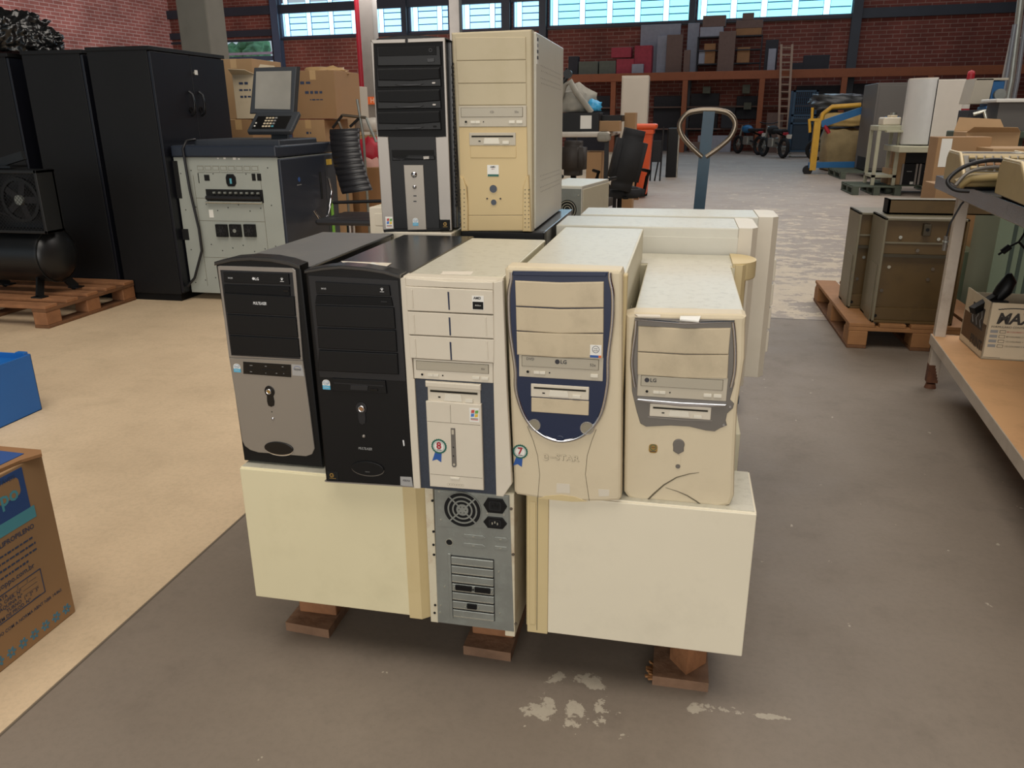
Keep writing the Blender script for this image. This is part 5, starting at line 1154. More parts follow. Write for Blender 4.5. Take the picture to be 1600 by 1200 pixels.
for k in range(9):
    cy, cz = z0[0] - k * .035, z0[1]
    for a_ in range(0, 360, 60): q.prism(ell(cy + .0085 * math.cos(R(a_)), cz + .0085 * math.sin(R(a_)), .0052, .0034, 10, tilt=a_), 0, .0006, 'flower_blue', axes=((0, 1, 0), (0, 0, 1), (1, 0, 0)))
q.build('box_print', t)
# copier
M('cop_grey', '#979b93', .45, var=.05, vs=4); M('cop_blue', '#1e2531', .4, var=.05); M('cop_dark', '#2b2f36', .5, var=.05); M('cop_green', '#74b13a', .5)
M('panel_grey', '#31353a', .45, var=.04)
x0, y0 = -3.335, 4.86; cw = .752; ch = 1.0; cd = .86
t = thing('photocopier', 'large office copier with its grey side opened up and a dark blue front door', 'copier', (x0, y0, 0))
q = MB(); q.box(0, cw, .012, cd, .05, ch - .04, 'cop_grey', bev=.004); q.build('frame_body', t)
q = MB(); q.box(-.0, cw + .01, -.02, cd, ch - .035, ch + .04, 'cop_blue', bev=.012, seg=3); q.box(.05, cw - .05, .04, cd - .04, ch + .03, ch + .035, 'cop_dark'); q.build('top_cover', t)
def cp(x, y): p = atv(x, y, y0); return (p.x - x0, p.z)
KC = crop(240, 180, 4.0)
def cr(x0_, y0_, x1_, y1_): a = cp(*KC(x0_, y0_)); b_ = cp(*KC(x1_, y1_)); return a[0], b_[0], b_[1], a[1]
q = MB(); q.box(0, cw, 0, .014, .05, ch - .035, 'cop_grey', bev=.002)
for x in range(0, 9):
    for z in (.12, .35, .62, .86): q.cyl((.04 + x * .08, .0, z + (x % 3) * .02), (0, -1, 0), .004, .001, 'hole', 8)
for z in (.30, .55, .70): q.box(.13, .62, -.001, 0, z, z + .002, 'seam_and_shadow')
for x in (.13, .62): q.box(x, x + .002, -.001, 0, .1, .85, 'seam_and_shadow')
q.build('side_plate', t)
a = cr(270, 310, 665, 358); q = MB(); 
for k in range(8):
    xx = a[0] + (a[1] - a[0]) * k / 8; q.box(xx, xx + (a[1] - a[0]) / 8 - .006, -.004, 0, a[2], a[3], 'cop_grey', bev=.001); q.box(xx + .004, xx + (a[1] - a[0]) / 8 - .01, -.0046, 0, a[2] + .012, a[3] - .006, 'seam_and_shadow'); q.box(xx + .006, xx + (a[1] - a[0]) / 8 - .012, -.005, 0, a[2] + .014, a[3] - .009, 'cop_grey')
q.build('tab_strip', t)
a = cr(325, 462, 690, 548); q = MB(); q.box(a[0], a[1], -.002, 0, a[2], a[3], 'hole'); q.cyl((a[0] + .01, -.02, a[2] + .03), (1, 0, 0), .014, a[1] - a[0] - .02, 'charcoal_line', 14); q.cyl((a[0] + .005, -.02, a[2] + .002), (1, 0, 0), .009, a[1] - a[0] - .01, 'galv_bright', 12)
for k in range(9): q.cyl((a[0] + .06 + k * .04, -.012, a[2] + .062), (1, 0, 0), .008, .018, 'galv', 10)
q.build('roller_unit', t)
for c0 in (430, 515, 605):
    a = cr(c0 - 38, 680, c0 + 42, 760); q = MB(); q.box(a[0], a[1], -.02, 0, a[2], a[3], 'black_plastic', bev=.003); cx_, cz_ = (a[0] + a[1]) / 2, (a[2] + a[3]) / 2; r_ = (a[1] - a[0]) * .45; q.cyl((cx_, -.02, cz_), (0, -1, 0), r_, .001, 'hole', 24); q.cyl((cx_, -.021, cz_), (0, -1, 0), r_ * .34, .004, 'charcoal_line' if c0 != 515 else 'galv', 16)
    for k in range(7): an = k * 2 * math.pi / 7; q.bar((cx_, -.022, cz_), (cx_ + r_ * .9 * math.cos(an), -.022, cz_ + r_ * .9 * math.sin(an)), .006, .002, 'charcoal_line', up=(0, 1, 0))
    q.build('cooling_fan', t)
for r_ in ((315, 372, 352, 410), (612, 365, 640, 410), (645, 365, 675, 410), (275, 362, 288, 425), (100, 285, 180, 520), (170, 710, 225, 780)): a = cr(*r_); q = MB(); q.box(a[0], a[1], -.0015, 0, a[2], a[3], 'hole'); q.build('opening', t)
q = MB(); a = cr(450, 368, 520, 445); q.prism([(a[0] + .01, a[2]), (a[1] - .015, a[2]), (a[1], a[2] + .02), (a[1], a[3] - .02), (a[1] - .015, a[3]), (a[0] + .01, a[3]), (a[0], a[3] - .02), (a[0], a[2] + .02)], -.006, 0, 'black_plastic', bev=.002); a = cr(478, 395, 494, 428); q.box(a[0], a[1], -.009, 0, a[2], a[3], 'coppo_cyan'); q.build('inlet_port', t)
for r_ in ((435, 255, 452, 275), (495, 262, 515, 278), (528, 268, 540, 278), (398, 266, 408, 274), (345, 590, 378, 640)): a = cr(*r_); q = MB(); q.box(a[0], a[1], -.002, 0, a[2], a[3], 'sticker_white'); q.build('warning_sticker', t)
q = MB(); q.box(cw, cw + .022, .0, cd - .20, .10, ch - .045, 'cop_blue', bev=.006); q.box(cw + .02, cw + .024, cd - .30, cd - .27, ch - .35, ch - .16, 'hole'); strokes(q, (cw + .0224, .24, ch - .225), .07, .012, 'grey_print', (0, 1, 0), (0, 0, 1), 0); q.cyl((cw + .022, .24, ch - .19), (1, 0, 0), .016, .002, 'coppo_blue', 16); q.build('front_door', t)
q = MB(); q.box(cw, cw + .02, cd - .195, cd, .10, ch - .045, 'cop_dark', bev=.005); q.box(cw + .018, cw + .022, cd - .16, cd - .07, ch - .12, ch - .08, 'win_yellow'); q.build('side_door', t)
q = MB(); q.box(cw + .02, cw + .027, cd - .15, cd - .11, .20, ch - .38, 'cop_green', bev=.002); q.build('green_strip', t)
q = MB(); q.box(.10, cw - .02, .10, cd - .20, ch + .03, ch + .075, 'cop_dark', bev=.01); q.build('scanner_lid', t)
# operating panel
q = MB(); cxp = atv(430, 150, 5.15).x - x0
def pz(x, y, v): p = atv(x, y, v); return (p.x - x0, p.z)
s = [pz(392, 178, 5.15), pz(461, 177, 5.15), pz(466, 104, 5.15), pz(399, 106, 5.15)]
q.prism(s, .27, .32, 'panel_grey', bev=.008); i_ = [pz(401, 170, 5.15), pz(456, 171, 5.15), pz(458, 111, 5.15), pz(403, 112, 5.15)]
M('screen_glass', '#8e8b82', .12, var=.15, vs=4)
q.prism(i_, .266, .28, 'screen_glass'); sc = q.build('screen', t)
q = MB(); k = [pz(389, 196, 5.0), pz(447, 200, 5.0), pz(462, 180, 5.1), pz(393, 179, 5.1)]
xa, xb = k[0][0], k[1][0]
mt = Matrix.Translation((0, .14, ch + .10)) @ Matrix.Rotation(R(38), 4, 'X')
q.box(xa - .01, xb + .04, 0, .20, 0, .035, 'panel_grey', bev=.008, mtx=mt); q.box(xa + .02, xb + .0, .02, .15, .03, .038, 'black_plastic', bev=.003, mtx=mt)
for r_ in range(4):
    for c_ in range(4): q.box(xa + .09 + c_ * .022, xa + .105 + c_ * .022, .035 + r_ * .028, .047 + r_ * .028, .036, .042, 'card_white' if c_ < 3 else ('coppo_cyan' if r_ == 0 else 'grey_print'), mtx=mt)
q.box(xa + .03, xa + .04, .04, .05, .036, .042, 'sticker_white', mtx=mt); q.box(xa + .03, xa + .04, .07, .08, .036, .042, 'sticker_white', mtx=mt); q.build('keypad', t)
q = MB(); q.bar((cxp - .0, .30, ch + .03), (cxp, .33, ch + .25), .12, .03, 'panel_grey'); q.build('panel_stand', t)
q = MB(); pts = [(.12, .09, ch + .075), (-.005 + .12, .0, ch + .07), (.10, -.03, ch + .02), (.11, -.028, .75), (.14, -.03, .5), (.14, -.03, .35), (.06, -.035, .16), (.0, -.04, .1)]
q.tube(pts, .009, 'charcoal_line', 8); q.build('power_cord', t)

# ================================================================== BEHIND THE COPIER AND MIDDLE GROUND
M('leather_black', '#232326', .38, var=.08, vs=6)
M('bin_orange', '#d4501c', .45, var=.05, vs=3)
M('cab_white', '#b8b0a2', .5, var=.03, vs=3)
M('white_foam', '#bdb7ad', .7, var=.05)
M('red_cloth', '#a3142a', .6, var=.1); M('pink_cloth', '#bf9084', .7, var=.1)
M('fabric_grey', '#8d8a80', .8, var=.15, vs=10)
M('chair_fabric', '#1d1e21', .8, var=.1)
M('chair_brown', '#2a2420', .7, var=.1)
M('cyan_bag', '#3c9fd0', .4, var=.1)
# ribbed conference chair
cxy = atv(560, 300, 5.75); t = thing('office_chair', 'black ribbed leather office chair with chrome armrests beside the copier', 'chair', (cxy.x, 5.75, 0), R(0))
def ch_(x, y, dy=0): p = atv(x, y, 5.75 + dy); return (p.x - cxy.x, p.z)
q = MB(); n = 11; NS = 66; vs = []; fs = []
for i in range(NS + 1):
    f = i / NS; xl, xr = ch_(517 + 36 * f ** 1.15, 202 + 97 * f), ch_(564 + 35 * f ** 1.3, 200 + 93 * f)
    yb = -.02 - .30 * f + .1 * f * f; bump = .016 * abs(math.sin(math.pi * f * n)) ** .5
    m_ = [(xl[0] + .008, xl[1], yb - .012 - bump * .6), (xl[0], xl[1], yb), (xl[0] + .008, xl[1], yb + .022), (xr[0] - .008, xr[1], yb + .022), (xr[0], xr[1], yb), (xr[0] - .008, xr[1], yb - .012 - bump * .6), ((xl[0] + xr[0]) / 2, (xl[1] + xr[1]) / 2, yb - .014 - bump)]
    vs += [(x, y, z) for x, z, y in m_]
for i in range(NS):
    for k in range(7): fs.append((i * 7 + k, i * 7 + (k + 1) % 7, (i + 1) * 7 + (k + 1) % 7, (i + 1) * 7 + k))
fs += [tuple(range(7)), tuple(NS * 7 + k for k in reversed(range(7)))]
q.add(vs, fs, 'leather_black', True)
q.build('backrest', t)
a = ch_(556, 300); q = MB()
for k in range(6): y = -.28 - k * .085 + .12; q.box(a[0] - .02, a[0] + .42, y - .12, y - .04, .50 + .002 * k, .55, 'leather_black', bev=.02)
q.build('seat', t)
e = ch_(545, 300)
for s in (0, .47):
    q = MB(); x = e[0] - .02 + s; q.tube([(x, -.30, .60 + .20), (x, -.26, .70), (x, -.30, .62), (x, -.36, .54), (x + .02, -.48, .50), (x + .05, -.58, .52), (x + .02, -.62, .60)], .011, 'chrome', 10); q.build('armrest', t)
q = MB(); q.tube([(e[0] - .01, -.28, .62), (e[0] + .46, -.28, .64)], .012, 'charcoal_line', 8); q.build('back_bar', t)
q = MB(); q.cyl((.1, -.42, .08), (0, 0, 1), .03, .42, 'chrome', 14)
for k in range(5): an = k * R(72); q.bar((.1, -.42, .09), (.1 + .3 * math.cos(an), -.42 + .3 * math.sin(an), .07), .03, .03, 'chrome'); q.cyl((.1 + .3 * math.cos(an) - .015, -.42 + .3 * math.sin(an), .03), (1, 0, 0), .03, .03, 'black_matt', 14)
q.build('star_base', t)

def pbox(name, label, x0, y0, x1, y1, v, d, mat, cat='box', floor=False, bev=.004, group=None, detail=None, z0=None, topm=None):
    X0, X1, Z0, Z1_ = rectv(x0, y0, x1, y1, v)
    if floor: Z0 = 0.0
    if z0 is not None: Z0 = z0
    t = thing(name, label, cat, (X0, v, Z0), 0, group); q = MB(); q.box(0, X1 - X0, 0, d, 0, Z1_ - Z0, mat, bev=bev)
    if topm: q.box(.004, X1 - X0 - .004, .004, d - .004, Z1_ - Z0 - .001, Z1_ - Z0 + .001, topm)
    q.build('body', t); return t, X1 - X0, d, Z1_ - Z0
def carton(label, x0, y0, x1, y1, v, d, mat='card', z0=None, flaps=False, tape=True, prints=(), group=None):
    t, w, d, h = pbox('cardboard_box', label, x0, y0, x1, y1, v, d, mat, z0=z0, group=group)
    if tape: q = MB(); q.box(w / 2 - .03, w / 2 + .03, -.001, d + .001, h - .08, h + .001, 'tape'); q.box(w / 2 - .001, w / 2 + .001, 0, d, h + .001, h + .002, 'card_dark'); q.build('packing_tape', t)
    if flaps:
        q = MB(); q.prism([(0, 0), (w, 0), (w - .03, .10), (.04, .12)], 0, .004, mat, axes=((1, 0, 0), (0, .55, .83), (0, -.83, .55)), org=(0, d, h)); q.build('flap', t)
        q = MB(); q.prism([(0, 0), (w, 0), (w - .05, .09), (.02, .11)], 0, .004, mat, axes=((1, 0, 0), (0, -.8, .35), (0, -.35, -.8)), org=(0, 0, h)); q.build('flap', t)
    if prints:
        q = MB()
        for (tx, fx, fz, sz) in prints: strokes(q, (w * fx, -.001, h * fz), min(w * .5, len(tx) * h * sz * .7), h * sz, 'box_ink')
        q.build('box_print', t)
    return t, w, d, h
# stacked cartons behind the cabinets: lower ones on the floor
zl = atv(380, 186, 7.0).z
carton('plain brown carton on the floor under the tall carton behind the black cabinets', 345, 186, 398, 330, 7.0, .6, 'card_dark', z0=0)
carton('tall light brown carton standing behind the black cabinet', 340, 92, 398, 184, 7.0, .55, 'card_light', z0=zl + .002, prints=(('|||', .7, .2, .05),))
zl2 = atv(492, 186, 7.3).z
carton('low brown carton under the big taped carton behind the copier', 462, 187, 512, 330, 7.3, .55, 'card_light', z0=0, prints=(('<>', .5, .9, .03),))
t_, w_, d_, h_ = carton('big taped brown carton with black stamped print, right of the copier screen', 458, 110, 524, 185, 7.3, .6, 'card', z0=zl2 + .002, prints=(('FRAGIL', .5, .55, .10), ('CONDOR', .22, .75, .12), ('www.corte', .55, .4, .05)))
q = MB(); blob(q, (w_ / 2, d_ / 2, h_), .13, 'tape', .3, 3, 3, (1.6, 1.2, .35), 4); q.build('plastic_wrap', t_)
zl3 = atv(385, 186, 6.3).z
t_, w_, d_, h_ = carton('printed carton with raised dark flap between the cabinet and the copier screen', 366, 116, 402, 184, 6.3, .35, 'card_white', z0=zl3 + .002, tape=False, flaps=True, prints=(('ITEM', .5, .8, .10), ('QTY 24', .5, .65, .08), ('KG 12', .5, .5, .08)))
carton('brown carton under the printed one, just behind the copier lid', 360, 187, 400, 330, 6.3, .4, 'card', z0=0)
zq = atv(540, 180, 10).z
pbox('metal_locker', 'grey metal locker with a small dark window, right of the big carton', 526, 134, 557, 330, 10, .5, 'cab_white', 'locker', floor=True, z0=0)
carton('brown carton end behind the white foam packing', 520, 186, 548, 330, 8.2, .4, 'card_light', z0=0)
z1 = atv(570, 208, 8.0).z
t_, w_, d_, h_ = carton('brown carton beneath the white foam piece', 548, 212, 592, 330, 8.0, .5, 'card', z0=0)
q = MB(); blob(q, (.13, .1, .075), .13, 'white_foam', .18, 3, 2, (1.2, 1, .7), 2.5); o = q.build('foam_block'); p = atv(572, 211, 8.1); o.location = (p.x - .13, 8.1, p.z + .008); tag(o, 'lump of white foam on the cartons behind the office chair', 'foam')
q = MB(); blob(q, (0, 0, .13), .17, 'red_cloth', .3, 3, 4, (1, 1, 1.1), 3); o = q.build('red_bag'); p = atv(578, 235, 7.4); o.location = (p.x, 7.4, p.z - .2); tag(o, 'bright red bag between the ribbed chair and the tall towers', 'bag')
q = MB(); blob(q, (0, 0, .12), .14, 'pink_cloth', .3, 3, 6, (1, 1, 1.1), 3); o = q.build('pink_bag'); p = atv(585, 275, 7.0); o.location = (p.x, 6.97, p.z - .12); tag(o, 'pale pink bag below the red bag beside the ribbed chair', 'bag')
pr = atv(575, 275, 7.4); X0, X1, Z0_, Z1_ = rectv(560, 258, 596, 330, 7.3)
carton('brown carton on the floor carrying the red and pink bags', 560, 262, 600, 330, 6.75, .85, 'card_dark', z0=0, tape=False)
# folding frame with tubes
t = thing('walker_frame', 'tangle of thin metal frame tubes above the ribbed chair', 'frame', (atv(540, 300, 6.6).x, 6.6, 0))
def wt(x, y, v=6.6): p = atv(x, y, v); return (p.x - t.location.x, v - 6.6, p.z)
for a, b_, m in (((520, 200), (535, 180), 'charcoal_line'), ((547, 198), (561, 185), 'charcoal_line'), ((529, 190), (536, 208), 'jack_loop'), ((558, 155), (568, 215), 'galv'), ((572, 184), (588, 222), 'galv'), ((535, 180), (572, 184), 'jack_loop')):
    q = MB(); q.tube([wt(*a), wt(*b_)], .012, m, 8); q.build('tube', t)
q = MB(); q.tube([wt(568, 215), (wt(568, 215)[0], 0, 0)], .012, 'galv', 8); q.tube([wt(536, 208), (wt(536, 208)[0], 0, 0)], .012, 'galv', 8); q.build('leg', t)
# wall sign behind
X0, X1, Z0_, Z1_ = rectv(567, 151, 592, 163, 16.9); q = MB(); q.box(0, X1 - X0, 0, .02, 0, Z1_ - Z0_, 'orange_print'); 
M('sign_ink', '#d9b49a', .6)
q.text('H', ((X1 - X0) * .65, -.002, (Z1_ - Z0_) / 2), (Z1_ - Z0_) * .9, 'sign_ink', bold=.02); q.cyl(((X1 - X0) * .25, 0, (Z1_ - Z0_) / 2), (0, -1, 0), (Z1_ - Z0_) * .28, .003, 'sign_ink', 16)
o = q.build('hydrant_sign'); o.location = (X0 - .05, 16.979, Z0_); tag(o, 'small orange sign with an H on the concrete pillar', 'sign')

# ---- junk table in the middle distance
tz = atv(920, 206, 9.5).z; xl, xr = atv(862, 206, 9.5).x, atv(952, 206, 9.5).x
t = thing('folding_table', 'white-topped table heaped with junk right of the tall cream tower', 'table', (xl, 9.5, 0))
q = MB(); q.box(0, xr - xl, 0, 1.6, tz - .06, tz, 'white_foam', bev=.02); q.box(xr - xl - .14, xr - xl, -.02, .3, tz - .11, tz - .0, 'fabric_grey', bev=.03); q.build('tabletop', t)
for x in (.05, xr - xl - .06):
    for y in (.1, 1.5): q = MB(); q.box(x, x + .05, y, y + .05, 0, tz - .06, 'charcoal_line'); q.build('leg', t)
def ontop(name, label, x0, y0, x1, y1, v, d, mat, cat, z0=None, **k):
    return pbox(name, label, x0, y0, x1, y1, v, d, mat, cat, z0=z0 if z0 is not None else tz + .001, **k)
t_, w_, d_, h_ = ontop('printer', 'black printer with a white label on the junk table', 878, 176, 936, 204, 9.6, .45, 'black_plastic', 'printer')
q = MB(); q.box(w_ * .50, w_ * .80, -.003, 0, h_ * .15, h_ * .85, 'sticker_white'); q.build('label_sheet', t_)
ztop = tz + h_ + .002
q = MB(); blob(q, (0, 0, .14), .20, 'fabric_grey', .35, 3, 8, (1.3, 1, .95), 2.5); o = q.build('cloth_bundle'); p = atv(893, 150, 9.8); o.location = (p.x, 9.85, ztop - .03); tag(o, 'heap of grey cloth and plastic on the black printer', 'cloth')
q = MB(); q.tube([(-.12, 0, 0), (-.02, 0, .30), (.05, 0, .34), (.12, 0, .22), (.22, 0, .10), (.30, .02, .0)], .035, 'fabric_grey', 10); q.cyl((.02, -.03, .42), (0, 1, 0), .05, .06, 'charcoal_line', 16); q.tube([(-.12, 0, .2), (0, 0, .38), (.02, 0, .48)], .03, 'charcoal_line', 8); o = q.build('chair_base'); p = atv(888, 170, 9.7); o.location = (p.x - .02, 9.62, ztop - .0); tag(o, 'grey upturned chair base on top of the junk heap', 'chair base')
q = MB(); blob(q, (0, 0, .05), .09, 'cyan_bag', .3, 3, 2, (1, 1, .9), 3); o = q.build('plastic_bag'); p = atv(927, 170, 9.7); o.location = (p.x, 9.75, ztop + .01); tag(o, 'small bright blue plastic bag on the junk table', 'bag')
t_, w_, d_, h_ = ontop('laser_printer', 'flat black machine leaning on brown boxes on the junk table', 940, 180, 972, 190, 9.9, .4, 'black_plastic', 'printer', z0=atv(950, 190, 9.9).z)
carton('open brown box at the front of the junk table', 932, 189, 968, 206, 9.65, .35, 'card', z0=tz + .001, tape=False)
zz = atv(980, 208, 10.2).z
carton('tall brown box at the right end of the junk heap', 973, 176, 990, 330, 10.3, .4, 'card', z0=0, tape=False)
carton('brown carton on the floor under the junk table', 916, 238, 940, 266, 9.6, .4, 'card', z0=0, tape=False)
# dark office chairs
def task_chair(label, px0, px1, ptop, pbot, v, rz, mat='chair_fabric', lean=0.0, back_only=False):
    X0, X1, Z0_, Z1_ = rectv(px0, ptop, px1, pbot, v); w = X1 - X0; cx_ = (X0 + X1) / 2
    t = thing('office_chair', label, 'chair', (cx_, v, 0), 0)
    q = MB(); b = bmesh.new(); bmesh.ops.create_cube(b, size=1); bmesh.ops.bevel(b, geom=b.edges[:], offset=.18, segments=4, affect='EDGES')
    q.bm(b, mat, Matrix.Translation((lean * .0, 0, (Z0_ + Z1_) / 2)) @ Matrix.Rotation(lean, 4, 'Y') @ Matrix.Rotation(rz, 4, 'Z') @ Matrix.Diagonal((w * .95, .16, (Z1_ - Z0_) * 1.0, 1)), smooth=True); q.build('backrest', t)
    q = MB(); b = bmesh.new(); bmesh.ops.create_cube(b, size=1); bmesh.ops.bevel(b, geom=b.edges[:], offset=.15, segments=3, affect='EDGES'); sy = Matrix.Rotation(rz, 4, 'Z')
    q.bm(b, mat, sy @ Matrix.Translation((0, .28, .44)) @ Matrix.Diagonal((.46, .46, .11, 1)), smooth=True); q.build('seat', t)
    q = MB(); q.bar((0, 0, .45), (0, 0, Z0_ + .1), .05, .02, 'black_matt'); q.bar((0, .0, .40), sy @ Vector((0, .28, .40)), .05, .02, 'black_matt'); q.build('back_bracket', t)
    for s in (-1, 1): q = MB(); q.tube([sy @ Vector(p) for p in ((s * .24, .2, .42), (s * .27, .2, .60), (s * .27, .12, .66), (s * .27, .38, .66))], .018, 'black_matt', 8); q.build('armrest', t)
    c = sy @ Vector((0, .28, 0)); q = MB(); q.cyl((c.x, c.y, .07), (0, 0, 1), .025, .34, 'black_matt', 12)
    for k in range(5): an = k * R(72) + .3; q.bar((c.x, c.y, .10), (c.x + .28 * math.cos(an), c.y + .28 * math.sin(an), .06), .035, .03, 'black_matt'); q.cyl((c.x + .28 * math.cos(an) - .02, c.y + .28 * math.sin(an), .03), (1, 0, 0), .03, .04, 'black_matt', 12)
    q.build('star_base', t); return t
task_chair('black office chair seen from behind, in front of the orange wheelie bin', 955, 1006, 201, 298, 8.4, R(18), lean=R(12))
task_chair('brown-black office chair between the tall cream tower and the junk table', 876, 916, 220, 274, 7.3, R(-15), 'chair_brown')
# wheelie bin
p0 = atz(985, 308, 0); v = 12.6; X0, X1, Z0_, Z1_ = rectv(988, 192, 1017, 306, v)
t = thing('wheelie_bin', 'orange wheelie bin beside the black office chair', 'bin', (X0, v, 0))
w_ = X1 - X0; q = MB(); vs = [(.04, .04, .06), (w_ - .05, .04, .06), (w_ - .05, .5, .06), (.04, .5, .06), (0, 0, 1.02), (w_, 0, 1.02), (w_, .6, 1.02), (0, .6, 1.02)]
q.add(vs, [(0, 3, 2, 1), (4, 5, 6, 7), (0, 1, 5, 4), (1, 2, 6, 5), (2, 3, 7, 6), (3, 0, 4, 7)], 'bin_orange'); q.box(-.02, w_ + .02, -.02, .62, .95, 1.02, 'bin_orange', bev=.01); q.build('bin_body', t)
q = MB(); q.box(-.02, w_ + .06, -.03, .64, 1.02, 1.10, 'bin_orange', bev=.03, seg=3); q.build('lid', t)
for x in (.05, w_ - .1): q = MB(); q.cyl((x, .5, .08), (1, 0, 0), .08, .05, 'black_matt', 16); q.build('wheel', t)
# clutter between chair and bin
q = MB(); q.bar((0, 0, .02), (.12, .1, .5), .05, .03, 'black_matt'); q.bar((.1, 0, .02), (-.02, .1, .46), .03, .03, 'black_matt'); q.box(-.12, .12, -.03, .2, 0, .03, 'card_dark'); o = q.build('folding_stand'); p = atz(985, 312, 0); o.location = (p.x, p.y, 0); tag(o, 'small dark folded stand on the floor beside the orange bin', 'stand')
t_, w_, d_, h_ = pbox('metal_locker', 'tall off-white metal locker with a pink sticker behind the orange bin', 968, 118, 1009, 330, 14.5, .5, 'cab_white', 'locker', floor=True)
q = MB(); q.box(w_ * .66, w_ * .86, -.004, 0, h_ * .945, h_ * .985, 'pink_cloth'); q.build('sticker', t_); q = MB(); q.box(.02, w_ - .02, -.012, 0, .05, h_ - .03, 'cab_white', bev=.004); q.cyl((w_ - .05, -.012, h_ * .5), (0, -1, 0), .015, .01, 'galv', 12); q.build('door', t_)
# folded chairs / cases right of the bin
for (x0, y0, x1, y1, v, lab) in ((1018, 198, 1036, 264, 16.2, 'dark folded metal chair leaning upright right of the orange bin'), (1042, 200, 1061, 260, 17.2, 'black case with pale edges standing beside the folded chair')):
    X0, X1, Z0_, Z1_ = rectv(x0, y0, x1, y1, v); w_ = X1 - X0; t = thing('folded_chair' if x0 < 1030 else 'equipment_case', lab, 'chair' if x0 < 1030 else 'case', (X0, v, 0))
    q = MB()
    if x0 < 1030:
        for x in (0, w_ - .03): q.tube([(x, 0, 0), (x + .02, .1, Z1_)], .016, 'charcoal_line', 8)
        q.tube([(w_ * .4, 0, 0), (w_, .15, Z1_ * .9)], .014, 'black_matt', 8); q.build('frame', t); q = MB(); q.box(.02, w_ - .03, .04, .08, Z1_ * .35, Z1_ * .75, 'chair_fabric', bev=.01); q.build('seat', t)
    else:
        q.box(0, w_, 0, .3, 0, Z1_, 'black_plastic', bev=.02); q.build('body', t); q = MB(); q.box(w_ - .03, w_ + .0, -.01, .31, .0, Z1_, 'fabric_grey', bev=.006); q.build('edge_trim', t)

# ================================================================== FAR WALL LOFT
M('loft_wood', '#8a4f30', .7, var=.12, vs=5, dirt='#5c3018', dirt_amt=.3)
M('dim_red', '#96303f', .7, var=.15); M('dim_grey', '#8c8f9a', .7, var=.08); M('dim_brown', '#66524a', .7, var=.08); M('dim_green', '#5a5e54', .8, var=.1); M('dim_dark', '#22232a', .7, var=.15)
M('ladder_wood', '#8f7a68', .7, var=.1)
def wpt(px, py, off): r = ray(px, py); p0 = W0 + WN * off; tt = (p0 - CAMP).dot(WN) / r.dot(WN); p = CAMP + r * tt; return (p - W0).dot(WD), p.z
LO = 1.6
sa, sb = wpt(870, 118, LO)[0], wpt(1600, 106, LO)[0] + 2.5
zb1 = wpt(1200, 109.5, LO)[1]; zb0 = wpt(1200, 123, LO)[1]
t = thing('storage_loft', 'long timber storage loft along the far brick wall', 'loft', W0, WY)
q = MB(); q.box(sa, sb, -LO, -LO + .08, zb0, zb1, 'loft_wood', bev=.01); q.build('front_beam', t)
q = MB(); q.box(sa, sb, -LO + .08, -.35, zb1 - .10, zb1 - .05, 'dim_brown'); q.build('deck', t)
for px in (958, 1070, 1190, 1318, 1452): s = wpt(px, 140, LO)[0]; q = MB(); q.box(s - .09, s + .09, -LO + .0, -LO + .16, 0, zb0, 'loft_wood', bev=.01); q.build('post', t)
q = MB(); q.box(sa, sb, -.7, -.34, .75, .8, 'dim_brown'); q.box(sa, sb, -.7, -.34, 1.5, 1.55, 'dim_brown'); q.build('back_shelf', t)
def wbox(name, label, x0, y0, x1, y1, off, d, mat, cat, z0=None, group=None):
    a = wpt(x0, (y0 + y1) / 2, off); b_ = wpt(x1, (y0 + y1) / 2, off); zt = wpt((x0 + x1) / 2, y0, off)[1]; zb = wpt((x0 + x1) / 2, y1, off)[1] if z0 is None else z0
    q = MB(); q.box(0, b_[0] - a[0], 0, d, 0, zt - zb, mat, bev=.01); o = q.build(name); o.location = wloc(a[0], off, zb); o.rotation_euler = (0, 0, WY); tag(o, label, cat, group); return o, zt
zd = zb1 - .049
lf = [('grey sheet panel, wide, leaning on the brick above the loft at its left', 'panel', 1000, 38, 1062, 112, .5, .05, 'dim_grey', 'panel'), ('tall pale grey panel beside the tan boards on the loft', 'panel', 1073, 36, 1091, 112, .45, .05, 'dim_grey', 'panel'), ('narrow grey-blue door panel standing in front of the wide sheet on the loft', 'panel', 1026, 56, 1044, 112, .75, .05, 'dim_grey', 'panel'),
      ('brown board standing on the loft left of the small carton', 'board', 1041, 54, 1066, 112, .95, .06, 'dim_brown', 'board'), ('thin dark board beside the brown board on the loft', 'board', 1068, 78, 1078, 112, 1.2, .06, 'dim_brown', 'board'), ('tall brown wardrobe side standing on the loft under the cartons', 'board', 1122, 49, 1148, 111, 1.05, .10, 'dim_brown', 'board'),
      ('stack of dark red sacks on the loft, right pile', 'sack_stack', 991, 71, 1018, 112, 1.1, .4, 'dim_red', 'sacks'), ('low pile of dark red sacks on the loft, left pile', 'sack_stack', 963, 92, 990, 113, 1.2, .4, 'dim_red', 'sacks'), ('olive carton on the loft near its left end', 'carton', 936, 95, 962, 114, 1.2, .4, 'dim_green', 'box'), ('dark olive bundle at the left end of the loft', 'bundle', 904, 96, 934, 115, 1.2, .4, 'dim_green', 'bundle'),
      ('small grey carton before the red sacks on the loft', 'carton', 987, 100, 1005, 113, 1.35, .2, 'dim_grey', 'box')]
for lab, nm, x0, y0, x1, y1, off, d, mat, cat in lf: wbox(nm, lab, x0, y0, x1, y1, off, d, mat, cat, z0=zd)
o, _ = wbox('sack_stack', 'tilted pile of dark red sacks bridging the two piles on the loft', 955, 74, 986, 90, 1.15, .4, 'dim_red', 'sacks')
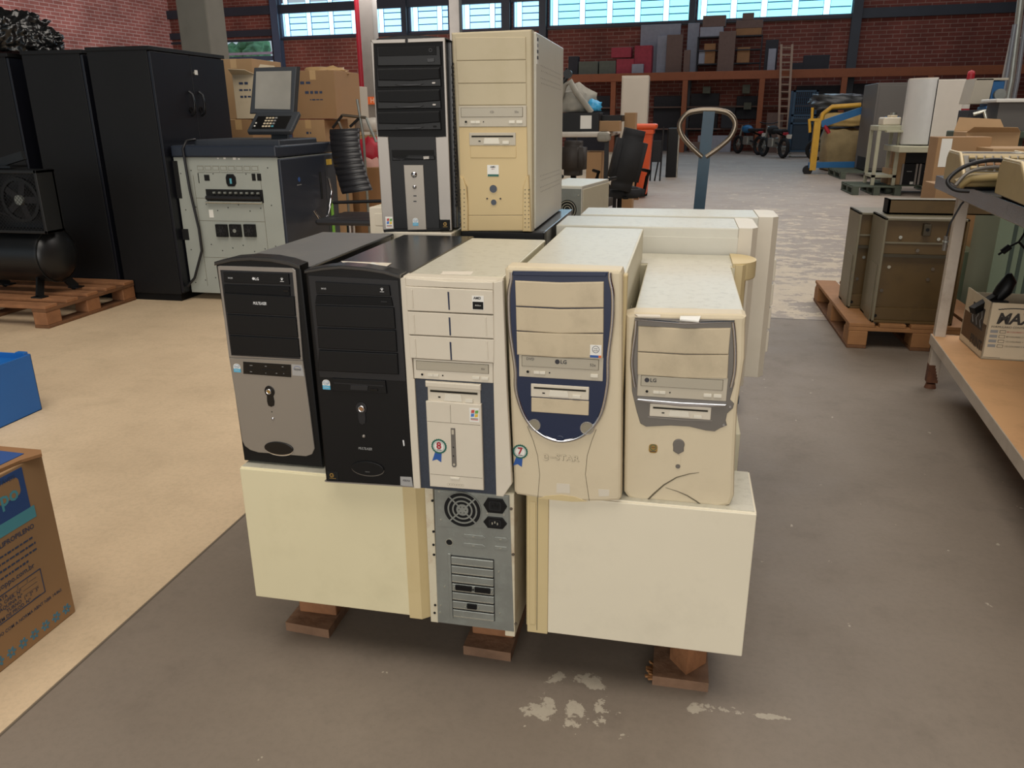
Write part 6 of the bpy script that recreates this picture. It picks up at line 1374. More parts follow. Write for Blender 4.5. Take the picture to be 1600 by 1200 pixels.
# metal shelf unit with cartons on top
a = wpt(1090, 60, .9); b_ = wpt(1192, 60, .9); zt = wpt(1140, 56, .9)[1]
t = thing('shelf_unit', 'dark metal shelf unit on the loft carrying cartons under the window', 'shelf', wloc(a[0], .9, zd), WY); w_ = b_[0] - a[0]
for x in (0, w_ * .5, w_ - .04):
    q = MB(); q.box(x, x + .04, 0, .04, 0, zt - zd, 'dim_dark'); q.box(x, x + .04, .36, .40, 0, zt - zd, 'dim_dark'); q.build('upright', t)
for k in range(3): z = (zt - zd) * (.25 + k * .36); q = MB(); q.box(0, w_, 0, .4, z, z + .04, 'dim_dark'); q.build('shelf', t)
ZT = {}
for x0, y0, x1, y1, m, lab in ((1094, 42, 1130, 54, 'dim_grey', 'grey flat carton under the wide brown carton on the loft shelf unit'), (1150, 44, 1190, 54, 'card_dark', 'low carton printed with pale figures on the loft shelf unit'), (1098, 24, 1134, 42, 'dim_brown', 'wide brown carton on top of the loft shelf unit, in front of the window'), (1150, 31, 1192, 44, 'dim_brown', 'brown carton, widest of the right pile on top of the loft shelf unit'), (1160, 20, 1178, 32, 'dim_brown', 'small brown carton topmost on the right of the loft shelf unit'), (1100, 68, 1118, 88, 'card_dark', 'reddish carton on the middle shelf of the loft unit'), (1152, 74, 1172, 86, 'card_dark', 'carton on the right of the middle shelf of the loft unit'), (1092, 78, 1102, 88, 'dim_grey', 'small pale box at the left edge of the loft shelf unit')):
    zz = {54: zd + (zt - zd) * .97 + .041, 88: zd + (zt - zd) * .25 + .041, 86: zd + (zt - zd) * .25 + .041, 44: ZT.get('b'), 42: ZT.get('a'), 32: ZT.get('c')}[y1]
    o_, z_ = wbox('carton', lab, x0, y0, x1, y1, .85, .3, m, 'box', z0=zz)
    if y1 in (54, 44): ZT[('a' if x0 < 1140 else 'b') if y1 == 54 else 'c'] = z_ + .002
for x0, y0, x1, y1, m, nm, lab, cat in ((1195, 62, 1215, 108, 'dim_dark', 'rolled_bundle', 'dark bundle of rolls between the shelf unit and the ladder on the loft', 'bundle'), (1200, 76, 1212, 105, 'dim_grey', 'panel', 'pale tilted panel leaning on the dark bundle on the loft', 'panel'), (1255, 86, 1296, 106, 'dim_dark', 'machine', 'dark machine with a round knob on the loft right of the ladder', 'machine'), (1238, 98, 1256, 107, 'dim_dark', 'small_box', 'low dark box between the ladder and the machine on the loft', 'box'), (888, 88, 903, 116, 'dim_dark', 'bundle', 'dark bundle at the loft end beside the tall cream tower', 'bundle')):
    wbox(nm, lab, x0, y0, x1, y1, 1.42 if nm == 'panel' else 1.1, .3 if nm != 'panel' else .05, m, cat, z0=zd)
# things below the loft
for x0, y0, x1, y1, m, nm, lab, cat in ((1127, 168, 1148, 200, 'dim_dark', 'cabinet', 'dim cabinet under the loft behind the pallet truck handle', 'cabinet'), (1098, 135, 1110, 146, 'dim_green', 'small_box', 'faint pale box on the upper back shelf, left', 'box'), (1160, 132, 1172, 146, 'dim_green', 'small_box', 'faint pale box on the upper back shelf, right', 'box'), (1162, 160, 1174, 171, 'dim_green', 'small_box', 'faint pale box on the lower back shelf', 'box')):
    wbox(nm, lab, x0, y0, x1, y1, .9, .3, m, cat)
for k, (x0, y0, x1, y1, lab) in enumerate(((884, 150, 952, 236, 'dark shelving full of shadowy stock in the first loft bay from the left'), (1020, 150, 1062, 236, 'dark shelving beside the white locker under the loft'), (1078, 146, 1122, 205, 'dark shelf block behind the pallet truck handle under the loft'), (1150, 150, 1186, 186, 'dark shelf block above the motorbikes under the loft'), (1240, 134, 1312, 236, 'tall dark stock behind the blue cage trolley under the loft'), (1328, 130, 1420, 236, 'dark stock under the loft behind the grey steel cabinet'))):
    wbox('storage_shelf', lab, x0, y0, x1, y1, .30, .25, 'dim_dark', 'shelf', z0=0 if y1 == 236 else None)  # dark shelving blocks, added also to deepen the shade under the loft
wbox('equipment_crate', 'low pale machine on the floor under the loft, seen through the loop handle', 1090, 212, 1142, 232, 1.2, .5, 'dim_grey', 'machine', z0=0)
for k, (x0, x1, y0) in enumerate(((1077, 1099, 222), (1196, 1222, 176), (1340, 1372, 200))): wbox('wooden_crate', ('dim wooden crate at the foot of the loft post', 'pale timber crate behind the motorbikes under the loft', 'wooden crate under the loft behind the grey cabinet')[k], x0, y0, x1, 236, 1.48, .6, 'dim_brown', 'crate', z0=0)
# ladder
t = thing('ladder', 'tall wooden ladder leaning against the loft', 'ladder', W0, WY)
A0, A1 = wpt(1216, 235, 2.6), wpt(1229, 235, 2.6); B0, B1 = wpt(1221, 70, LO + .08), wpt(1238, 70, LO + .08)
for a, b_ in ((A0, B0), (A1, B1)): q = MB(); q.bar((a[0], -2.6, 0), (b_[0], -LO - .1, b_[1]), .07, .10, 'ladder_wood', up=(0, 1, 0)); q.build('rail', t)
for k in range(15):
    f = (k + .6) / 15; q = MB(); q.bar((A0[0] + (B0[0] - A0[0]) * f, -2.6 + (2.5 - LO) * f, B0[1] * f), (A1[0] + (B1[0] - A1[0]) * f, -2.6 + (2.5 - LO) * f, B1[1] * f), .045, .045, 'ladder_wood'); q.build('rung', t)
# motorbikes
M('tyre', '#101113', .8, var=.1); M('bike_blue', '#1e5f8c', .4, var=.05)
def motorbike(label, px, py, rz, tank, v=None, s=1.0):
    p = atz(px, py, 0); t = thing('motorbike', label, 'motorbike', (p.x, p.y, 0), rz); t.scale = (s, s, s)
    for x in (-.62, .62):
        q = MB(); c = Vector((x, 0, .30)); pts = [c + Vector((.25 * math.cos(R(a)), 0, .25 * math.sin(R(a)))) for a in range(0, 360, 20)]; q.tube(pts, .055, 'tyre', 8, closed=True); q.cyl((x, -.05, .30), (0, 1, 0), .05, .1, 'galv', 12)
        for a in range(0, 360, 36): q.bar(c, c + Vector((.22 * math.cos(R(a)), 0, .22 * math.sin(R(a)))), .008, .008, 'galv')
        q.build('wheel', t)
    q = MB(); q.tube([(.62, 0, .30), (.44, 0, .90)], .035, 'galv', 8); q.tube([(.44, -.3, 1.02), (.40, -.1, .98), (.40, .1, .98), (.44, .3, 1.02)], .015, 'charcoal_line', 8); q.build('fork_and_handlebar', t)
    q = MB(); q.tube([(.42, 0, .80), (.1, 0, .45), (-.2, 0, .42), (-.62, 0, .30)], .03, 'charcoal_line', 8); q.tube([(.42, 0, .84), (-.2, 0, .70), (-.62, 0, .62)], .03, 'charcoal_line', 8); q.build('frame', t)
    q = MB(); q.box(-.1, .2, -.12, .12, .30, .58, 'galv', bev=.04); q.tube([(.1, -.12, .34), (-.1, -.14, .22), (-.65, -.14, .30)], .03, 'galv_bright', 8); q.build('engine', t)
    q = MB(); b = bmesh.new(); bmesh.ops.create_icosphere(b, subdivisions=3, radius=1); q.bm(b, tank, Matrix.Translation((.14, 0, .80)) @ Matrix.Diagonal((.27, .14, .13, 1)), smooth=True); q.build('tank', t)
    q = MB(); q.box(-.60, -.05, -.12, .12, .72, .82, 'tyre', bev=.04, seg=3); q.build('seat', t)
    q = MB(); q.bar((-.72, -.08, .56), (-.74, -.08, .68), .16, .01, 'sticker_white', up=(1, 0, 0)); q.build('number_plate', t)
    q = MB(); q.box(-.70, -.62, -.08, .08, .66, .74, 'badge_red', bev=.02); q.build('tail_light', t); return t
motorbike('motorbike with a bright blue tank parked under the loft', 1168, 241, R(118), 'bike_blue')
motorbike('black motorbike with a red tail light beside the blue-tanked one', 1207, 246, R(112), 'tyre')
motorbike('dark motorbike with one wheel half hidden behind the yellow engine hoist', 1310, 252, R(160), 'tyre')
# blue mesh trolley
M('trolley_blue', '#234a68', .5, var=.1); M('dim_mesh', '#1d3346', .6, var=.1)
p0 = atz(1230, 246, 0); p1 = atz(1262, 246, 0); w_ = p1.x - p0.x + .1; t = thing('cage_trolley', 'tall blue mesh cage trolley between the ladder and the hoist', 'trolley', (p0.x, p0.y, 0)); hT = atv(1250, 141, p0.y).z
for x in (0, w_ - .06):
    for y in (0, .6): q = MB(); q.box(x, x + .06, y, y + .06, .12, hT, 'trolley_blue'); q.build('post', t)
q = MB()
for z in (.16, hT * .5, hT * .62, hT - .05):
    q = MB(); q.box(0, w_, 0, .65, z, z + .05, 'trolley_blue') if z < .2 else q.box(0, w_, 0, .05, z, z + .05, 'trolley_blue'); q.build('rail', t)
q = MB(); 
for k in range(12): x = w_ * (k + .5) / 12; q.box(x - .012, x + .012, .62, .64, .15, hT - .05, 'trolley_blue')
for k in range(16): z = .2 + (hT - .3) * k / 16; q.box(0, w_, .62, .64, z, z + .016, 'trolley_blue')
q.build('mesh_panel', t)
q = MB(); q.box(.06, w_ - .08, .06, .56, .17, hT * .6, 'dim_mesh', bev=.05); q.build('load', t)
for x in (.05, w_ - .1): q = MB(); q.cyl((x, .05, .06), (1, 0, 0), .06, .05, 'galv', 14); q.build('wheel', t)
# engine hoist with yellow and blue parts
M('pallet_green', '#4c5448', .8, var=.1)
M('hoist_yellow', '#c2952c', .45, var=.08); M('hoist_blue', '#1f5f92', .45, var=.08); M('sack_beige', '#9a8862', .85, var=.15, vs=6); M('sack_tan', '#b59a62', .85, var=.12, vs=6); M('tarp_grey', '#3d4042', .4, var=.2, vs=5)
P = lambda x, y: atv(x, y, 18.6)
ox, oy = P(1272, 262).x, 18.6; t = thing('engine_hoist', 'yellow and blue engine hoist beside the grey cabinet', 'hoist', (ox, oy, 0))
def hp(x, y, dy=0): p = P(x, y); return (p.x - ox, dy, p.z)
q = MB(); q.bar((hp(1270, 255)[0], 0, .08), hp(1278, 185), .13, .13, 'hoist_yellow', up=(0, 1, 0)); q.build('post', t)
q = MB(); q.tube([hp(1283, 190), hp(1286, 178), hp(1300, 167), hp(1345, 164)], .05, 'hoist_yellow', 8); q.build('boom', t)
q = MB(); q.bar(hp(1283, 194), hp(1348, 172), .14, .10, 'hoist_blue', up=(0, 1, 0)); q.build('ram', t)
q = MB(); q.bar(hp(1263, 258), (hp(1335, 256)[0], 0, hp(1335, 257)[2]), .12, .12, 'hoist_blue', up=(0, 1, 0)); q.cyl((hp(1262, 262)[0], -.05, .08), (0, 1, 0), .1, .1, 'tyre', 16); q.build('leg', t)
q = MB(); q.tube([hp(1269, 168, -.05), hp(1268, 188, -.05)], .03, 'hoist_yellow', 8); q.tube([hp(1264, 186, -.05), hp(1265, 207, -.05)], .03, 'hoist_yellow', 8); q.bar(hp(1264, 187, -.05), hp(1278, 187, -.05), .05, .05, 'hoist_yellow'); q.build('crank_handle', t)
q = MB(); q.tube([hp(1288, 196, -.02), hp(1295, 208, -.02)], .04, 'badge_red', 8); q.build('hook', t)
# big covered load behind it: sacks on a low stand with a tarp
def lump(name, label, cat, x0, y0, x1, y1, v, d, mat, amp=.12, seed=1, z0=None):
    X0, X1, Z0_, Z1_ = rectv(x0, y0, x1, y1, v); Z0_ = Z0_ if z0 is None else z0; q = MB(); b = bmesh.new(); bmesh.ops.create_cube(b, size=1); bmesh.ops.subdivide_edges(b, edges=b.edges[:], cuts=7, use_grid_fill=True)
    from mathutils import noise
    for p in b.verts:
        s = p.co.copy(); m_ = max(abs(s.x), abs(s.y), abs(s.z)); r_ = (s.normalized() * .62).lerp(s, .62); n = noise.noise(s * 5 + Vector((seed, 0, 0))); r_ *= 1 + amp * n
        p.co = Vector(((X1 - X0) * r_.x * 1.05, d * r_.y, max(-.5, min(.56, r_.z)) * (Z1_ - Z0_)))
    q.bm(b, mat, Matrix.Translation((0, 0, (Z1_ - Z0_) / 2)), smooth=True); o = q.build(name); o.location = ((X0 + X1) / 2, v + d / 2, Z0_); tag(o, label, cat); return o
lump('bulk_sack', 'large beige bulk bag beside the grey cabinet, lowest of the heap', 'sack', 1292, 204, 1350, 262, 19.6, .9, 'sack_beige', z0=0)
lump('bulk_sack', 'tan folded bulk bag on the beige one behind the hoist', 'sack', 1288, 176, 1350, 205, 19.7, .9, 'sack_tan', seed=4, z0=atv(1320, 205, 19.6).z + .10)
lump('tarpaulin', 'dark grey crumpled tarpaulin on top of the bulk bags', 'tarp', 1278, 147, 1352, 178, 19.8, .9, 'tarp_grey', .3, 8, z0=atv(1320, 176, 19.8).z + .06)
# ================================================================== RIGHT MIDDLE
M('cab_grey', '#5d5a56', .5, var=.05, vs=2); M('fridge_white', '#c9c3b8', .3, var=.02); M('fridge_door', '#bcbcb8', .3, metal=.0, var=.03); M('table_paint', '#a8a68f', .5, var=.06); M('pallet_green', '#4c5448', .8, var=.1)
p = atz(1347, 258, 0)
v = 17.2; a = atv(1363, 200, v).x; b_ = atv(1440, 200, v).x; zt = atv(1400, 129, v).z; xl = atv(1338, 200, 18.2).x
t = thing('steel_cabinet', 'tall grey steel cabinet on a pallet left of the white fridge', 'cabinet', (a, v, 0)); q = MB(); q.box(0, b_ - a, 0, 1.25, .16, zt, 'cab_grey', bev=.01); q.build('body', t)
q = MB(); q.box(.04, b_ - a - .04, -.012, 0, .2, zt - .05, 'cab_grey', bev=.006); q.build('door', t); q = MB(); q.box(-.006, .002, .1, 1.0, .16, .4, 'hole'); q.build('vent', t)
pallet('low grey pallet under the tall grey steel cabinet', (a - .5, v - .15, 0), 0, 1.5, 2.0, 'pallet_green', 'pallet_green', 5)
# small painted table with a printer
v = 13.8; X0, X1, Z0_, Z1_ = rectv(1368, 196, 1406, 270, v); t = thing('work_table', 'small pale painted steel table beside the white fridge', 'table', (X0, v, .141)); h_ = Z1_ - .141; w_ = X1 - X0
q = MB(); q.box(0, w_, 0, .6, h_ - .08, h_, 'table_paint', bev=.01); q.box(.1, w_, -.15, 0, h_ - .1, h_ - .07, 'table_paint'); q.build('tabletop', t)
for x in (0, w_ - .05):
    for y in (0, .55): q = MB(); q.box(x, x + .05, y, y + .05, 0, h_ - .08, 'table_paint'); q.build('leg', t)
q = MB(); q.box(0, w_, 0, .6, .12, .16, 'table_paint'); q.build('lower_shelf', t)
X0b, X1b, Z0b, Z1b = rectv(1380, 186, 1408, 197, v + .1); t2 = thing('printer', 'flat cream printer on the small painted table', 'printer', (X0b, v + .1, Z1_ + .001)); q = MB(); q.box(0, X1b - X0b, 0, .35, 0, .12, 'bone_plastic', bev=.02); q.build('body', t2); q = MB(); q.box(.1, X1b - X0b - .05, .05, .25, .12, .15, 'cream_plastic', bev=.01); q.build('paper_tray', t2)
q = MB(); q.box(-.1, .1, 0, .12, 0, .13, 'hoist_blue', bev=.01); q.cyl((0, -.02, .13), (0, 0, 1), .05, .06, 'galv', 14); o = q.build('bench_vice'); p = atv(1400, 178, v + .3); o.location = (p.x, v + .48, Z1_ + .001); tag(o, 'small blue metal tool behind the cream printer on the painted table', 'tool')
pallet('dark low pallet under the small painted table', (X0 - .3, v - .2, 0), 0, 1.0, .72, 'pallet_green', 'pallet_green', 5)
# fridge on crates
v = 13.42; a = atv(1458, 180, v).x; b_ = atv(1512, 180, v).x; zt = atv(1480, 124, v).z; zb = atv(1440, 228, v).z
t = thing('refrigerator', 'white fridge with a rounded silver-grey door, raised above the old computers', 'fridge', (a, v, zb), 0)
d_ = .62; q = MB(); q.box(0, b_ - a, 0, d_, 0, zt - zb, 'fridge_white', bev=.012, seg=3); q.build('body', t)
dl = a - atv(1418, 180, v).x
q = MB(); o_ = [(0, 0), (0, .62)] + [(-dl * math.sin(R(x)) * .95, .31 + .31 * math.cos(R(x))) for x in range(5, 180, 5)]
q.prism(o_, .015, zt - zb + .01, 'fridge_door', axes=((1, 0, 0), (0, 1, 0), (0, 0, 1)), bev=.01); q.box(-.012, 0, .0, .62, .01, zt - zb, 'hole'); q.build('door', t)
q = MB(); q.prism([(x * .98, y) for x, y in o_], zt - zb - .02, zt - zb + .03, 'fridge_white', axes=((1, 0, 0), (0, 1, 0), (0, 0, 1)), bev=.01); q.build('door_cap', t)
q = MB(); q.box(-.05, b_ - a + .6, -.2, .8, -.09, 0, 'table_paint', bev=.01); o = q.build('steel_shelf_board'); o.location = (a - .4, v, zb - .001); tag(o, 'pale metal board on the computers, carrying the white fridge', 'board')
pa = atz(1388, 303, 0); pb = atz(1462, 306, 0)
pallet('dark green pallet holding old computers below the fridge', (pa.x - .05, pa.y, 0), 0, 1.2, 1.55, 'pallet_green', 'pallet_green', 5)
for k, (x0, y0, x1, y1, dy, m, lab) in enumerate(((1407, 256, 1432, 298, 0, 'silver', 'black computer with silver edges on the green pallet, left one'), (1434, 256, 1460, 299, .02, 'silver', 'black computer with silver edges on the green pallet, right one'), (1416, 232, 1458, 255, .0, 'grey', 'grey computer lying flat on the two upright black ones below the fridge'))):
    X0, X1, Z0_, Z1_ = rectv(x0, y0, x1, y1, pa.y + .05 + dy); Z0_ = .141 if k < 2 else Z0_; Z1_ = (zb - .093) if k == 2 else Z1_
    t = thing('computer_tower', lab, 'computer', (X0, pa.y + .05 + dy, Z0_)); q = MB(); q.box(0, X1 - X0, .03, .5, 0, Z1_ - Z0_, 'cab_grey' if k == 2 else 'black_steel', bev=.005); q.build('steel_cover', t)
    q = MB(); q.box(0, X1 - X0, 0, .03, 0, Z1_ - Z0_, 'black_plastic', bev=.004); ww = X1 - X0; hh_ = Z1_ - Z0_
    if k < 2:
        q.box(0, .03, -.006, 0, 0, hh_, 'silver_bright'); q.box(ww - .03, ww, -.006, 0, 0, hh_, 'silver_bright'); q.box(.08, ww - .08, -.004, 0, hh_ * .62, hh_ * .66, 'grey_print'); q.box(ww - .09, ww - .04, -.008, 0, .01, .05, 'sticker_white')
    q.build('front_bezel', t)
for k, (x0, y0, x1, y1, dz) in enumerate(((1388, 264, 1400, 296, 0), (1400, 236, 1412, 296, .0))):
    carton(('low brown carton at the left end of the green pallet', 'taller brown carton between the low one and the black computers')[k], x0, y0, x1, y1, pa.y + .06, .5, 'card_light', z0=.141, tape=False)
# striped post, press and shelving at the far right
q = MB(); 
p = atv(1510, 160, 9.6); zt = atv(1514, 116, 9.6).z
for k in range(9): z0 = zt - (k + 1) * .085; q.cyl((0, 0, z0), (0, 0, 1), .036 + k * .0006, .085, 'badge_red' if k % 2 == 0 else 'sticker_white', 18)
q.cyl((0, 0, 0), (0, 0, 1), .036, zt - 9 * .085, 'black_matt', 18); q.lathe([(.036, 0), (.030, .03), (.0, .04)], 'badge_red', (0, 0, zt), (0, 0, 1), 18); q.lathe([(.2, 0), (.2, .03), (.06, .06), (.04, .08)], 'black_matt', (0, 0, 0), (0, 0, 1), 24)
o = q.build('striped_post'); o.location = (p.x + .0, 9.6, 0); tag(o, 'red and white striped post right of the fridge', 'post')
v = 8.6; a, b_, z0, z1 = rectv(1517, 122, 1573, 162, v); M('press_white', '#b0a898', .5, var=.03); M('press_blue', '#1d5a8f', .45, var=.05)
t = thing('drill_press', 'blue and white bench drill behind the cardboard boxes', 'drill', (a, v, 0)); w_ = b_ - a
q = MB(); q.prism([(0, z0), (w_ * .55, z0), (w_ * .60, z1), (.03, z1)], 0, .3, 'press_white', bev=.005); q.box(.03, w_, 0, .3, z1 - .02, z1, 'press_white', bev=.004); q.build('belt_cover', t)
q = MB(); q.box(w_ * .60, w_ - .02, .02, .28, z0 - .06, z1 - .025, 'press_blue', bev=.008); q.cyl((w_ * .8, 0, z0 + .08), (0, -1, 0), .05, .04, 'galv', 20); q.build('motor_housing', t)
q = MB(); q.box(w_ * .45, w_ * .85, -.04, .2, z0 - .26, z0 - .02, 'press_blue', bev=.02); q.tube([(-.0, -.1, z0 - .08), (w_ * .4, -.12, z0 - .07), (w_ * .9, -.12, z0 - .06)], .02, 'galv', 8); q.tube([(.02, -.1, z0 - .2), (w_ * .2, -.12, z0 - .08), (w_ * .35, -.12, z0 - .22)], .015, 'galv', 8); q.build('spindle_head', t)
q = MB(); q.cyl((w_ * .65, .2, .1), (0, 0, 1), .05, z0 - .2, 'galv', 18); q.box(w_ * .2, w_ * 1.1, -.1, .5, 0, .1, 'pallet_green', bev=.01); q.build('column_base', t)
M('tube_grey', '#74787e', .4, metal=.3, var=.05)
M('bench_green', '#3f4a3c', .6, var=.1)
v = 8.0; a, b_, z0, z1 = rectv(1505, 205, 1640, 216, v); t = thing('workbench', 'dark green bench behind the cardboard boxes at the right', 'bench', (a, v, 0)); q = MB(); q.box(0, b_ - a, 0, .5, z1 - .06, z1, 'bench_green', bev=.01); q.build('benchtop', t)
for x in (.05, b_ - a - .1):
    for y in (.03, .42): q = MB(); q.box(x, x + .05, y, y + .05, 0, z1 - .06, 'bench_green'); q.build('leg', t)
zbt = z1
for (x0, y0, x1, y1, m, nm, lab, cat) in ((1558, 160, 1605, 205, 'cab_grey', 'machine_housing', 'dark grey machine housing under a white slab at the right edge', 'machine'), (1512, 172, 1540, 205, 'dim_dark', 'engine_part', 'dark round engine part with a pale hub right of the fridge', 'engine part')):
    t_, w_, d_, h_ = pbox(nm, lab, x0, y0, x1, y1, v + .03, .3, m, cat, z0=zbt + .001)
    if x0 < 1520: q = MB(); q.cyl((w_ * .5, 0, h_ * .4), (0, -1, 0), .04, .04, 'card_white', 18); q.tube([(w_ * .2, -.03, h_ * .8), (w_ * .7, -.06, h_ * .95), (w_, -.05, h_ * .4)], .016, 'galv_bright', 8); q.build('hub', t_)
    else: q = MB(); q.box(-.06, w_, -.1, .3, h_, h_ + .03, 'sticker_white', bev=.008); q.build('white_slab', t_)
for k, (x0, x1, yt) in enumerate(((1586, 1572, 38), (1592, 1580, 0), (1600, 1590, 30))):
    vv = 9.6 + .3 * k; p = atv(x0, yt, vv); b2 = atv(x1, 125, vv); q = MB(); q.tube([(p.x, vv, p.z + (.3 if k else 0)), (b2.x, vv, b2.z), (b2.x - .02, vv, 0)], .022 + .012 * (k == 1), 'tube_grey' if k != 1 else 'galv', 12); o = q.build('steel_tube'); tag(o, ('grey steel tube standing at the right edge, left of three', 'thick pale steel tube standing at the right edge, middle of three', 'grey steel tube at the very right edge of the three')[k], 'tube')
p = atv(1575, 60, 12); q = MB(); q.tube([(p.x, 12, 0), (p.x + .05, 12, atv(1577, 60, 12).z), (p.x + .5, 12, atv(1577, 60, 12).z)], .03, 'cab_grey', 8); o = q.build('pipe_frame'); tag(o, 'thin grey pipe frame standing before the brick wall at the right', 'frame')

# ================================================================== RIGHT FOREGROUND
M('olive', '#5c4829', .42, metal=.15, var=.08, vs=5, dirt='#33291c', dirt_amt=.5, ds=4); M('olive_edge', '#6e6753', .45, var=.08); M('olive_dark', '#3c3423', .5, var=.1)
PX, PY = .93, 4.40
t = thing('wooden_pallet', 'wooden pallet carrying the olive steel cabinets', 'pallet', (PX, PY, 0))
for k, x in enumerate((0, .155, .31, .465, .62, .70)): q = MB(); q.box(x, x + (.13 if k < 5 else .11), .0 if k != 5 else 0, 1.2, .12, .14, 'wood_light', bev=.003); q.build('deck_board', t) if k != 5 else None
for x in (0, .32, .65):
    q = MB(); q.box(x, x + .10, 0, 1.2, 0, .018, 'wood_dark', bev=.003); q.build('bottom_board', t)
    for y in (0, .53, 1.06): q = MB(); q.box(x + .002, x + .10, y, y + .14, .018, .098, 'wood_light', bev=.004); q.build('block', t)
for y in (.0, .53, 1.06): q = MB(); q.box(0, .75, y, y + .10, .098, .1195, 'wood_light', bev=.003); q.build('stringer_board', t)
def olive_cabinet(label, x0, x1, v, h, d, k):
    t = thing('steel_cabinet', label, 'cabinet', (x0, v, .141)); w_ = x1 - x0
    q = MB(); th = .012
    q.box(0, th, 0, d, 0, h, 'olive_edge', bev=.002); q.box(w_ - th, w_, 0, d, 0, h, 'olive', bev=.002); q.box(0, w_, 0, d, h - th, h, 'olive_edge', bev=.002); q.box(0, w_, 0, d, 0, th, 'olive', bev=.002); q.box(th, w_ - th, .05, d, th, h - th, 'olive'); q.build('body', t)
    q = MB(); q.box(th, w_ - th, .02, .05, th, h * .14, 'olive', bev=.002); q.build('inner_rail', t); q = MB(); q.box(th, w_ - th, .03, .05, h * .66, h - th, 'olive', bev=.002); q.box(th, w_ - th, .022, .05, h * .76, h * .775, 'olive_edge'); q.box(th, w_ - th, .026, .05, h * .63, h * .66, 'olive_dark'); q.build('inner_rail', t)
    if k == 0:
        q = MB(); q.box(w_ * .47, w_ * .56, -.002, .03, h * .84, h * .95, 'olive_dark', bev=.003); q.cyl((w_ * .515, .0, h * .90), (0, -1, 0), .009, .004, 'hole', 12); q.build('latch', t)
    for fx, fz, m_ in ((.22, .82, 'galv_bright'), (.68, .81, 'galv_bright'), (.15, .53, 'galv_bright'), (.69, .52, 'screw'), (.05, .06, 'hole'), (.84, .05, 'hole'), (.45, .70, 'screw'), (.65, .42, 'screw'), (.1, .3, 'screw')):
        q = MB(); q.cyl((w_ * fx, .024 if fz > .62 or fz < .14 else .05, h * fz), (0, -1, 0), .009, .005, m_, 12); q.build('bolt', t)
    q = MB(); q.box(-.004, .0, .04, d * .6, 0, h * .55, 'olive_edge', bev=.001); q.build('side_flange', t)
    return t
olive_cabinet('olive steel cabinet carcass in front on the wooden pallet, latch at its top', 1.045, 1.445, 4.43, .555, .30, 0)
olive_cabinet('olive steel cabinet carcass standing behind the latched one', .985, 1.385, 4.76, .545, .30, 1)
a = atv(1386, 322, 4.62); b_ = atv(1570, 322, 4.62); t = thing('steel_channel', 'long olive steel channel lying across the olive cabinets', 'channel', (a.x, 4.60, .70)); L = b_.x - a.x
q = MB(); q.box(0, L, 0, .006, .0, .075, 'olive'); q.box(0, L, 0, .10, .069, .075, 'olive_edge', bev=.001); q.box(0, L, 0, .10, 0, .006, 'olive'); q.box(.0, .012, 0, .1, 0, .075, 'black_matt'); q.build('channel_body', t)
# green machine housings under the table
M('mach_green', '#707d68', .5, var=.05, vs=3); M('mach_green_dark', '#36433a', .5, var=.08)
t_, w_, d_, h_ = pbox('machine_housing', 'pale green metal housing with a dark opening, right of the olive cabinets', 1500, 394, 1566, 474, 5.5, .5, 'mach_green', 'machine', z0=0)
q = MB(); q.box(w_ * .32, w_ - .01, -.003, 0, h_ * .08, h_ * .80, 'mach_green_dark'); q.box(w_ * .5, w_ - .01, -.006, 0, h_ * .06, h_ * .55, 'mach_green'); q.build('opening', t_)
p = atv(1562, 336, 5.0); hc = p.z; t_ = thing('metal_cabinet', 'tall grey-green metal cabinet under the table at the right edge', 'cabinet', (p.x, 4.98, 0)); q = MB(); q.box(0, .6, 0, .4, 0, hc, 'mach_green', bev=.004)
for k in range(5): q.box(.08 + k * .05, .10 + k * .05, -.004, 0, .05, hc - .05, 'mach_green_dark')
q.build('body', t_)
# distant pallet with wrapped load, seen under the table
pz_ = atz(1500, 372, 0); pallet('wooden pallet with a plastic-wrapped load behind the table', (atz(1515, 372, 0).x, atz(1515, 372, 0).y, 0), 0, 1.0, 1.2, 'wood_light', 'wood_dark', 5)
M('film', '#8e8a80', .2, var=.25, vs=12)
q = MB(); blob(q, (0, 0, .13), .42, 'film', .25, 4, 3, (1.2, .9, .45), 3); o = q.build('wrapped_load'); o.location = (atz(1515, 372, 0).x + .62, atz(1515, 372, 0).y + .5, .142); tag(o, 'crumpled clear plastic wrapping on the pallet behind the table', 'wrapping')
# table with chipped white legs
M('leg_paint', '#b5a99a', .45, var=.06, vs=9, dirt='#7a5c40', dirt_amt=.35, ds=12); M('rust', '#5c3823', .8, var=.3, vs=30); M('top_dark', '#33383f', .3, metal=.5, var=.25, vs=9); M('top_edge', '#5a6068', .25, metal=.7, var=.2, vs=14); M('shelf_board', '#d6a675', .6, var=.06, vs=3, dirt='#8a5c34', dirt_amt=.3, ds=5)
rzt = R(-5.5); TX, TY = 1.165, 3.80; t = thing('workbench', 'steel-topped table with chipped white legs and a brown lower shelf, at the right edge', 'table', (TX, TY, 0), rzt)
TL_, TW = 2.2, .95; TZ = .93
q = MB(); q.box(-.03, TW, -TL_, .31, TZ - .012, TZ, 'top_dark', bev=.002); q.box(-.034, -.028, -TL_, .312, TZ - .055, TZ + .002, 'top_edge', bev=.001); q.box(-.03, TW, .308, .314, TZ - .055, TZ + .002, 'top_edge', bev=.001); q.box(-.026, .0, -TL_, .05, TZ - .06, TZ - .05, 'leg_paint'); q.build('tabletop', t)
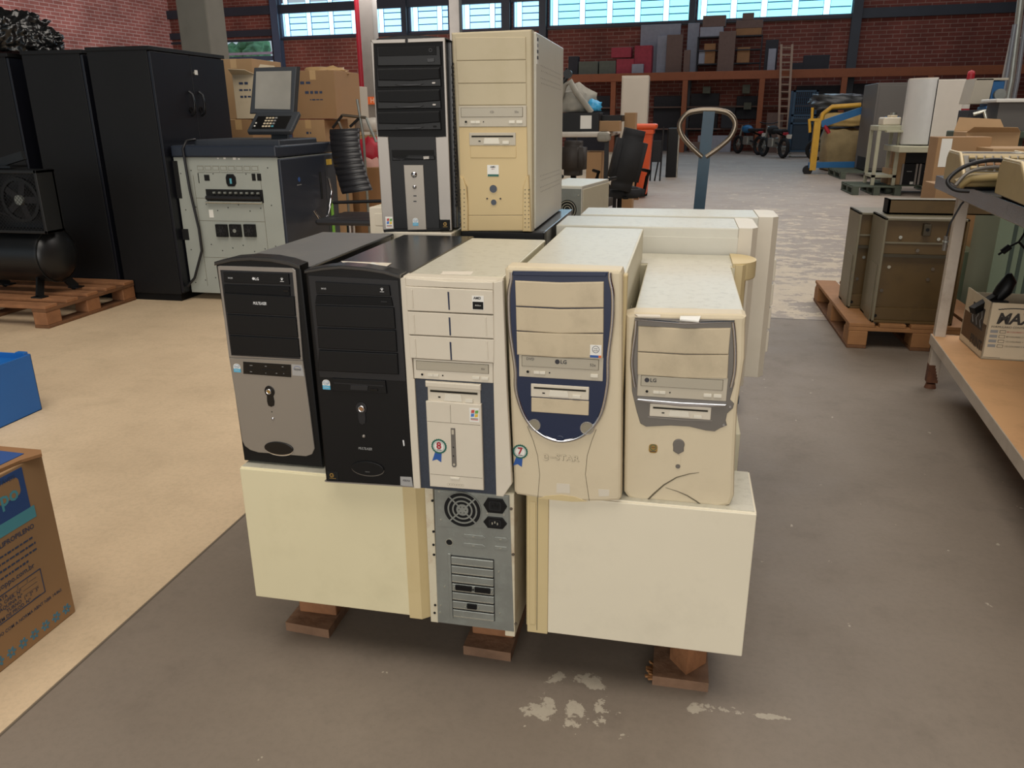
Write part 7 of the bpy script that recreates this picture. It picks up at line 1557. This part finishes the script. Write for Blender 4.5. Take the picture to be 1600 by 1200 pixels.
for x in (0, TW - .05):
    for y in (-.05, -TL_ + .05):
        q = MB(); q.box(x, x + .045, y, y + .045, .03, TZ - .012, 'leg_paint', bev=.003)
        for k in range(6): z = .03 + k * .014; q.box(x - .0006, x + .0456 - k * .004, y - .0006, y + .0456, z, z + .0145, 'rust')
        q.cyl((x + .0225, y + .0225, 0), (0, 0, 1), .026, .022, 'rust', 14, r2=.02); q.build('leg', t)
q = MB(); q.box(-.005, TW, -TL_, .0, .232, .25, 'shelf_board', bev=.002); q.box(-.008, -.004, -TL_, -.0, .205, .25, 'leg_paint'); q.box(-.008, TW, -.004, 0, .205, .25, 'leg_paint'); q.build('lower_shelf', t)
# box on the shelf
M('maxp_ink', '#2b2622', .6, var=.02)
c0 = atz(1532, 561, .25); rzb = R(-2); t = thing('cardboard_box', 'white and tan printer paper carton on the lower shelf with bold black lettering', 'box', (c0.x, c0.y, .251), rzb); w_, d_, h_ = .42, .31, .235
q = MB(); th = .006
for a in ((0, w_, 0, th, 0, h_), (0, w_, d_ - th, d_, 0, h_ - .02), (0, th, 0, d_, 0, h_), (w_ - th, w_, 0, d_, 0, h_), (0, w_, 0, d_, 0, th)): q.box(*a, 'card_white')
q.box(0, w_, .004, d_ - .01, .03, .14, 'card_inside'); q.build('carton', t)
q = MB(); q.text('MAXPRINT', (.03, -.0008, h_ - .065), .062, 'maxp_ink', align='LEFT', bold=.035, shear=.2, width=.30)
for k in range(12): x = .03 + k * .01; q.box(x, x + .0102, -.0006, 0, h_ - .028 + .006 * math.sin(k * .25), h_ - .024 + .006 * math.sin(k * .25), 'maxp_ink')
q.text('FORMUL\u00c1RIO CONT\u00cdNUO', (.016, -.0008, h_ - .098), .012, 'maxp_ink', align='LEFT')
for k in range(4):
    z = h_ - .118 - k * .020; q.box(.016, .044, -.0006, 0, z - .005, z + .007, 'grey_print'); q.box(.050, .072, -.0006, 0, z - .005, z + .007, 'maxp_ink'); q.box(.0515, .0705, -.0008, 0, z - .0035, z + .0055, 'card_white'); q.text(('80 COLUNAS 1 VIA', '80 COLUNAS 2 VIAS', '132 COLUNAS 1 VIA', '132 COLUNAS 2 VIAS')[k], (.076, -.0008, z + .001), .009, 'badge_red' if k == 0 else 'maxp_ink', align='LEFT')
q.box(.008, .07, -.0006, 0, .008, .0095, 'maxp_ink'); q.build('front_print', t)
q = MB(); XD2 = (0, -1, 0)
q.text('PRINT', (-.0008, .018, .045), .055, 'maxp_ink', XD2, (0, 0, 1), 0, 'RIGHT', bold=.035); q.prism([(.05, .105), (.205, .105), (.205, .195), (.05, .195)], -.0008, 0, 'maxp_ink', axes=((0, 1, 0), (0, 0, 1), (1, 0, 0))); 
for k in range(3): q.tube([(-.001, .07 + k * .05, .115), (-.001, .09 + k * .05, .14), (-.001, .07 + k * .05, .155), (-.001, .085 + k * .05, .185)], .0016, 'grey_print', 6)
q.build('side_print', t)
t2 = thing('barcode_scanner', 'black handheld scanner sticking out of the carton on the shelf', 'scanner', (c0.x + .06, c0.y + .10, .335)); q = MB()
q.tube([(-.01, .02, .13), (.02, .02, .18), (.035, .02, .22), (.03, .02, .25)], [.02, .032, .028, .008], 'black_plastic', 12); q.build('head', t2)
q = MB(); q.bar((.03, .03, .17), (-.10, -.03, .10), .03, .03, 'black_plastic'); q.bar((.0, .0, .0), (.0, .01, .14), .07, .05, 'charcoal_line'); q.build('grip', t2)
# beige terminals on the table
M('term_beige', '#9f8a5c', .5, var=.04, vs=5, dirt='#7c6a44', dirt_amt=.25, ds=8); M('term_edge', '#c8b48a', .45, var=.03); M('term_panel', '#6f6a60', .5, var=.06); M('term_slot', '#2e2626', .6)
def terminal(label, px, py, rz, s=1.0, w=.42, d=.42):
    p = atz(px, py, TZ); t = thing('typewriter', label, 'typewriter', (p.x, p.y, TZ + .001), rz)
    prof = [(.01, .015), (0, .05), (.03, .062), (.14, .118), (.16, .125), (d - .03, .125), (d, .10), (d, .01), (.02, .01)]
    q = MB(); q.prism([(y, z) for y, z in prof], 0, w, 'term_beige', axes=((0, 1, 0), (0, 0, 1), (1, 0, 0)), bev=.004)
    q.box(.02, w - .02, .04, d - .02, 0, .015, 'black_matt'); q.build('housing', t)
    q = MB(); mt = Matrix.Translation((0, .032, .0635)) @ Matrix.Rotation(math.atan2(.056, .11), 4, 'X')
    q.box(.014, w - .014, .002, .120, -.002, .0015, 'term_panel', mtx=mt); q.box(.012, w - .012, .17, d - .12, .124, .1268, 'term_panel'); q.box(.03, w * .62, .20, .25, .1265, .1275, 'term_slot'); q.box(w * .66, w * .93, .21, .235, .1265, .1278, 'sticker_white'); q.build('control_panel', t)
    for x in (.006, w - .006):
        q = MB(); q.tube([(x, 0, .050), (x, .03, .064), (x, .14, .120), (x, .16, .127), (x, d - .04, .127)], .0055, 'term_edge', 6); q.build('edge_trim', t)
    q = MB()
    for k in range(9):
        for j in range(4): q.box(.03 + k * .028, .052 + k * .028, .012 + j * .026, .030 + j * .026, .0, .010, ('term_beige', 'card_dark', 'black_matt')[(k * 3 + j) % 3], bev=.002, mtx=mt)
    q.build('keys', t); return t
terminal('beige electronic typewriter at the far end of the steel-topped table', 1500, 297, R(-8), d=.44, w=.31)
terminal('beige electronic typewriter nearest the camera on the steel-topped table', 1600, 328, R(-8), d=.44, w=.31)
terminal('beige electronic typewriter to the right of the far one, only its left part showing', 1612, 301, R(-8), d=.44, w=.31)
q = MB(); 
p = atz(1535, 298, TZ); base = Vector((p.x, p.y, TZ + .02))
terminal_c = thing('telephone_handset', 'beige handset with a looped dark cable between the two typewriters', 'handset', base)
q.tube([(-.09, 0, .0), (-.05, 0, .025), (.05, .0, .03), (.10, 0, .0)], [.024, .016, .016, .024], 'term_beige', 12); q.build('handset', terminal_c)
q = MB(); q.sp([(.16, .05, .06), (.04, .02, .09), (-.07, .0, .07), (-.13, -.02, .02), (-.11, -.04, -.012), (-.06, -.05, -.018)], .008, 'charcoal_line', 8); q.sp([(.16, .04, .04), (.04, .0, .065), (-.06, -.02, .05), (-.105, -.03, .0)], .007, 'grey_plastic', 8); q.build('cable', terminal_c)
p = atv(1494, 300, 3.72); q = MB(); pts = [(p.x + .12, 3.66, TZ + .01), (p.x + .03, 3.60, TZ - .02), (p.x - .01, 3.60, TZ - .08), (p.x - .04, 3.60, TZ - .16), (p.x - .045, 3.60, TZ - .22)]
q.tube(pts, .004, 'charcoal_line', 8); q.cyl((p.x - .045, 3.60, TZ - .27), (0, 0, 1), .009, .06, 'grey_plastic', 12); q.cyl((p.x - .045, 3.60, TZ - .235), (0, 0, 1), .013, .006, 'galv', 12); o = q.build('cable_plug'); tag(o, 'thin dark cable with a metal plug hanging over the table corner', 'cable')
p = atv(1590, 392, 3.75); q = MB(); pts = [atv(x, y, 3.95) for x, y in ((1604, 360), (1592, 378), (1578, 385), (1566, 394), (1560, 398))]; q.tube(pts, .005, 'black_matt', 8); q.tube([atv(1592, 378, 3.95), atv(1612, 400, 3.95)], .005, 'black_matt', 8); q.tube([pts[2], pts[3]], .014, 'black_matt', 8); o = q.build('power_plug'); tag(o, 'black power plug and cord hanging in front of the green cabinet', 'cord')
# cardboard on the far part of the table
t_, w_, d_, h_ = carton('brown carton with a white sheet taped to it, behind the typewriters', 1464, 214, 1548, 246, 5.9, .2, 'card', z0=0, tape=False, flaps=False)
q = MB(); q.box(w_ * .07, w_ * .27, -.003, 0, h_ * .82, h_ * .99, 'sticker_white'); q.build('paper_sheet', t_)
t_, w_, d_, h_ = carton('open brown carton with creased flaps behind the taped one', 1508, 206, 1592, 236, 6.6, .3, 'card_light', z0=0, tape=False, flaps=True)
carton('brown carton at the right edge behind the typewriters', 1550, 232, 1640, 256, 5.6, .4, 'card_light', z0=0, tape=False, flaps=False)
X0, X1, Z0_, Z1_ = rectv(1455, 282, 1500, 320, 5.2); t_, w_, d_, h_ = carton('low brown carton beyond the table leg', 1461, 288, 1500, 322, 5.15, .25, 'card', z0=0, tape=False)
